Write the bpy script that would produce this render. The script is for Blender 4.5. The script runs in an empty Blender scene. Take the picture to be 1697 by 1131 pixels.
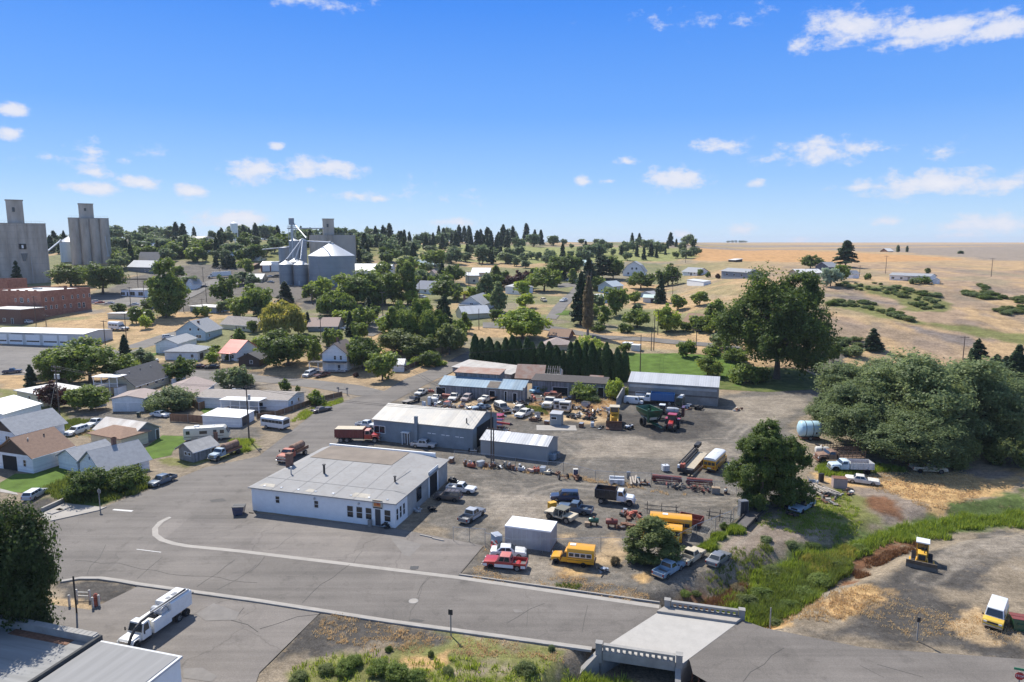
import bpy,bmesh,math,random
import numpy as np
from mathutils import Vector,Matrix
R=math.radians
PI=math.pi
rnd=random.Random(7)
scn=bpy.context.scene
COL=scn.collection
F=1131.0;CAMH=38.0
PITCH=math.atan((565.5-402)/F)
_c,_s=math.cos(PITCH),math.sin(PITCH)
LT=[(0,0),(190,0),(225,3),(283,7.5),(330,11),(385,15),(440,23),(520,31.5),(620,36.5),(750,40.3),(1000,41),(1400,36),(9000,30)]
MT=[(0,0),(195,0),(290,8.0),(400,12.5),(450,16),(600,25),(750,33),(900,38),(1000,38.6),(1500,37),(9000,36)]
RT=[(0,0),(185,0),(205,2.0),(250,9.5),(323,19.3),(450,23),(600,26),(900,29),(1500,31.5),(3000,34),(9000,37)]
def _tab(t,d):
 a=np.array(t,float)
 return np.interp(d,a[:,0],a[:,1])
def _smooth(t):
 t=np.clip(t,0,1);return t*t*(3-2*t)
def hash2(ix,iy):
 v=np.sin(ix*127.1+iy*311.7)*43758.5453
 return v-np.floor(v)
def vnoise(x,y):
 ix,iy=np.floor(x),np.floor(y);fx,fy=x-ix,y-iy
 fx=fx*fx*(3-2*fx);fy=fy*fy*(3-2*fy)
 a,b=hash2(ix,iy),hash2(ix+1,iy);c,d=hash2(ix,iy+1),hash2(ix+1,iy+1)
 return(a*(1-fx)+b*fx)*(1-fy)+(c*(1-fx)+d*fx)*fy
def fbm(x,y):
 return vnoise(x,y)*.5+vnoise(x*2.1+9,y*2.1+3)*.3+vnoise(x*4.3+5,y*4.3)*.2
CREEK=[]
def height0(x,y):
 x=np.asarray(x,float);y=np.asarray(y,float)
 d=np.maximum(y,1.0);u=x/d
 l,m,r=_tab(LT,d),_tab(MT,d),_tab(RT,d)
 w1=_smooth((u+.28)/.26);w2=_smooth((u-.20)/.16)
 h=(l*(1-w1)+m*w1)*(1-w2)+r*w2
 amp=np.clip((d-200)/120,0,1)
 h=h+amp*(fbm(x/38,y/38)-.5)*2.2*(u>-5)+amp*np.clip((d-700)/800,0,1)*(fbm(x/420,y/420)-.5)*3
 return h
def seg_dist(x,y,pts):
 best=np.full(np.shape(x),1e9);par=np.zeros(np.shape(x));acc=0.0
 for(x0,y0),(x1,y1)in zip(pts[:-1],pts[1:]):
  dx,dy=x1-x0,y1-y0;L2=dx*dx+dy*dy
  t=np.clip(((x-x0)*dx+(y-y0)*dy)/L2,0,1)
  dd=np.hypot(x-x0-t*dx,y-y0-t*dy)
  k=dd<best;best=np.where(k,dd,best);par=np.where(k,acc+t*math.sqrt(L2),par);acc+=math.sqrt(L2)
 return best,par
def height(x,y):
 h=height0(x,y)
 if CREEK:
  x=np.asarray(x,float);y=np.asarray(y,float)
  dd,par=seg_dist(x,y,CREEK)
  k=np.clip(par/60,0,1)
  depth=2.6*(1-k)+1.0*k
  wid=3.6*(1-k)+2.6*k
  bank=3.4
  h=h-depth*(1-_smooth((dd-wid)/bank))
 return h
def hz(x,y):return float(height(np.array([x]),np.array([y]))[0])
TILE={'p':(0,0,1),'a':(0,320,430/1695),'b':(400,330,430/1695),'c':(800,360,430/1695),'d':(1267,360,430/1695),'e':(0,580,430/1695),'f':(380,580,430/1695),'g':(780,600,430/1695),'h':(1180,600,517/1695),'i':(0,780,430/1386),'j':(400,700,430/1695),'k':(780,740,430/1695),'l':(1160,840,537/1697),'m':(430,900,570/1697),'n':(900,940,430/1697),'A':(660,610,200/1697),'B':(840,610,220/1693),'C':(1020,630,200/1697),'D':(1080,720,200/1697),'E':(1310,690,200/1697),'F':(1180,780,240/1696),'G':(740,740,220/1693),'H':(0,630,220/1693),'I':(0,340,220/1693),'J':(200,370,220/1693),'K':(400,350,220/1693),'L':(0,460,220/1693),'M':(620,380,240/1696),'N':(960,380,280/1697),'Q':(880,790,360/1697)}
def px(t,x,y):
 o=TILE[t];return o[0]+x*o[2],o[1]+y*o[2]
def sight(u,v):
 a,b=(u-848.5)/F,(565.5-v)/F
 return a,_c+b*_s,-_s+b*_c
def flat(t,x,y,z=0.0):
 r=sight(*px(t,x,y));k=(z-CAMH)/r[2]
 return Vector((r[0]*k,r[1]*k,z))
_ks=np.concatenate([np.arange(40,400,.5),np.arange(400,1200,2),np.arange(1200,8500,15)])
def P(t,x,y):
 """the point of the ground seen at a place of the photograph"""
 r=sight(*px(t,x,y))
 X,Y,Z=r[0]*_ks,r[1]*_ks,CAMH+r[2]*_ks
 d=Z-height0(X,Y)
 hit=(d<0).any()
 i=max(np.argmax(d<0)if hit else np.argmin(np.where(_ks<1400,d,1e9)),1)
 t0=d[i-1]/(d[i-1]-d[i])if hit else 1
 k=_ks[i-1]+(_ks[i]-_ks[i-1])*t0
 p=Vector((r[0]*k,r[1]*k,0));p.z=hz(p.x,p.y)
 return p
def depth_of(p):return p.y*_c+(CAMH-p.z)*_s
def mpp(p):return depth_of(p)/F
_cr=[flat('n',250,1050),flat('n',650,660),flat('n',1010,330)]+[flat('l',x,y)for x,y in((330,420),(480,330),(660,275),(860,190),(1200,95),(1500,60),(1750,30))]
CREEK=[(p.x,p.y)for p in _cr]
MATS={}
def _nodes(name):
 m=bpy.data.materials.new(name);m.use_nodes=True
 nt=m.node_tree;b=nt.nodes['Principled BSDF']
 return m,nt,b
def N(nt,typ,**kw):
 n=nt.nodes.new(typ)
 for k,v in kw.items():
  if k in n.inputs:n.inputs[k].default_value=v
  else:setattr(n,k,v)
 return n
def c4(c,k=1.0):return(c[0]*k,c[1]*k,c[2]*k,1)
def mat(name,col,rough=.7,metal=0.0,var=.18,scale=1.5,col2=None,bump=0.0,bscale=None,spec=None,stretch=None,coat=0.0,dirt=0.0):
 """painted, worn or mineral surface: two tones mixed by noise, optional bump"""
 if name in MATS:return MATS[name]
 m,nt,b=_nodes(name)
 b.inputs['Roughness'].default_value=rough;b.inputs['Metallic'].default_value=metal
 if spec is not None:b.inputs['Specular IOR Level'].default_value=spec
 if coat:b.inputs['Coat Weight'].default_value=coat
 tc=N(nt,'ShaderNodeTexCoord');vec=tc.outputs['Object']
 if stretch:
  mp=N(nt,'ShaderNodeMapping');mp.inputs['Scale'].default_value=stretch
  nt.links.new(vec,mp.inputs['Vector']);vec=mp.outputs['Vector']
 if var>0 or col2:
  no=N(nt,'ShaderNodeTexNoise',Scale=scale,Detail=6.0,Roughness=.62)
  nt.links.new(vec,no.inputs['Vector'])
  rp=N(nt,'ShaderNodeMapRange');rp.inputs['From Min'].default_value=.32;rp.inputs['From Max'].default_value=.68
  nt.links.new(no.outputs['Fac'],rp.inputs['Value'])
  mx=N(nt,'ShaderNodeMix',data_type='RGBA')
  mx.inputs[6].default_value=c4(col,1-var*.6);mx.inputs[7].default_value=c4(col2)if col2 else c4(col,1+var*.5)
  nt.links.new(rp.outputs['Result'],mx.inputs[0])
  nt.links.new(mx.outputs[2],b.inputs['Base Color'])
  if dirt:
   n3=N(nt,'ShaderNodeTexNoise',Scale=scale*5.0,Detail=4.0);nt.links.new(vec,n3.inputs['Vector'])
   r3=N(nt,'ShaderNodeMapRange');r3.inputs['From Min'].default_value=.5;r3.inputs['From Max'].default_value=.75;r3.inputs['To Max'].default_value=dirt
   nt.links.new(n3.outputs['Fac'],r3.inputs['Value'])
   m3=N(nt,'ShaderNodeMix',data_type='RGBA');m3.inputs[7].default_value=(.16,.11,.075,1)
   nt.links.new(r3.outputs['Result'],m3.inputs[0]);nt.links.new(mx.outputs[2],m3.inputs[6]);nt.links.new(m3.outputs[2],b.inputs['Base Color'])
 else:
  b.inputs['Base Color'].default_value=c4(col)
 if bump:
  n2=N(nt,'ShaderNodeTexNoise',Scale=bscale or scale*8,Detail=4.0)
  nt.links.new(vec,n2.inputs['Vector'])
  bp=N(nt,'ShaderNodeBump',Strength=bump,Distance=.05)
  nt.links.new(n2.outputs['Fac'],bp.inputs['Height']);nt.links.new(bp.outputs['Normal'],b.inputs['Normal'])
 MATS[name]=m
 return m
def ribbed(name,col,axis=0,pitch=.3,rough=.35,metal=.6,var=.2,col2=None,scale=.6,depth=.03,patch=0.0,sharp=False):
 """corrugated or seamed sheet metal, or boards: bands along one object axis plus streaks"""
 if name in MATS:return MATS[name]
 m=mat(name,col,rough,metal,var,scale,col2)
 nt=m.node_tree;b=nt.nodes['Principled BSDF']
 tc=N(nt,'ShaderNodeTexCoord');sp=N(nt,'ShaderNodeSeparateXYZ')
 nt.links.new(tc.outputs['Object'],sp.inputs[0])
 mu=N(nt,'ShaderNodeMath',operation='MULTIPLY');mu.inputs[1].default_value=1/pitch
 nt.links.new(sp.outputs[axis],mu.inputs[0])
 fr=N(nt,'ShaderNodeMath',operation='PINGPONG');fr.inputs[1].default_value=.5
 nt.links.new(mu.outputs[0],fr.inputs[0])
 rp=N(nt,'ShaderNodeMapRange');rp.inputs['From Min'].default_value=0;rp.inputs['From Max'].default_value=.1 if sharp else .5
 nt.links.new(fr.outputs[0],rp.inputs['Value'])
 bp=N(nt,'ShaderNodeBump',Strength=.6,Distance=depth)
 nt.links.new(rp.outputs['Result'],bp.inputs['Height']);nt.links.new(bp.outputs['Normal'],b.inputs['Normal'])
 fl=N(nt,'ShaderNodeMath',operation='FLOOR');mu2=N(nt,'ShaderNodeMath',operation='MULTIPLY');mu2.inputs[1].default_value=.5/pitch if not sharp else 1/pitch
 nt.links.new(sp.outputs[axis],mu2.inputs[0]);nt.links.new(mu2.outputs[0],fl.inputs[0])
 wn=N(nt,'ShaderNodeTexWhiteNoise',noise_dimensions='1D');nt.links.new(fl.outputs[0],wn.inputs['W'])
 r2=N(nt,'ShaderNodeMapRange');r2.inputs['To Min'].default_value=1-var;r2.inputs['To Max'].default_value=1+var*.4
 nt.links.new(wn.outputs['Value'],r2.inputs['Value'])
 src=b.inputs['Base Color'].links[0].from_socket if b.inputs['Base Color'].links else None
 mm=N(nt,'ShaderNodeMix',data_type='RGBA',blend_type='MULTIPLY');mm.inputs[0].default_value=1
 if src:nt.links.new(src,mm.inputs[6])
 else:mm.inputs[6].default_value=c4(col)
 cv=N(nt,'ShaderNodeCombineColor')
 for i in range(3):nt.links.new(r2.outputs['Result'],cv.inputs[i])
 nt.links.new(cv.outputs[0],mm.inputs[7]);nt.links.new(mm.outputs[2],b.inputs['Base Color'])
 return m
def leafmat(name,col,col2,trans=.3,vary=.5):
 """leaves: each leaf island its own tone, some light passes through"""
 if name in MATS:return MATS[name]
 m,nt,b=_nodes(name)
 g=N(nt,'ShaderNodeNewGeometry');oi=N(nt,'ShaderNodeObjectInfo')
 ad=N(nt,'ShaderNodeMix',data_type='FLOAT');ad.inputs[0].default_value=.3
 nt.links.new(g.outputs['Random Per Island'],ad.inputs[2]);nt.links.new(oi.outputs['Random'],ad.inputs[3])
 mx=N(nt,'ShaderNodeMix',data_type='RGBA');mx.inputs[6].default_value=c4(col);mx.inputs[7].default_value=c4(col2)
 nt.links.new(ad.outputs[0],mx.inputs[0])
 nt.links.new(mx.outputs[2],b.inputs['Base Color'])
 b.inputs['Roughness'].default_value=.55;b.inputs['Specular IOR Level'].default_value=.25
 tr=N(nt,'ShaderNodeBsdfTranslucent');ms=N(nt,'ShaderNodeMixShader');ms.inputs[0].default_value=trans
 hs=N(nt,'ShaderNodeHueSaturation',Saturation=1.1,Value=1.25);hs.inputs['Hue'].default_value=.485
 nt.links.new(mx.outputs[2],hs.inputs['Color']);nt.links.new(hs.outputs[0],tr.inputs['Color'])
 nt.links.new(b.outputs[0],ms.inputs[1]);nt.links.new(tr.outputs[0],ms.inputs[2])
 nt.links.new(ms.outputs[0],nt.nodes['Material Output'].inputs['Surface'])
 MATS[name]=m
 return m
class MB:
 def __init__(self):self.v=[];self.f=[];self.mi=[];self.cur=0
 def add(self,vs,fs):
  n=len(self.v);self.v+=[tuple(p)for p in vs]
  for f in fs:self.f.append(tuple(i+n for i in f));self.mi.append(self.cur)
  return self
 def m(self,i):self.cur=i;return self
 def box(self,x0,x1,y0,y1,z0,z1,rz=0.0,o=(0,0,0),ry=0.0):
  vs=[(x,y,z)for z in(z0,z1)for y in(y0,y1)for x in(x0,x1)]
  if ry:
   c,s=math.cos(ry),math.sin(ry);vs=[(x*c+z*s,y,-x*s+z*c)for x,y,z in vs]
  if rz:
   c,s=math.cos(rz),math.sin(rz);vs=[(x*c-y*s,x*s+y*c,z)for x,y,z in vs]
  vs=[(x+o[0],y+o[1],z+o[2])for x,y,z in vs]
  return self.add(vs,[(0,2,3,1),(4,5,7,6),(0,1,5,4),(2,6,7,3),(0,4,6,2),(1,3,7,5)])
 def loft(self,a,b,caps=True):
  n=len(a);fs=[(i,(i+1)%n,n+(i+1)%n,n+i)for i in range(n)]
  if caps:fs+=[tuple(range(n))[::-1],tuple(range(n,2*n))]
  return self.add(list(a)+list(b),fs)
 def prism_y(self,prof,y0,y1,inset=None):
  """side outline (x, z), counter-clockwise seen from -y, pushed from y0 to y1"""
  return self.loft([(x,y0,z)for x,z in prof],[(x,y1,z)for x,z in prof])
 def prism_x(self,prof,x0,x1):
  return self.loft([(x0,y,z)for y,z in prof],[(x1,y,z)for y,z in prof])
 def prism_z(self,prof,z0,z1):
  return self.loft([(x,y,z0)for x,y in prof],[(x,y,z1)for x,y in prof])
 def frustum(self,x0,x1,y0,y1,z0,X0,X1,Y0,Y1,z1):
  return self.loft([(x0,y0,z0),(x1,y0,z0),(x1,y1,z0),(x0,y1,z0)],[(X0,Y0,z1),(X1,Y0,z1),(X1,Y1,z1),(X0,Y1,z1)])
 def cyl(self,p0,p1,r0,r1=None,n=10,caps=True):
  r1=r0 if r1 is None else r1
  p0,p1=Vector(p0),Vector(p1);d=(p1-p0)
  if d.length<1e-6:return self
  d.normalize();u=d.orthogonal().normalized();w=d.cross(u)
  a=[p0+(u*math.cos(2*PI*i/n)+w*math.sin(2*PI*i/n))*r0 for i in range(n)]
  b=[p1+(u*math.cos(2*PI*i/n)+w*math.sin(2*PI*i/n))*r1 for i in range(n)]
  return self.loft(a,b,caps)
 def tube(self,pts,r,n=6):
  for a,b in zip(pts[:-1],pts[1:]):self.cyl(a,b,r,n=n)
  return self
 def rev(self,prof,n=24,o=(0,0,0),axis='z'):
  """(radius, height) outline turned round an axis"""
  vs=[];fs=[]
  for r,z in prof:
   for i in range(n):
    a=2*PI*i/n;p=(r*math.cos(a),r*math.sin(a),z)
    if axis=='y':p=(p[0],p[2],p[1])
    if axis=='x':p=(p[2],p[0],p[1])
    vs.append((p[0]+o[0],p[1]+o[1],p[2]+o[2]))
  for k in range(len(prof)-1):
   for i in range(n):fs.append((k*n+i,k*n+(i+1)%n,(k+1)*n+(i+1)%n,(k+1)*n+i))
  if prof[0][0]>.001:fs.append(tuple(range(n))[::-1])
  if prof[-1][0]>.001:fs.append(tuple(range((len(prof)-1)*n,len(prof)*n)))
  return self.add(vs,fs)
 def quad(self,a,b,c,d):return self.add([a,b,c,d],[(0,1,2,3)])
 def panel(self,a,b,c,d,t):
  """thin plate on four corners, thickness t along the normal"""
  a,b,c,d=map(Vector,(a,b,c,d));n=(b-a).cross(d-a).normalized()*t
  return self.loft([a,b,c,d],[a+n,b+n,c+n,d+n])
 def build(self,name,mats,parent=None,bevel=0.0,smooth=False):
  me=bpy.data.meshes.new(name);me.from_pydata([tuple(p)for p in self.v],[],self.f)
  if not isinstance(mats,(list,tuple)):mats=[mats]
  for m in mats:me.materials.append(m)
  if len(mats)>1:me.polygons.foreach_set('material_index',self.mi)
  bm=bmesh.new();bm.from_mesh(me)
  bmesh.ops.recalc_face_normals(bm,faces=bm.faces)
  if bevel>0:
   ed=[e for e in bm.edges if len(e.link_faces)==2 and e.calc_face_angle(0)>.35]
   try:bmesh.ops.bevel(bm,geom=ed,offset=bevel,segments=2,profile=.6,affect='EDGES',clamp_overlap=True)
   except Exception:pass
  bm.to_mesh(me);bm.free()
  if smooth:
   me.polygons.foreach_set('use_smooth',[True]*len(me.polygons))
   try:me.set_sharp_from_angle(angle=R(38))
   except Exception:pass
  me.update()
  return link(name,me,parent)
def link(name,me,parent=None):
 o=bpy.data.objects.new(name,me);COL.objects.link(o)
 if parent is not None:o.parent=parent
 return o
def tag(o,label=None,cat=None,group=None,kind=None):
 if label:o['label']=label
 if cat:o['category']=cat
 if group:o['group']=group
 if kind:o['kind']=kind
 return o
def thing(name,label,cat,loc,rz=0.0,group=None):
 o=bpy.data.objects.new(name,None);COL.objects.link(o)
 o.location=loc;o.rotation_euler=(0,0,rz);o.empty_display_size=.5
 return tag(o,label,cat,group)
def kids(o):return[c for c in o.children]
def dup(root,loc,rz=0.0,label=None,group=None,scale=None):
 r=root.copy();COL.objects.link(r);r.location=loc;r.rotation_euler=(0,0,rz)
 if scale:r.scale=scale
 if label:r['label']=label
 if group:r['group']=group
 for ch in list(root.children):
  c=ch.copy();COL.objects.link(c);c.parent=r
  for g in ch.children:
   d=g.copy();COL.objects.link(d);d.parent=c
 return r
def rawmesh(name,V,Fq,mats,mi=None):
 """fast mesh from arrays: V (n,3), Fq (m,k)"""
 me=bpy.data.meshes.new(name)
 V=np.asarray(V,np.float32);Fq=np.asarray(Fq,np.int32);k=Fq.shape[1]
 me.vertices.add(len(V));me.vertices.foreach_set('co',V.ravel())
 me.loops.add(Fq.size);me.loops.foreach_set('vertex_index',Fq.ravel())
 me.polygons.add(len(Fq));me.polygons.foreach_set('loop_start',np.arange(0,Fq.size,k,dtype=np.int32))
 for m in mats:me.materials.append(m)
 if mi is not None:me.polygons.foreach_set('material_index',np.asarray(mi,np.int32))
 me.update(calc_edges=True)
 return me
def px_poly(spec):
 """'t x y x y ...' pieces -> world outline"""
 out=[]
 t=None;toks=spec.split();i=0
 while i<len(toks):
  if toks[i][0].isalpha():t=toks[i];i+=1
  p=P(t,float(toks[i]),float(toks[i+1]));out.append((p.x,p.y));i+=2
 return out
def signed(x,y,poly):
 """signed distance to an outline, positive inside"""
 d,_=seg_dist(x,y,poly+[poly[0]])
 ins=np.zeros(np.shape(x),bool)
 n=len(poly)
 for i in range(n):
  x0,y0=poly[i];x1,y1=poly[(i+1)%n]
  c=((y0>y)!=(y1>y))&(x<(x1-x0)*(y-y0)/(y1-y0+1e-12)+x0)
  ins^=c
 return np.where(ins,d,-d)
GRAVEL=(.138,.124,.105);DGRAVEL=(.078,.071,.063);PALE=(.235,.200,.157);TAN=(.40,.29,.17);STRAW=(.44,.285,.13);DRY=(.41,.28,.15)
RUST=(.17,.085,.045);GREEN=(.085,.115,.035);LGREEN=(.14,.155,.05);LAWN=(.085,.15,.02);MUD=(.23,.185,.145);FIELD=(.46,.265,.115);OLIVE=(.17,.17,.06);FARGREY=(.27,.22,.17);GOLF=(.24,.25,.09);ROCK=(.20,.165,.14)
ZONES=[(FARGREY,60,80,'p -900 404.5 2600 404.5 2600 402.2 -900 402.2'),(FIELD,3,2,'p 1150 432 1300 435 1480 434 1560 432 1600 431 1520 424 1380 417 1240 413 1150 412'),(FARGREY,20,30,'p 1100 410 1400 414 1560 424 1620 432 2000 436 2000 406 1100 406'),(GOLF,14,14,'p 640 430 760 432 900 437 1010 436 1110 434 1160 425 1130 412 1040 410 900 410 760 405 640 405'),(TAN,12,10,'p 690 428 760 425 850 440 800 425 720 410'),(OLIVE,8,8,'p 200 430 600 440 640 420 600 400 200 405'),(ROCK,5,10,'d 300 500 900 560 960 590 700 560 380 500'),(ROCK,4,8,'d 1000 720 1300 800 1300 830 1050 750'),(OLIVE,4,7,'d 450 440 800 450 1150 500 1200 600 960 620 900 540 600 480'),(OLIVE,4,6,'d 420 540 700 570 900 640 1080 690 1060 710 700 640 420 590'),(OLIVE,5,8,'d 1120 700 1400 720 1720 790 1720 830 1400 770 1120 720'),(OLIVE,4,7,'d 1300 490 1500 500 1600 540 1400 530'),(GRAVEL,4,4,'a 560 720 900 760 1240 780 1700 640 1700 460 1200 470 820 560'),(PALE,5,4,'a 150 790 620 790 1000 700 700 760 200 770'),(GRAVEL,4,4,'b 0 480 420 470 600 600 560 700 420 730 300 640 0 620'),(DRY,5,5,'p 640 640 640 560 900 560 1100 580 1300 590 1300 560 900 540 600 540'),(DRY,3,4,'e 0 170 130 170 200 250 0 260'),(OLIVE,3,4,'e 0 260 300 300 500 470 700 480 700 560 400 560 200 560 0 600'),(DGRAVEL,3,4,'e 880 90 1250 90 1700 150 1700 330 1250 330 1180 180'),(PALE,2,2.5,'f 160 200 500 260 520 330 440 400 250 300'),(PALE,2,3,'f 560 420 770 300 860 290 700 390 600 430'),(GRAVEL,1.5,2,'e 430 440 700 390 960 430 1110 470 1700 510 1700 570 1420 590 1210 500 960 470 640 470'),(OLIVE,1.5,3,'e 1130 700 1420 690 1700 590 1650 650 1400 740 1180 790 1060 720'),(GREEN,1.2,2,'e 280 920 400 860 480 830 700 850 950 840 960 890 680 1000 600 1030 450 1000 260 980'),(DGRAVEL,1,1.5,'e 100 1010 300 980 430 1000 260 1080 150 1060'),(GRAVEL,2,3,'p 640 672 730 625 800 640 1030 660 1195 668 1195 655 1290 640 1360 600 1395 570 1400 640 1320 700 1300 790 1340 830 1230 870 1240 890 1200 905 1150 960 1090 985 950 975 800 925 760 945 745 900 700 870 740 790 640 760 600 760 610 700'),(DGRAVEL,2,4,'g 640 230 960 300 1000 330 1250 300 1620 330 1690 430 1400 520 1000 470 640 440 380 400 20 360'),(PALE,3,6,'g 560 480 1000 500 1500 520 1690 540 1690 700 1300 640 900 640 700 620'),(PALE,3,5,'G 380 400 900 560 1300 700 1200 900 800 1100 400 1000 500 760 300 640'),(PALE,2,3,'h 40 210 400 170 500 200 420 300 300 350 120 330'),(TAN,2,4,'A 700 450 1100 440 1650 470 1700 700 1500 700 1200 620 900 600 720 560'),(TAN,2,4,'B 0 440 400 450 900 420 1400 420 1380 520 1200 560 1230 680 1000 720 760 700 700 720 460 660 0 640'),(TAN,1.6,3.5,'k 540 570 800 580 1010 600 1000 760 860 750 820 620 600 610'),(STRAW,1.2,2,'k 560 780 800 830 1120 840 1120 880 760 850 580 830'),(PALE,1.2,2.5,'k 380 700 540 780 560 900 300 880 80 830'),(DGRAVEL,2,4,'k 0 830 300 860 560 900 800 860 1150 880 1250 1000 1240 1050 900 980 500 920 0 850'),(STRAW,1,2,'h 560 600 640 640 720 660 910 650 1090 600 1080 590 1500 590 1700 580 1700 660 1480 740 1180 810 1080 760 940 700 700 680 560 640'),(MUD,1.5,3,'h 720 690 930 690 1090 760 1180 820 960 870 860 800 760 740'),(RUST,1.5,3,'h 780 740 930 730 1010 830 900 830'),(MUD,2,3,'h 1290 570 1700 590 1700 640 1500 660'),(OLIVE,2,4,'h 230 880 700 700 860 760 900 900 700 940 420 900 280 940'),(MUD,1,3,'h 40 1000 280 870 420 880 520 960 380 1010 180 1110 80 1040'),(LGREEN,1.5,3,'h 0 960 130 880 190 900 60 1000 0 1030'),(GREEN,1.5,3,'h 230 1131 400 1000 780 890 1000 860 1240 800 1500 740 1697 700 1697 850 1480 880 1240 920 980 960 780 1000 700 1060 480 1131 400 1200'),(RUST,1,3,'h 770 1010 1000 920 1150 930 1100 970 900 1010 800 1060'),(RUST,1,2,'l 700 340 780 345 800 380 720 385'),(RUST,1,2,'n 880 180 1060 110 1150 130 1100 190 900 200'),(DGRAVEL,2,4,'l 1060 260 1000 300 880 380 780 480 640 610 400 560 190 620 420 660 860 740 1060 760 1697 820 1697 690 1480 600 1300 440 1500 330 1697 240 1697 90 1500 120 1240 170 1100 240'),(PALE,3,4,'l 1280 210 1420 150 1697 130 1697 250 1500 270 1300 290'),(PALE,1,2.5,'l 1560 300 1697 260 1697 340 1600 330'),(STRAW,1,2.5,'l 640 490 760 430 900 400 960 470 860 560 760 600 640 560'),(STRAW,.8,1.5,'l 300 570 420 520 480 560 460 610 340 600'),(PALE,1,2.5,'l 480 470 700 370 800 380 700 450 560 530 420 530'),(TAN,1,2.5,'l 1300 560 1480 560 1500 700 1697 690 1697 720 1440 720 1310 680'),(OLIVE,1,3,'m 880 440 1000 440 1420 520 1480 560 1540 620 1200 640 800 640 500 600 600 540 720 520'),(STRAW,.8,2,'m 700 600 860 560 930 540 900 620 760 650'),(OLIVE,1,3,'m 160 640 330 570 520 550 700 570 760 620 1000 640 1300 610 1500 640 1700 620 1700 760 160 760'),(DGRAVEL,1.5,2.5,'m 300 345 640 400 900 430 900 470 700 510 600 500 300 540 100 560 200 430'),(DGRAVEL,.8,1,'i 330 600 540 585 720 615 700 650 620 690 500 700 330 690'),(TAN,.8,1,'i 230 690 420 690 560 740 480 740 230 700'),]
TRACKS=['G 200 450 700 600 1000 700 1300 700 1690 640 k 1000 330 1300 390 1690 330','G 560 1100 700 900 850 740 1100 560 1500 480 k 1100 280','k 0 560 200 380 330 330 600 240 900 260','G 100 640 500 620 800 640 1000 560 900 480 600 440','g 560 480 700 560 780 620 740 680','g 600 460 900 480 1200 540 1500 600 1690 640','g 640 440 1000 500 1300 540 1600 500 h 100 420 200 330 420 230','h 100 330 220 260 350 230 430 180','h 130 380 300 300 420 240','D 200 950 700 900 1100 950 1380 900 1330 800 1200 740','D 0 300 500 260 900 180 1200 140','A 300 900 900 900','l 1697 180 1500 160 1350 210 1280 300','l 1697 230 1480 220 1330 270 1200 380','k 1000 830 700 860 400 900 100 850','h 60 1000 300 860 420 760']
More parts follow.
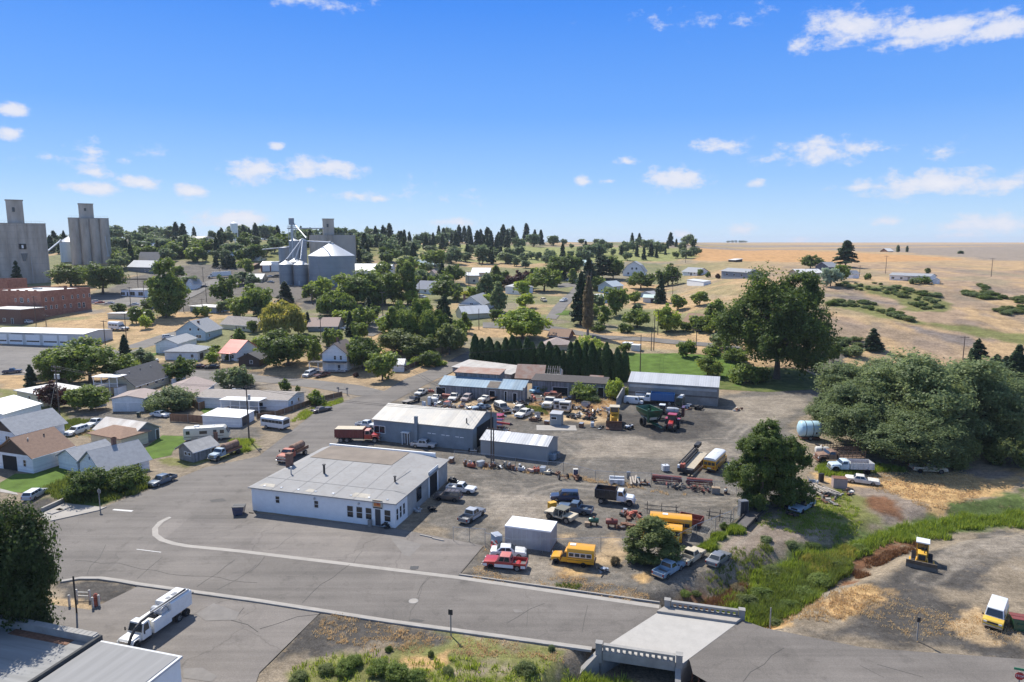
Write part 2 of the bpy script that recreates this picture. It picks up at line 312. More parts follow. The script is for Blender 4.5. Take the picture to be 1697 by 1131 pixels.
def build_ground():
 d=np.concatenate([np.arange(20,46,3.0),np.arange(46,132,.55),np.arange(132,300,1.3)])
 rows=list(d);k=d[-1]
 while k<900:k*=1.011;rows.append(k)
 while k<9500:k*=1.05;rows.append(k)
 rows=np.array(rows)
 us=np.concatenate([np.linspace(-1.9,-.8,30)[:-1],np.linspace(-.8,.8,400),np.linspace(.8,1.9,30)[1:]])
 U,D=np.meshgrid(us,rows)
 X=U*(D+4);Y=D
 Z=height(X,Y)
 near=np.clip((220-D)/60,0,1)
 Z=Z+(fbm(X/3.1,Y/3.1)-.5)*.10*near
 low=np.zeros(X.shape)
 for s in SHEETS:
  sd=signed(X,Y,s);low=np.maximum(low,np.clip((sd+.4)/.8,0,1))
 dd,par=seg_dist(X,Y,CREEK)
 Z=Z-low*.09*near
 col=np.empty(X.shape+(3,));col[:]=DRY
 nearmix=np.clip((205-D)/40,0,1)[...,None]
 col=col*(1-nearmix)+np.array((.235,.19,.135))*nearmix
 tw=np.clip((D-190)/40,0,1)*np.clip((.42-U)/.2,0,1)*_smooth((fbm(X/34+4,Y/34)-.33)/.2)*.9
 col=col*(1-tw[...,None])+np.where((fbm(X/70,Y/50+8)>.5)[...,None],np.array((.165,.178,.085)),np.array((.215,.195,.135)))*tw[...,None]
 rw=np.clip((D-195)/30,0,1)*np.clip((U-.33)/.08,0,1)*np.clip((520-D)/120,0,1)
 for q,c,s1 in((.46,(.27,.20,.155),21),(.5,(.235,.205,.125),33),(.56,(.19,.155,.13),13)):
  k=(rw*_smooth((fbm(X/s1+q*40,Y/s1*.6)-q)/.12)*.55)[...,None];col=col*(1-k)+np.array(c)*k
 for c,soft,rag,spec in ZONES:
  poly=px_poly(spec)
  sd=signed(X,Y,poly)
  sc=max(rag*1.6,.8)
  sd=sd+(fbm(X/sc+c[0]*50,Y/sc)-.5)*2*rag
  sd=sd+(fbm(X/.9+c[0]*90,Y/.9)-.5)*min(1.6,rag*.8)
  w=_smooth(sd/(soft*.55)*.5+.5)[...,None]
  col=col*(1-w)+np.array(c)*w
 for spec in TRACKS:
  w=px_poly(spec)
  sd=np.minimum(*[np.abs(seg_dist(X+fbm(X/9,Y/9)*1.5,Y+fbm(X/9+5,Y/9)*1.5,w)[0]-.95)]*2)
  k=(np.clip(1-sd/.55,0,1)*(.25+.5*fbm(X/4,Y/4)))[...,None];col=col*(1-k)+np.array((.275,.238,.19))*k
 nr,nc=X.shape
 V=np.stack([X.ravel(),Y.ravel(),Z.ravel()],1)
 i=np.arange(nr-1)[:,None]*nc+np.arange(nc-1)[None,:]
 Q=np.stack([i,i+1,i+nc+1,i+nc],-1).reshape(-1,4)
 m,nt,b=_nodes('ground soil')
 at=N(nt,'ShaderNodeVertexColor',layer_name='soil')
 tc=N(nt,'ShaderNodeTexCoord');vec=tc.outputs['Object']
 def noise(sc,det=5.0,rough=.6,st=None):
  v=vec
  if st:
   mp=N(nt,'ShaderNodeMapping');mp.inputs['Scale'].default_value=st[0];mp.inputs['Rotation'].default_value=(0,0,st[1])
   nt.links.new(vec,mp.inputs['Vector']);v=mp.outputs['Vector']
  n=N(nt,'ShaderNodeTexNoise',Scale=sc,Detail=det,Roughness=rough);nt.links.new(v,n.inputs['Vector']);return n.outputs['Fac']
 def rng(s,a,bb,lo,hi):
  r=N(nt,'ShaderNodeMapRange');r.inputs['From Min'].default_value=a;r.inputs['From Max'].default_value=bb;r.inputs['To Min'].default_value=lo;r.inputs['To Max'].default_value=hi
  nt.links.new(s,r.inputs['Value']);return r.outputs['Result']
 def mul(a,bb):
  r=N(nt,'ShaderNodeMath',operation='MULTIPLY');nt.links.new(a,r.inputs[0]);nt.links.new(bb,r.inputs[1]);return r.outputs[0]
 f=mul(rng(noise(.22,6.0,.65),.3,.7,.70,1.28),rng(noise(1.3,7.0,.75),.3,.7,.62,1.36))
 f=mul(f,rng(noise(6.0,5.0,.8),.3,.7,.50,1.48));f=mul(f,rng(noise(2.3,5.0,.7),.60,.70,1.0,.62))
 f=mul(f,rng(noise(1.0,4.0,.6,((.07,.9,1),R(20))),.35,.65,.9,1.12))
 mx=N(nt,'ShaderNodeMix',data_type='RGBA',blend_type='MULTIPLY');mx.inputs[0].default_value=1
 cc=N(nt,'ShaderNodeCombineColor')
 for q in range(3):nt.links.new(f,cc.inputs[q])
 nt.links.new(at.outputs['Color'],mx.inputs[6]);nt.links.new(cc.outputs[0],mx.inputs[7])
 m2=N(nt,'ShaderNodeMix',data_type='RGBA');m2.inputs[7].default_value=(.36,.26,.15,1)
 nt.links.new(rng(noise(.9,7.0,.75),.56,.72,0,.5),m2.inputs[0]);nt.links.new(mx.outputs[2],m2.inputs[6])
 nt.links.new(m2.outputs[2],b.inputs['Base Color'])
 b.inputs['Roughness'].default_value=.95;b.inputs['Specular IOR Level'].default_value=.1
 bp=N(nt,'ShaderNodeBump',Strength=.7,Distance=.12);nt.links.new(noise(3.0,8.0,.75),bp.inputs['Height']);nt.links.new(bp.outputs['Normal'],b.inputs['Normal'])
 me=rawmesh('ground',V,Q,[m])
 ca=me.color_attributes.new('soil','FLOAT_COLOR','POINT')
 ca.data.foreach_set('color',np.concatenate([col.reshape(-1,3),np.ones((V.shape[0],1))],1).astype(np.float32).ravel())
 me.polygons.foreach_set('use_smooth',[True]*len(Q))
 return tag(link('ground',me),kind='structure')
def asphaltmat(name,col,col2,cracks=.6):
 m,nt,b=_nodes(name)
 tc=N(nt,'ShaderNodeTexCoord');vec=tc.outputs['Object']
 def tex(sc,det=6.0,st=None):
  v=vec
  if st:
   mp=N(nt,'ShaderNodeMapping');mp.inputs['Scale'].default_value=st[0];mp.inputs['Rotation'].default_value=(0,0,st[1]);nt.links.new(vec,mp.inputs['Vector']);v=mp.outputs['Vector']
  n=N(nt,'ShaderNodeTexNoise',Scale=sc,Detail=det,Roughness=.65);nt.links.new(v,n.inputs['Vector']);return n.outputs['Fac']
 mx=N(nt,'ShaderNodeMix',data_type='RGBA');mx.inputs[6].default_value=c4(col);mx.inputs[7].default_value=c4(col2)
 r=N(nt,'ShaderNodeMapRange');r.inputs['From Min'].default_value=.34;r.inputs['From Max'].default_value=.66;nt.links.new(tex(.11),r.inputs['Value']);nt.links.new(r.outputs['Result'],mx.inputs[0])
 wv=tex(1.0,3.0,((.03,.55,1),R(14.2)))
 r2=N(nt,'ShaderNodeMapRange');r2.inputs['From Min'].default_value=.35;r2.inputs['From Max'].default_value=.65;r2.inputs['To Min'].default_value=.86;r2.inputs['To Max'].default_value=1.12;nt.links.new(wv,r2.inputs['Value'])
 r3=N(nt,'ShaderNodeMapRange');r3.inputs['From Min'].default_value=.3;r3.inputs['From Max'].default_value=.7;r3.inputs['To Min'].default_value=.85;r3.inputs['To Max'].default_value=1.15;nt.links.new(tex(7.0,3.0),r3.inputs['Value'])
 br=N(nt,'ShaderNodeTexVoronoi',Scale=.075);br.feature='F1';br.distance='CHEBYCHEV';nt.links.new(vec,br.inputs['Vector'])
 r4=N(nt,'ShaderNodeMapRange');r4.inputs['To Min'].default_value=.92;r4.inputs['To Max'].default_value=1.06
 sc=N(nt,'ShaderNodeSeparateColor');nt.links.new(br.outputs['Color'],sc.inputs[0]);nt.links.new(sc.outputs[0],r4.inputs['Value'])
 cur=None
 r6=N(nt,'ShaderNodeMapRange');r6.inputs['From Min'].default_value=.56;r6.inputs['From Max'].default_value=.70;r6.inputs['To Min'].default_value=1;r6.inputs['To Max'].default_value=.74;nt.links.new(tex(.42,7.0),r6.inputs['Value'])
 for s in(r2,r3,r4,r6):
  if cur is None:cur=s.outputs['Result'];continue
  q=N(nt,'ShaderNodeMath',operation='MULTIPLY');nt.links.new(cur,q.inputs[0]);nt.links.new(s.outputs['Result'],q.inputs[1]);cur=q.outputs[0]
 ns=N(nt,'ShaderNodeTexNoise',Scale=.35,Detail=5.0);nt.links.new(vec,ns.inputs['Vector'])
 ad=N(nt,'ShaderNodeMix',data_type='VECTOR');ad.inputs[0].default_value=.055
 nt.links.new(vec,ad.inputs[4]);sca=N(nt,'ShaderNodeVectorMath',operation='SCALE');sca.inputs['Scale'].default_value=40;nt.links.new(ns.outputs['Color'],sca.inputs[0]);nt.links.new(sca.outputs[0],ad.inputs[5])
 vo=N(nt,'ShaderNodeTexVoronoi',Scale=.085);vo.feature='DISTANCE_TO_EDGE';nt.links.new(ad.outputs[1],vo.inputs['Vector'])
 r5=N(nt,'ShaderNodeMapRange');r5.inputs['From Min'].default_value=0;r5.inputs['From Max'].default_value=.008;r5.inputs['To Min'].default_value=1-cracks;r5.inputs['To Max'].default_value=1.0;nt.links.new(vo.outputs['Distance'],r5.inputs['Value'])
 q=N(nt,'ShaderNodeMath',operation='MULTIPLY');nt.links.new(cur,q.inputs[0]);nt.links.new(r5.outputs['Result'],q.inputs[1]);cur=q.outputs[0]
 cc=N(nt,'ShaderNodeCombineColor')
 for i in range(3):nt.links.new(cur,cc.inputs[i])
 mm=N(nt,'ShaderNodeMix',data_type='RGBA',blend_type='MULTIPLY');mm.inputs[0].default_value=1;nt.links.new(mx.outputs[2],mm.inputs[6]);nt.links.new(cc.outputs[0],mm.inputs[7]);nt.links.new(mm.outputs[2],b.inputs['Base Color'])
 b.inputs['Roughness'].default_value=.85;b.inputs['Specular IOR Level'].default_value=.25
 bp=N(nt,'ShaderNodeBump',Strength=.25,Distance=.02);nt.links.new(tex(30,2.0),bp.inputs['Height']);nt.links.new(bp.outputs['Normal'],b.inputs['Normal'])
 return m
SHEETS=[]
_sheetq=[]
def sheet(name,spec,lift,m,step=None,under=True,world=None):
 poly=world or px_poly(spec)
 if under:SHEETS.append(poly)
 _sheetq.append((name,poly,lift,m,step))
def make_sheet(name,poly,lift,m,step=None):
 bm=bmesh.new()
 vs=[bm.verts.new((x,y,0))for x,y in poly]
 f=bm.faces.new(vs)
 bmesh.ops.triangulate(bm,faces=bm.faces)
 if step:
  for ax in(0,1):
   lo=min(p[ax]for p in poly);hi=max(p[ax]for p in poly);k=lo+step
   while k<hi:
    no=Vector((1,0,0))if ax==0 else Vector((0,1,0));co=Vector((k,0,0))if ax==0 else Vector((0,k,0))
    bmesh.ops.bisect_plane(bm,geom=bm.verts[:]+bm.edges[:]+bm.faces[:],plane_co=co,plane_no=no);k+=step
 bm.verts.ensure_lookup_table()
 xs=np.array([v.co.x for v in bm.verts]);ys=np.array([v.co.y for v in bm.verts]);h=height0(xs,ys)
 for v,z in zip(bm.verts,h):v.co.z=z+lift
 bmesh.ops.recalc_face_normals(bm,faces=bm.faces)
 for fc in bm.faces:
  if fc.normal.z<0:fc.normal_flip()
 me=bpy.data.meshes.new(name);bm.to_mesh(me);bm.free();me.materials.append(m)
 return tag(link(name,me),kind='structure')
ASPH=asphaltmat('worn asphalt',(.138,.123,.107),(.178,.158,.137),.12)
ASPH2=asphaltmat('pale lot asphalt',(.165,.146,.128),(.215,.19,.164),.25)
FARASPH=asphaltmat('far asphalt',(.145,.132,.118),(.19,.172,.152),.2)
CONC=mat('concrete',(.33,.30,.26),.85,var=.22,scale=.5,bump=.15,bscale=12)
CONCD=mat('old concrete',(.30,.285,.26),.9,var=.35,scale=.7,bump=.3,bscale=9)
LAWNM=mat('lawn grass',(.095,.150,.030),.95,var=.5,scale=.35,bump=.6,bscale=14,spec=.1)
LAWNM2=mat('dry lawn grass',(.085,.125,.03),.95,var=.5,scale=.5,col2=(.155,.165,.055),bump=.6,bscale=12,spec=.1)
GRAVM=mat('road gravel',(.15,.133,.113),.95,var=.35,scale=.6,bump=.5,bscale=14,spec=.1)
sheet('road','p -120 905 0 885 85 862 167 842 243 814 340 775 428 757 522 684 593 658 634 650 672 628 735 603 775 583 796 585 776 604 727 627 640 672 612 700 600 735 i 1325 250 j 50 590 1005 693 k 85 650 m 980 165 p 1095 1003 n 775 295 490 480 p 985 1076 m 640 390 0 285 i 740 606 540 572 430 570 320 590 p -80 990',.03,ASPH,12)
sheet('parking_lot','i 740 618 m 300 345 p 430 1115 380 1260 -140 1260 -140 1010 i 150 700 480 745',.02,ASPH2,12)
sheet('shop_forecourt','i 910 262 830 320 860 365 1005 394 j 0 838 m 975 160 k 85 652 j 1380 770 1000 700 45 596 i 1325 262',.034,ASPH2,12,False)
sheet('road_beyond_bridge','n 940 580 1060 495 1240 370 1280 340 1450 400 l 860 740 1697 800 3400 1010 3400 1330 600 1130 n 1150 800 980 700 960 620',.03,ASPH,12)
sheet('side_road','f 160 165 500 190 850 232 1010 270 1120 230 980 300 840 300 560 250 160 205 e 1250 330 1240 130 1690 160',.024,FARASPH,8)
sheet('town_road','p 60 626 150 594 264 556 302 546 330 540 330 548 300 560 230 580 150 606 90 630',.02,FARASPH,8)
sheet('town_lot','p -60 572 70 570 130 585 140 592 60 622 0 622 -60 622',.014,FARASPH,8)
sheet('hill_street','c 410 665 480 570 560 500 600 455 500 465 450 440 560 430 640 450 640 480 590 540 540 600 480 670',.16,FARASPH,8,False)
sheet('cross_street','c 0 690 100 690 400 700 780 775 1120 790 1490 825 1690 850 1690 875 1490 850 1100 815 780 800 400 740 0 725',.16,FARASPH,8,False)
sheet('main_street','a 590 665 800 670 950 690 1080 690 1240 620 1400 560 1695 540 1695 600 1400 600 1240 690 1100 735 940 742 740 735 600 728',.2,FARASPH,8,False)
sheet('bin_yard','b 0 540 100 530 250 560 450 580 600 590 600 620 400 650 300 700 200 640 0 610',.16,GRAVM,8,False)
sheet('farm_road','p 1335 606 1345 585 1395 582 1420 586 1395 596 1400 612 1385 640 1340 640 1362 630 1358 612',.02,GRAVM,6)
sheet('back_lane','b 700 880 850 790 960 750 1060 740 1060 770 980 800 940 860 860 900',.16,FARASPH,8,False)
sheet('lawn','c 930 890 1250 890 1690 920 1690 1110 1540 1090 1540 1045 930 1012',.05,LAWNM,8,False)
sheet('shaded_lawn','h 0 80 40 150 300 165 560 150 600 90 480 40 300 30 100 20 0 30',.045,LAWNM2,8,False)
sheet('house_lawn','e 0 870 100 810 220 810 450 740 430 840 300 905 140 935 0 920',.04,LAWNM,None,False)
sheet('side_lawn','e 950 640 1060 560 1195 565 1215 620 1130 660 1120 690 1000 715 960 690',.04,LAWNM,None,False)
sheet('fenced_lawn','e 1300 390 1440 350 1450 380 1340 420',.04,LAWNM,None,False)
sheet('far_lawn','e 860 50 880 30 1040 20 960 70 870 85',.06,LAWNM,8,False)
sheet('corner_lawn','c 460 640 520 612 570 612 560 642',.12,LAWNM,8,False)
sheet('hedge_lawn','b 1040 1060 1120 1040 1180 1090 1080 1110',.06,LAWNM,8,False)
sheet('sidewalk','e 240 1085 420 1000 480 1010 690 1030 640 1050 330 1120',.05,CONC,None)
sheet('walkway','e 0 930 120 950 110 936 0 908',.055,CONC,None,False)
_L=lambda a,b:[(a[0],a[1]),(b[0],b[1])]
def strip(name,pts,w0,w1,lift,h,m,kind='structure'):
 """kerb or painted line: a band with real thickness between two offsets from a line of ground points"""
 mb=MB();n=len(pts)
 def off(i,w):
  a=pts[max(i-1,0)];b=pts[min(i+1,n-1)];d=Vector((b.x-a.x,b.y-a.y)).normalized()
  return Vector((pts[i].x-d.y*w,pts[i].y+d.x*w,hz(pts[i].x,pts[i].y)*(1 if pts[i].y>195 else 0)))
 for i in range(n-1):
  q=[off(i,w0),off(i+1,w0),off(i+1,w1),off(i,w1)]
  mb.loft([p+Vector((0,0,lift-.1))for p in q],[p+Vector((0,0,lift+h))for p in q])
 return tag(mb.build(name,m),kind=kind)
def line(spec,step=4.0):
 w=px_poly(spec);out=[]
 for(x0,y0),(x1,y1)in zip(w[:-1],w[1:]):
  k=max(1,int(math.hypot(x1-x0,y1-y0)/step))
  for j in range(k):out.append(Vector((x0+(x1-x0)*j/k,y0+(y1-y0)*j/k,0)))
 out.append(Vector((w[-1][0],w[-1][1],0)));return out
def draw_ground():
 build_ground()
 for a in _sheetq:make_sheet(*a)
 strip('gutter',line('i 905 252 860 275 828 310 830 345 865 372 930 392 1005 405 j 0 845 m 980 172 n 760 262'),-.36,.36,.03,.012,CONC)
 strip('kerb',line('m 980 168 n 760 250'),.36,.54,.03,.12,CONC)
 strip('gutter',line('i 325 592 430 574 540 574 640 588 740 606 m 0 285 640 385 1640 522'),-.25,.25,.03,.012,CONC)
 strip('kerb',line('i 325 592 430 574 540 574 640 588 740 606 m 0 285 640 385 1640 522'),-.5,-.3,.03,.13,CONCD)
 strip('kerb',line('e 330 1120 640 1052 690 1030'),-.2,.0,.03,.12,CONC)
 WP=mat('worn white paint',(.62,.60,.56),.8,var=.35,scale=2.5)
 strip('road_marking',line('e 740 1045 865 1055'),-.22,.22,.034,.006,WP)
 strip('road_marking',line('e 1035 1131 1110 1095'),-.2,.2,.034,.006,WP)
 strip('road_marking',line('i 730 422 860 438'),-.06,.06,.034,.006,WP)
 CK=mat('tar filled crack',(.078,.072,.064),.9,var=.2)
 rr=random.Random(3)
 for sp in('m 450 108 360 170 260 250 200 300','m 832 170 790 240 770 300 738 385','m 1612 310 1600 380 1588 445','m 1400 300 1330 330 1270 370 1230 400','i 868 462 800 520 735 582','i 555 400 520 470 450 562','i 400 480 620 500 900 550 1380 600','i 1380 500 1250 590 1160 640','i 1250 480 1100 590 1060 620','l 440 742 330 820 262 870 240 920','l 830 830 960 900','l 940 830 1150 890','j 790 840 760 880 735 925','j 360 730 230 820 180 840','j 160 880 60 980','m 0 430 180 370 300 350','i 1380 860 1250 800 1080 770 1000 770','m 1330 300 1320 420','i 1310 740 1240 800','j 1220 1020 1140 1131'):
  w=line(sp,1.6);w=[Vector((p.x+rr.uniform(-.22,.22),p.y+rr.uniform(-.22,.22),0))for p in w]
  k=rr.uniform(.015,.034);strip('road_crack',w,-k,k,.036,.006,CK)
 PT=mat('asphalt patch',(.19,.172,.152),.9,var=.2,scale=1);PD=mat('dark asphalt patch',(.085,.078,.07),.9,var=.2,scale=1)
 for sp,m_ in(('i 1050 770 1140 710 1280 760 1260 800 1100 805',PT),('i 1130 1131 980 1110 980 1060 1080 1055 1160 1100',PT),('j 1105 970 1125 940 1160 945 1140 968',PD),('j 960 740 1180 800 1100 880 1060 870',PT),('m 735 385 760 375 815 385 800 392',PD),('m 1250 330 1290 330 1300 345 1260 345',PT),('i 1120 160 1190 150 1210 165 1130 172',PD)):
  make_sheet('asphalt_patch',px_poly(sp),.044,m_)
 strip('concrete_pad',line('B 620 735 630 800'),-4.0,4.2,.0,.06,CONC)
 strip('railway',line('J 0 720 340 715'),-1.2,1.2,.3,.1,GRAVM)
SUN_EL,SUN_AZ=50.0,-33.0
def build_sky():
 w=bpy.data.worlds.new('World');scn.world=w;w.use_nodes=True;nt=w.node_tree
 bg=nt.nodes['Background'];bg.inputs['Strength'].default_value=.12
 sky=N(nt,'ShaderNodeTexSky',sky_type='NISHITA');sky.sun_disc=False
 sky.sun_elevation=R(SUN_EL);sky.sun_rotation=R(SUN_AZ);sky.altitude=500;sky.air_density=1.0;sky.dust_density=.25;sky.ozone_density=3.0
 hs=N(nt,'ShaderNodeHueSaturation',Saturation=SKY_SAT,Value=1.0);nt.links.new(sky.outputs[0],hs.inputs['Color'])
 tc=N(nt,'ShaderNodeTexCoord');sp=N(nt,'ShaderNodeSeparateXYZ');nt.links.new(tc.outputs['Generated'],sp.inputs[0])
 def M(op,a,b=None,c=None):
  n=N(nt,'ShaderNodeMath',operation=op)
  for i,v in enumerate((a,b,c)):
   if v is None:continue
   if isinstance(v,(int,float)):n.inputs[i].default_value=v
   else:nt.links.new(v,n.inputs[i])
  return n.outputs[0]
 az=M('MULTIPLY',M('ARCTAN2',sp.outputs[0],sp.outputs[1]),180/PI);el=M('MULTIPLY',M('ARCSINE',sp.outputs[2]),180/PI)
 cb=N(nt,'ShaderNodeCombineXYZ');nt.links.new(az,cb.inputs[0]);nt.links.new(el,cb.inputs[1])
 CL=[(16,181,28,11,1),(14,221,30,11,1),(150,253,32,18,.55),(205,264,14,8,.5),(245,252,36,10,.5),(158,285,34,13,.9),(160,313,52,13,1),(232,303,42,13,1),(320,317,34,13,1),(385,365,72,20,1),(425,283,62,20,1.05),(540,278,78,17,1),(456,243,16,8,.9),(600,325,58,10,.7),(627,329,22,9,.95),(515,316,14,6,.5),(758,370,52,8,.7),(70,262,36,7,.35),(500,0,110,3,.5),(1190,30,110,26,.22),(1335,70,40,22,.8),(1410,45,95,48,1.0),(1560,50,150,50,1.05),(1640,50,110,40,1.0),(1500,70,70,26,.9),(1370,252,104,30,.9),(1310,262,60,16,.5),(1200,241,52,18,.9),(1120,298,66,24,1.05),(963,302,16,11,1),(1010,300,16,6,.4),(1038,268,18,8,.5),(1255,303,28,9,.5),(1565,250,46,18,.65),(1560,305,200,34,.98),(1440,310,70,12,.8),(1690,290,80,14,.6),(1470,367,42,10,.6),(1640,372,150,24,.85),(1230,382,34,12,.95),(1128,391,26,10,.9),(1318,398,36,6,.7),(1590,390,60,14,.6),(700,300,40,14,.25),(740,330,60,12,.22)]
 n1=N(nt,'ShaderNodeTexNoise',Scale=.5,Detail=9.0,Roughness=.66);mp=N(nt,'ShaderNodeMapping');mp.inputs['Scale'].default_value=(1,1.7,1)
 nt.links.new(cb.outputs[0],mp.inputs['Vector']);nt.links.new(mp.outputs[0],n1.inputs['Vector'])
 cur=None
 for x,y,rx,ry,k in CL:
  a=sight(x,y);L=math.sqrt(a[0]**2+a[1]**2+a[2]**2)
  A=math.degrees(math.atan2(a[0],a[1]));E=math.degrees(math.asin(a[2]/L))
  b=sight(x+rx*1.05,y-ry*1.1);L2=math.sqrt(b[0]**2+b[1]**2+b[2]**2)
  ra=abs(math.degrees(math.atan2(b[0],b[1]))-A);re=abs(math.degrees(math.asin(b[2]/L2))-E)
  v=N(nt,'ShaderNodeVectorMath',operation='MULTIPLY_ADD');nt.links.new(cb.outputs[0],v.inputs[0])
  v.inputs[1].default_value=(1/ra,1/re,0);v.inputs[2].default_value=(-A/ra,-E/re,0)
  l=N(nt,'ShaderNodeVectorMath',operation='LENGTH');nt.links.new(v.outputs[0],l.inputs[0])
  d=M('MULTIPLY_ADD',l.outputs['Value'],-k*.95,k)
  cur=d if cur is None else M('MAXIMUM',cur,d)
 nz=M('MULTIPLY',M('SUBTRACT',n1.outputs['Fac'],.5),2.4)
 den=M('ADD',M('MAXIMUM',cur,-1.0),nz)
 r=N(nt,'ShaderNodeMapRange',interpolation_type='SMOOTHSTEP');r.inputs['From Min'].default_value=.05;r.inputs['From Max'].default_value=.74;r.inputs['To Max'].default_value=.9;nt.links.new(den,r.inputs['Value'])
 r2=N(nt,'ShaderNodeMapRange');r2.inputs['From Min'].default_value=.5;r2.inputs['From Max'].default_value=1.6;nt.links.new(den,r2.inputs['Value'])
 cc=N(nt,'ShaderNodeMix',data_type='RGBA');cc.inputs[6].default_value=(4.5,4.7,5.4,1);cc.inputs[7].default_value=(5.7,5.5,5.6,1);nt.links.new(r2.outputs['Result'],cc.inputs[0])
 mx=N(nt,'ShaderNodeMix',data_type='RGBA');nt.links.new(r.outputs['Result'],mx.inputs[0]);nt.links.new(hs.outputs[0],mx.inputs[6]);nt.links.new(cc.outputs[2],mx.inputs[7])
 nt.links.new(mx.outputs[2],bg.inputs['Color'])
 rp=N(nt,'ShaderNodeValToRGB');cr=rp.color_ramp;nt.links.new(M('DIVIDE',el,60.0),rp.inputs[0])
 st=[(0,(3.5,4.5,5.75)),(.03,(2.9,4.2,5.8)),(.083,(1.85,3.35,5.85)),(.166,(.92,2.4,5.8)),(.30,(.34,1.6,5.45)),(.55,(1.1,1.95,4.2)),(1,(1.9,2.4,3.5))]
 cr.elements[0].position,cr.elements[1].position=0,1;cr.elements[0].color,cr.elements[1].color=c4(st[0][1],.1),c4(st[-1][1],.1)
 for a,c in st[1:-1]:cr.elements.new(a).color=c4(c,.1)
 sc=N(nt,'ShaderNodeVectorMath',operation='SCALE');sc.inputs['Scale'].default_value=10;nt.links.new(rp.outputs[0],sc.inputs[0])
 fm=N(nt,'ShaderNodeMapRange');fm.inputs['From Min'].default_value=20;fm.inputs['From Max'].default_value=55;fm.inputs['To Min'].default_value=.92;fm.inputs['To Max'].default_value=.75;nt.links.new(el,fm.inputs['Value'])
 m0=N(nt,'ShaderNodeMix',data_type='RGBA');nt.links.new(fm.outputs['Result'],m0.inputs[0]);nt.links.new(hs.outputs[0],m0.inputs[6]);nt.links.new(sc.outputs[0],m0.inputs[7]);nt.links.new(m0.outputs[2],mx.inputs[6])
 l=bpy.data.lights.new('sun','SUN');l.energy=SUN_E;l.angle=R(.55);l.color=(1,.955,.88)
 so=bpy.data.objects.new('sun',l);COL.objects.link(so)
 az,el=R(SUN_AZ),R(SUN_EL)
 d=Vector((math.sin(az)*math.cos(el),math.cos(az)*math.cos(el),math.sin(el)))
 so.rotation_euler=d.to_track_quat('Z','Y').to_euler();so.location=d*300
 if HAZE:
  mb=MB().box(-9800,9800,-900,9700,-4,95)
  m=bpy.data.materials.new('haze');m.use_nodes=True;t=m.node_tree
  t.nodes.remove(t.nodes['Principled BSDF'])
  v=N(t,'ShaderNodeVolumePrincipled',Density=HAZE);v.inputs['Color'].default_value=(.82,.9,1,1);v.inputs['Anisotropy'].default_value=.1
  t.links.new(v.outputs[0],t.nodes['Material Output'].inputs['Volume'])
  tag(mb.build('haze',m),kind='stuff')
 cam=bpy.data.cameras.new('camera');co=bpy.data.objects.new('camera',cam);COL.objects.link(co)
 co.location=(0,0,CAMH);co.rotation_euler=(PI/2-PITCH,0,0)
 cam.sensor_width=36;cam.lens=36*F/1697;cam.clip_end=30000;cam.clip_start=.5
 scn.camera=co
 scn.view_settings.view_transform='Standard';scn.view_settings.look='None';scn.view_settings.exposure=EXPO;scn.view_settings.gamma=1
 scn.cycles.volume_bounces=0;scn.cycles.max_bounces=5;scn.cycles.diffuse_bounces=3;scn.cycles.transparent_max_bounces=8
 scn.cycles.use_denoising=True
SKY_SAT=1.15;SUN_E=4.6;HAZE=.00007;EXPO=.5
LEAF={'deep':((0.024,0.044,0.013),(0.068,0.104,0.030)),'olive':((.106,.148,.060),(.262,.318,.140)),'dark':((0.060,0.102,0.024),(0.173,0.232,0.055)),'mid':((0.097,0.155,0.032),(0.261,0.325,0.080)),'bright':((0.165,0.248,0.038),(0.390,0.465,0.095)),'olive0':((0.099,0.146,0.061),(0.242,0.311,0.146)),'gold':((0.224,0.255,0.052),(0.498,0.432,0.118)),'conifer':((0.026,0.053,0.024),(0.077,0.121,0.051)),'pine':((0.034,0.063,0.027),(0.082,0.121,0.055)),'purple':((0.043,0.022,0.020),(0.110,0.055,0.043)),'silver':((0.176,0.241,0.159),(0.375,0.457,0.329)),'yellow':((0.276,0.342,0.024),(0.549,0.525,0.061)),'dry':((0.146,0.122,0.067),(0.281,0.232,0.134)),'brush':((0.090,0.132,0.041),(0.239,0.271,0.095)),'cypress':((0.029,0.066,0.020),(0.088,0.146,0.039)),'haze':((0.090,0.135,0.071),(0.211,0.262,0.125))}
def leaf(k):return leafmat('leaves '+k,*LEAF[k],trans={'conifer':.26,'cypress':.3,'pine':.28}.get(k,.48))
BARK=mat('bark',(.12,.09,.065),.95,var=.4,scale=6,bump=.5,bscale=20)
DEADW=mat('dead bark',(.26,.215,.175),.95,var=.3,scale=6)
def cards(pos,nor,size,g,aspect=1.0,hang=0.0):
 """a leaf card (two-triangle diamond-ish quad) at each point, roughly facing its normal"""
 n=len(pos)
 nor=nor+g.normal(0,.55,(n,3));nor/=np.linalg.norm(nor,axis=1)[:,None]+1e-9
 t=g.normal(0,1,(n,3))
 if hang:t=t*(1-hang)+np.array([0,0,-1.0])*hang*2.0
 t-=nor*(t*nor).sum(1)[:,None];t/=np.linalg.norm(t,axis=1)[:,None]+1e-9
 b=np.cross(nor,t)
 s=(size*g.uniform(.6,1.35,n))[:,None]
 a=t*s*aspect;c=b*s*.62
 k=g.uniform(-.25,.25,(n,1))
 V=np.stack([pos-a,pos+c+a*k+nor*s*.15,pos+a,pos-c+a*k*.6+nor*s*.1],1).reshape(-1,3)
 Q=np.arange(4*n).reshape(-1,4)
 return V,Q
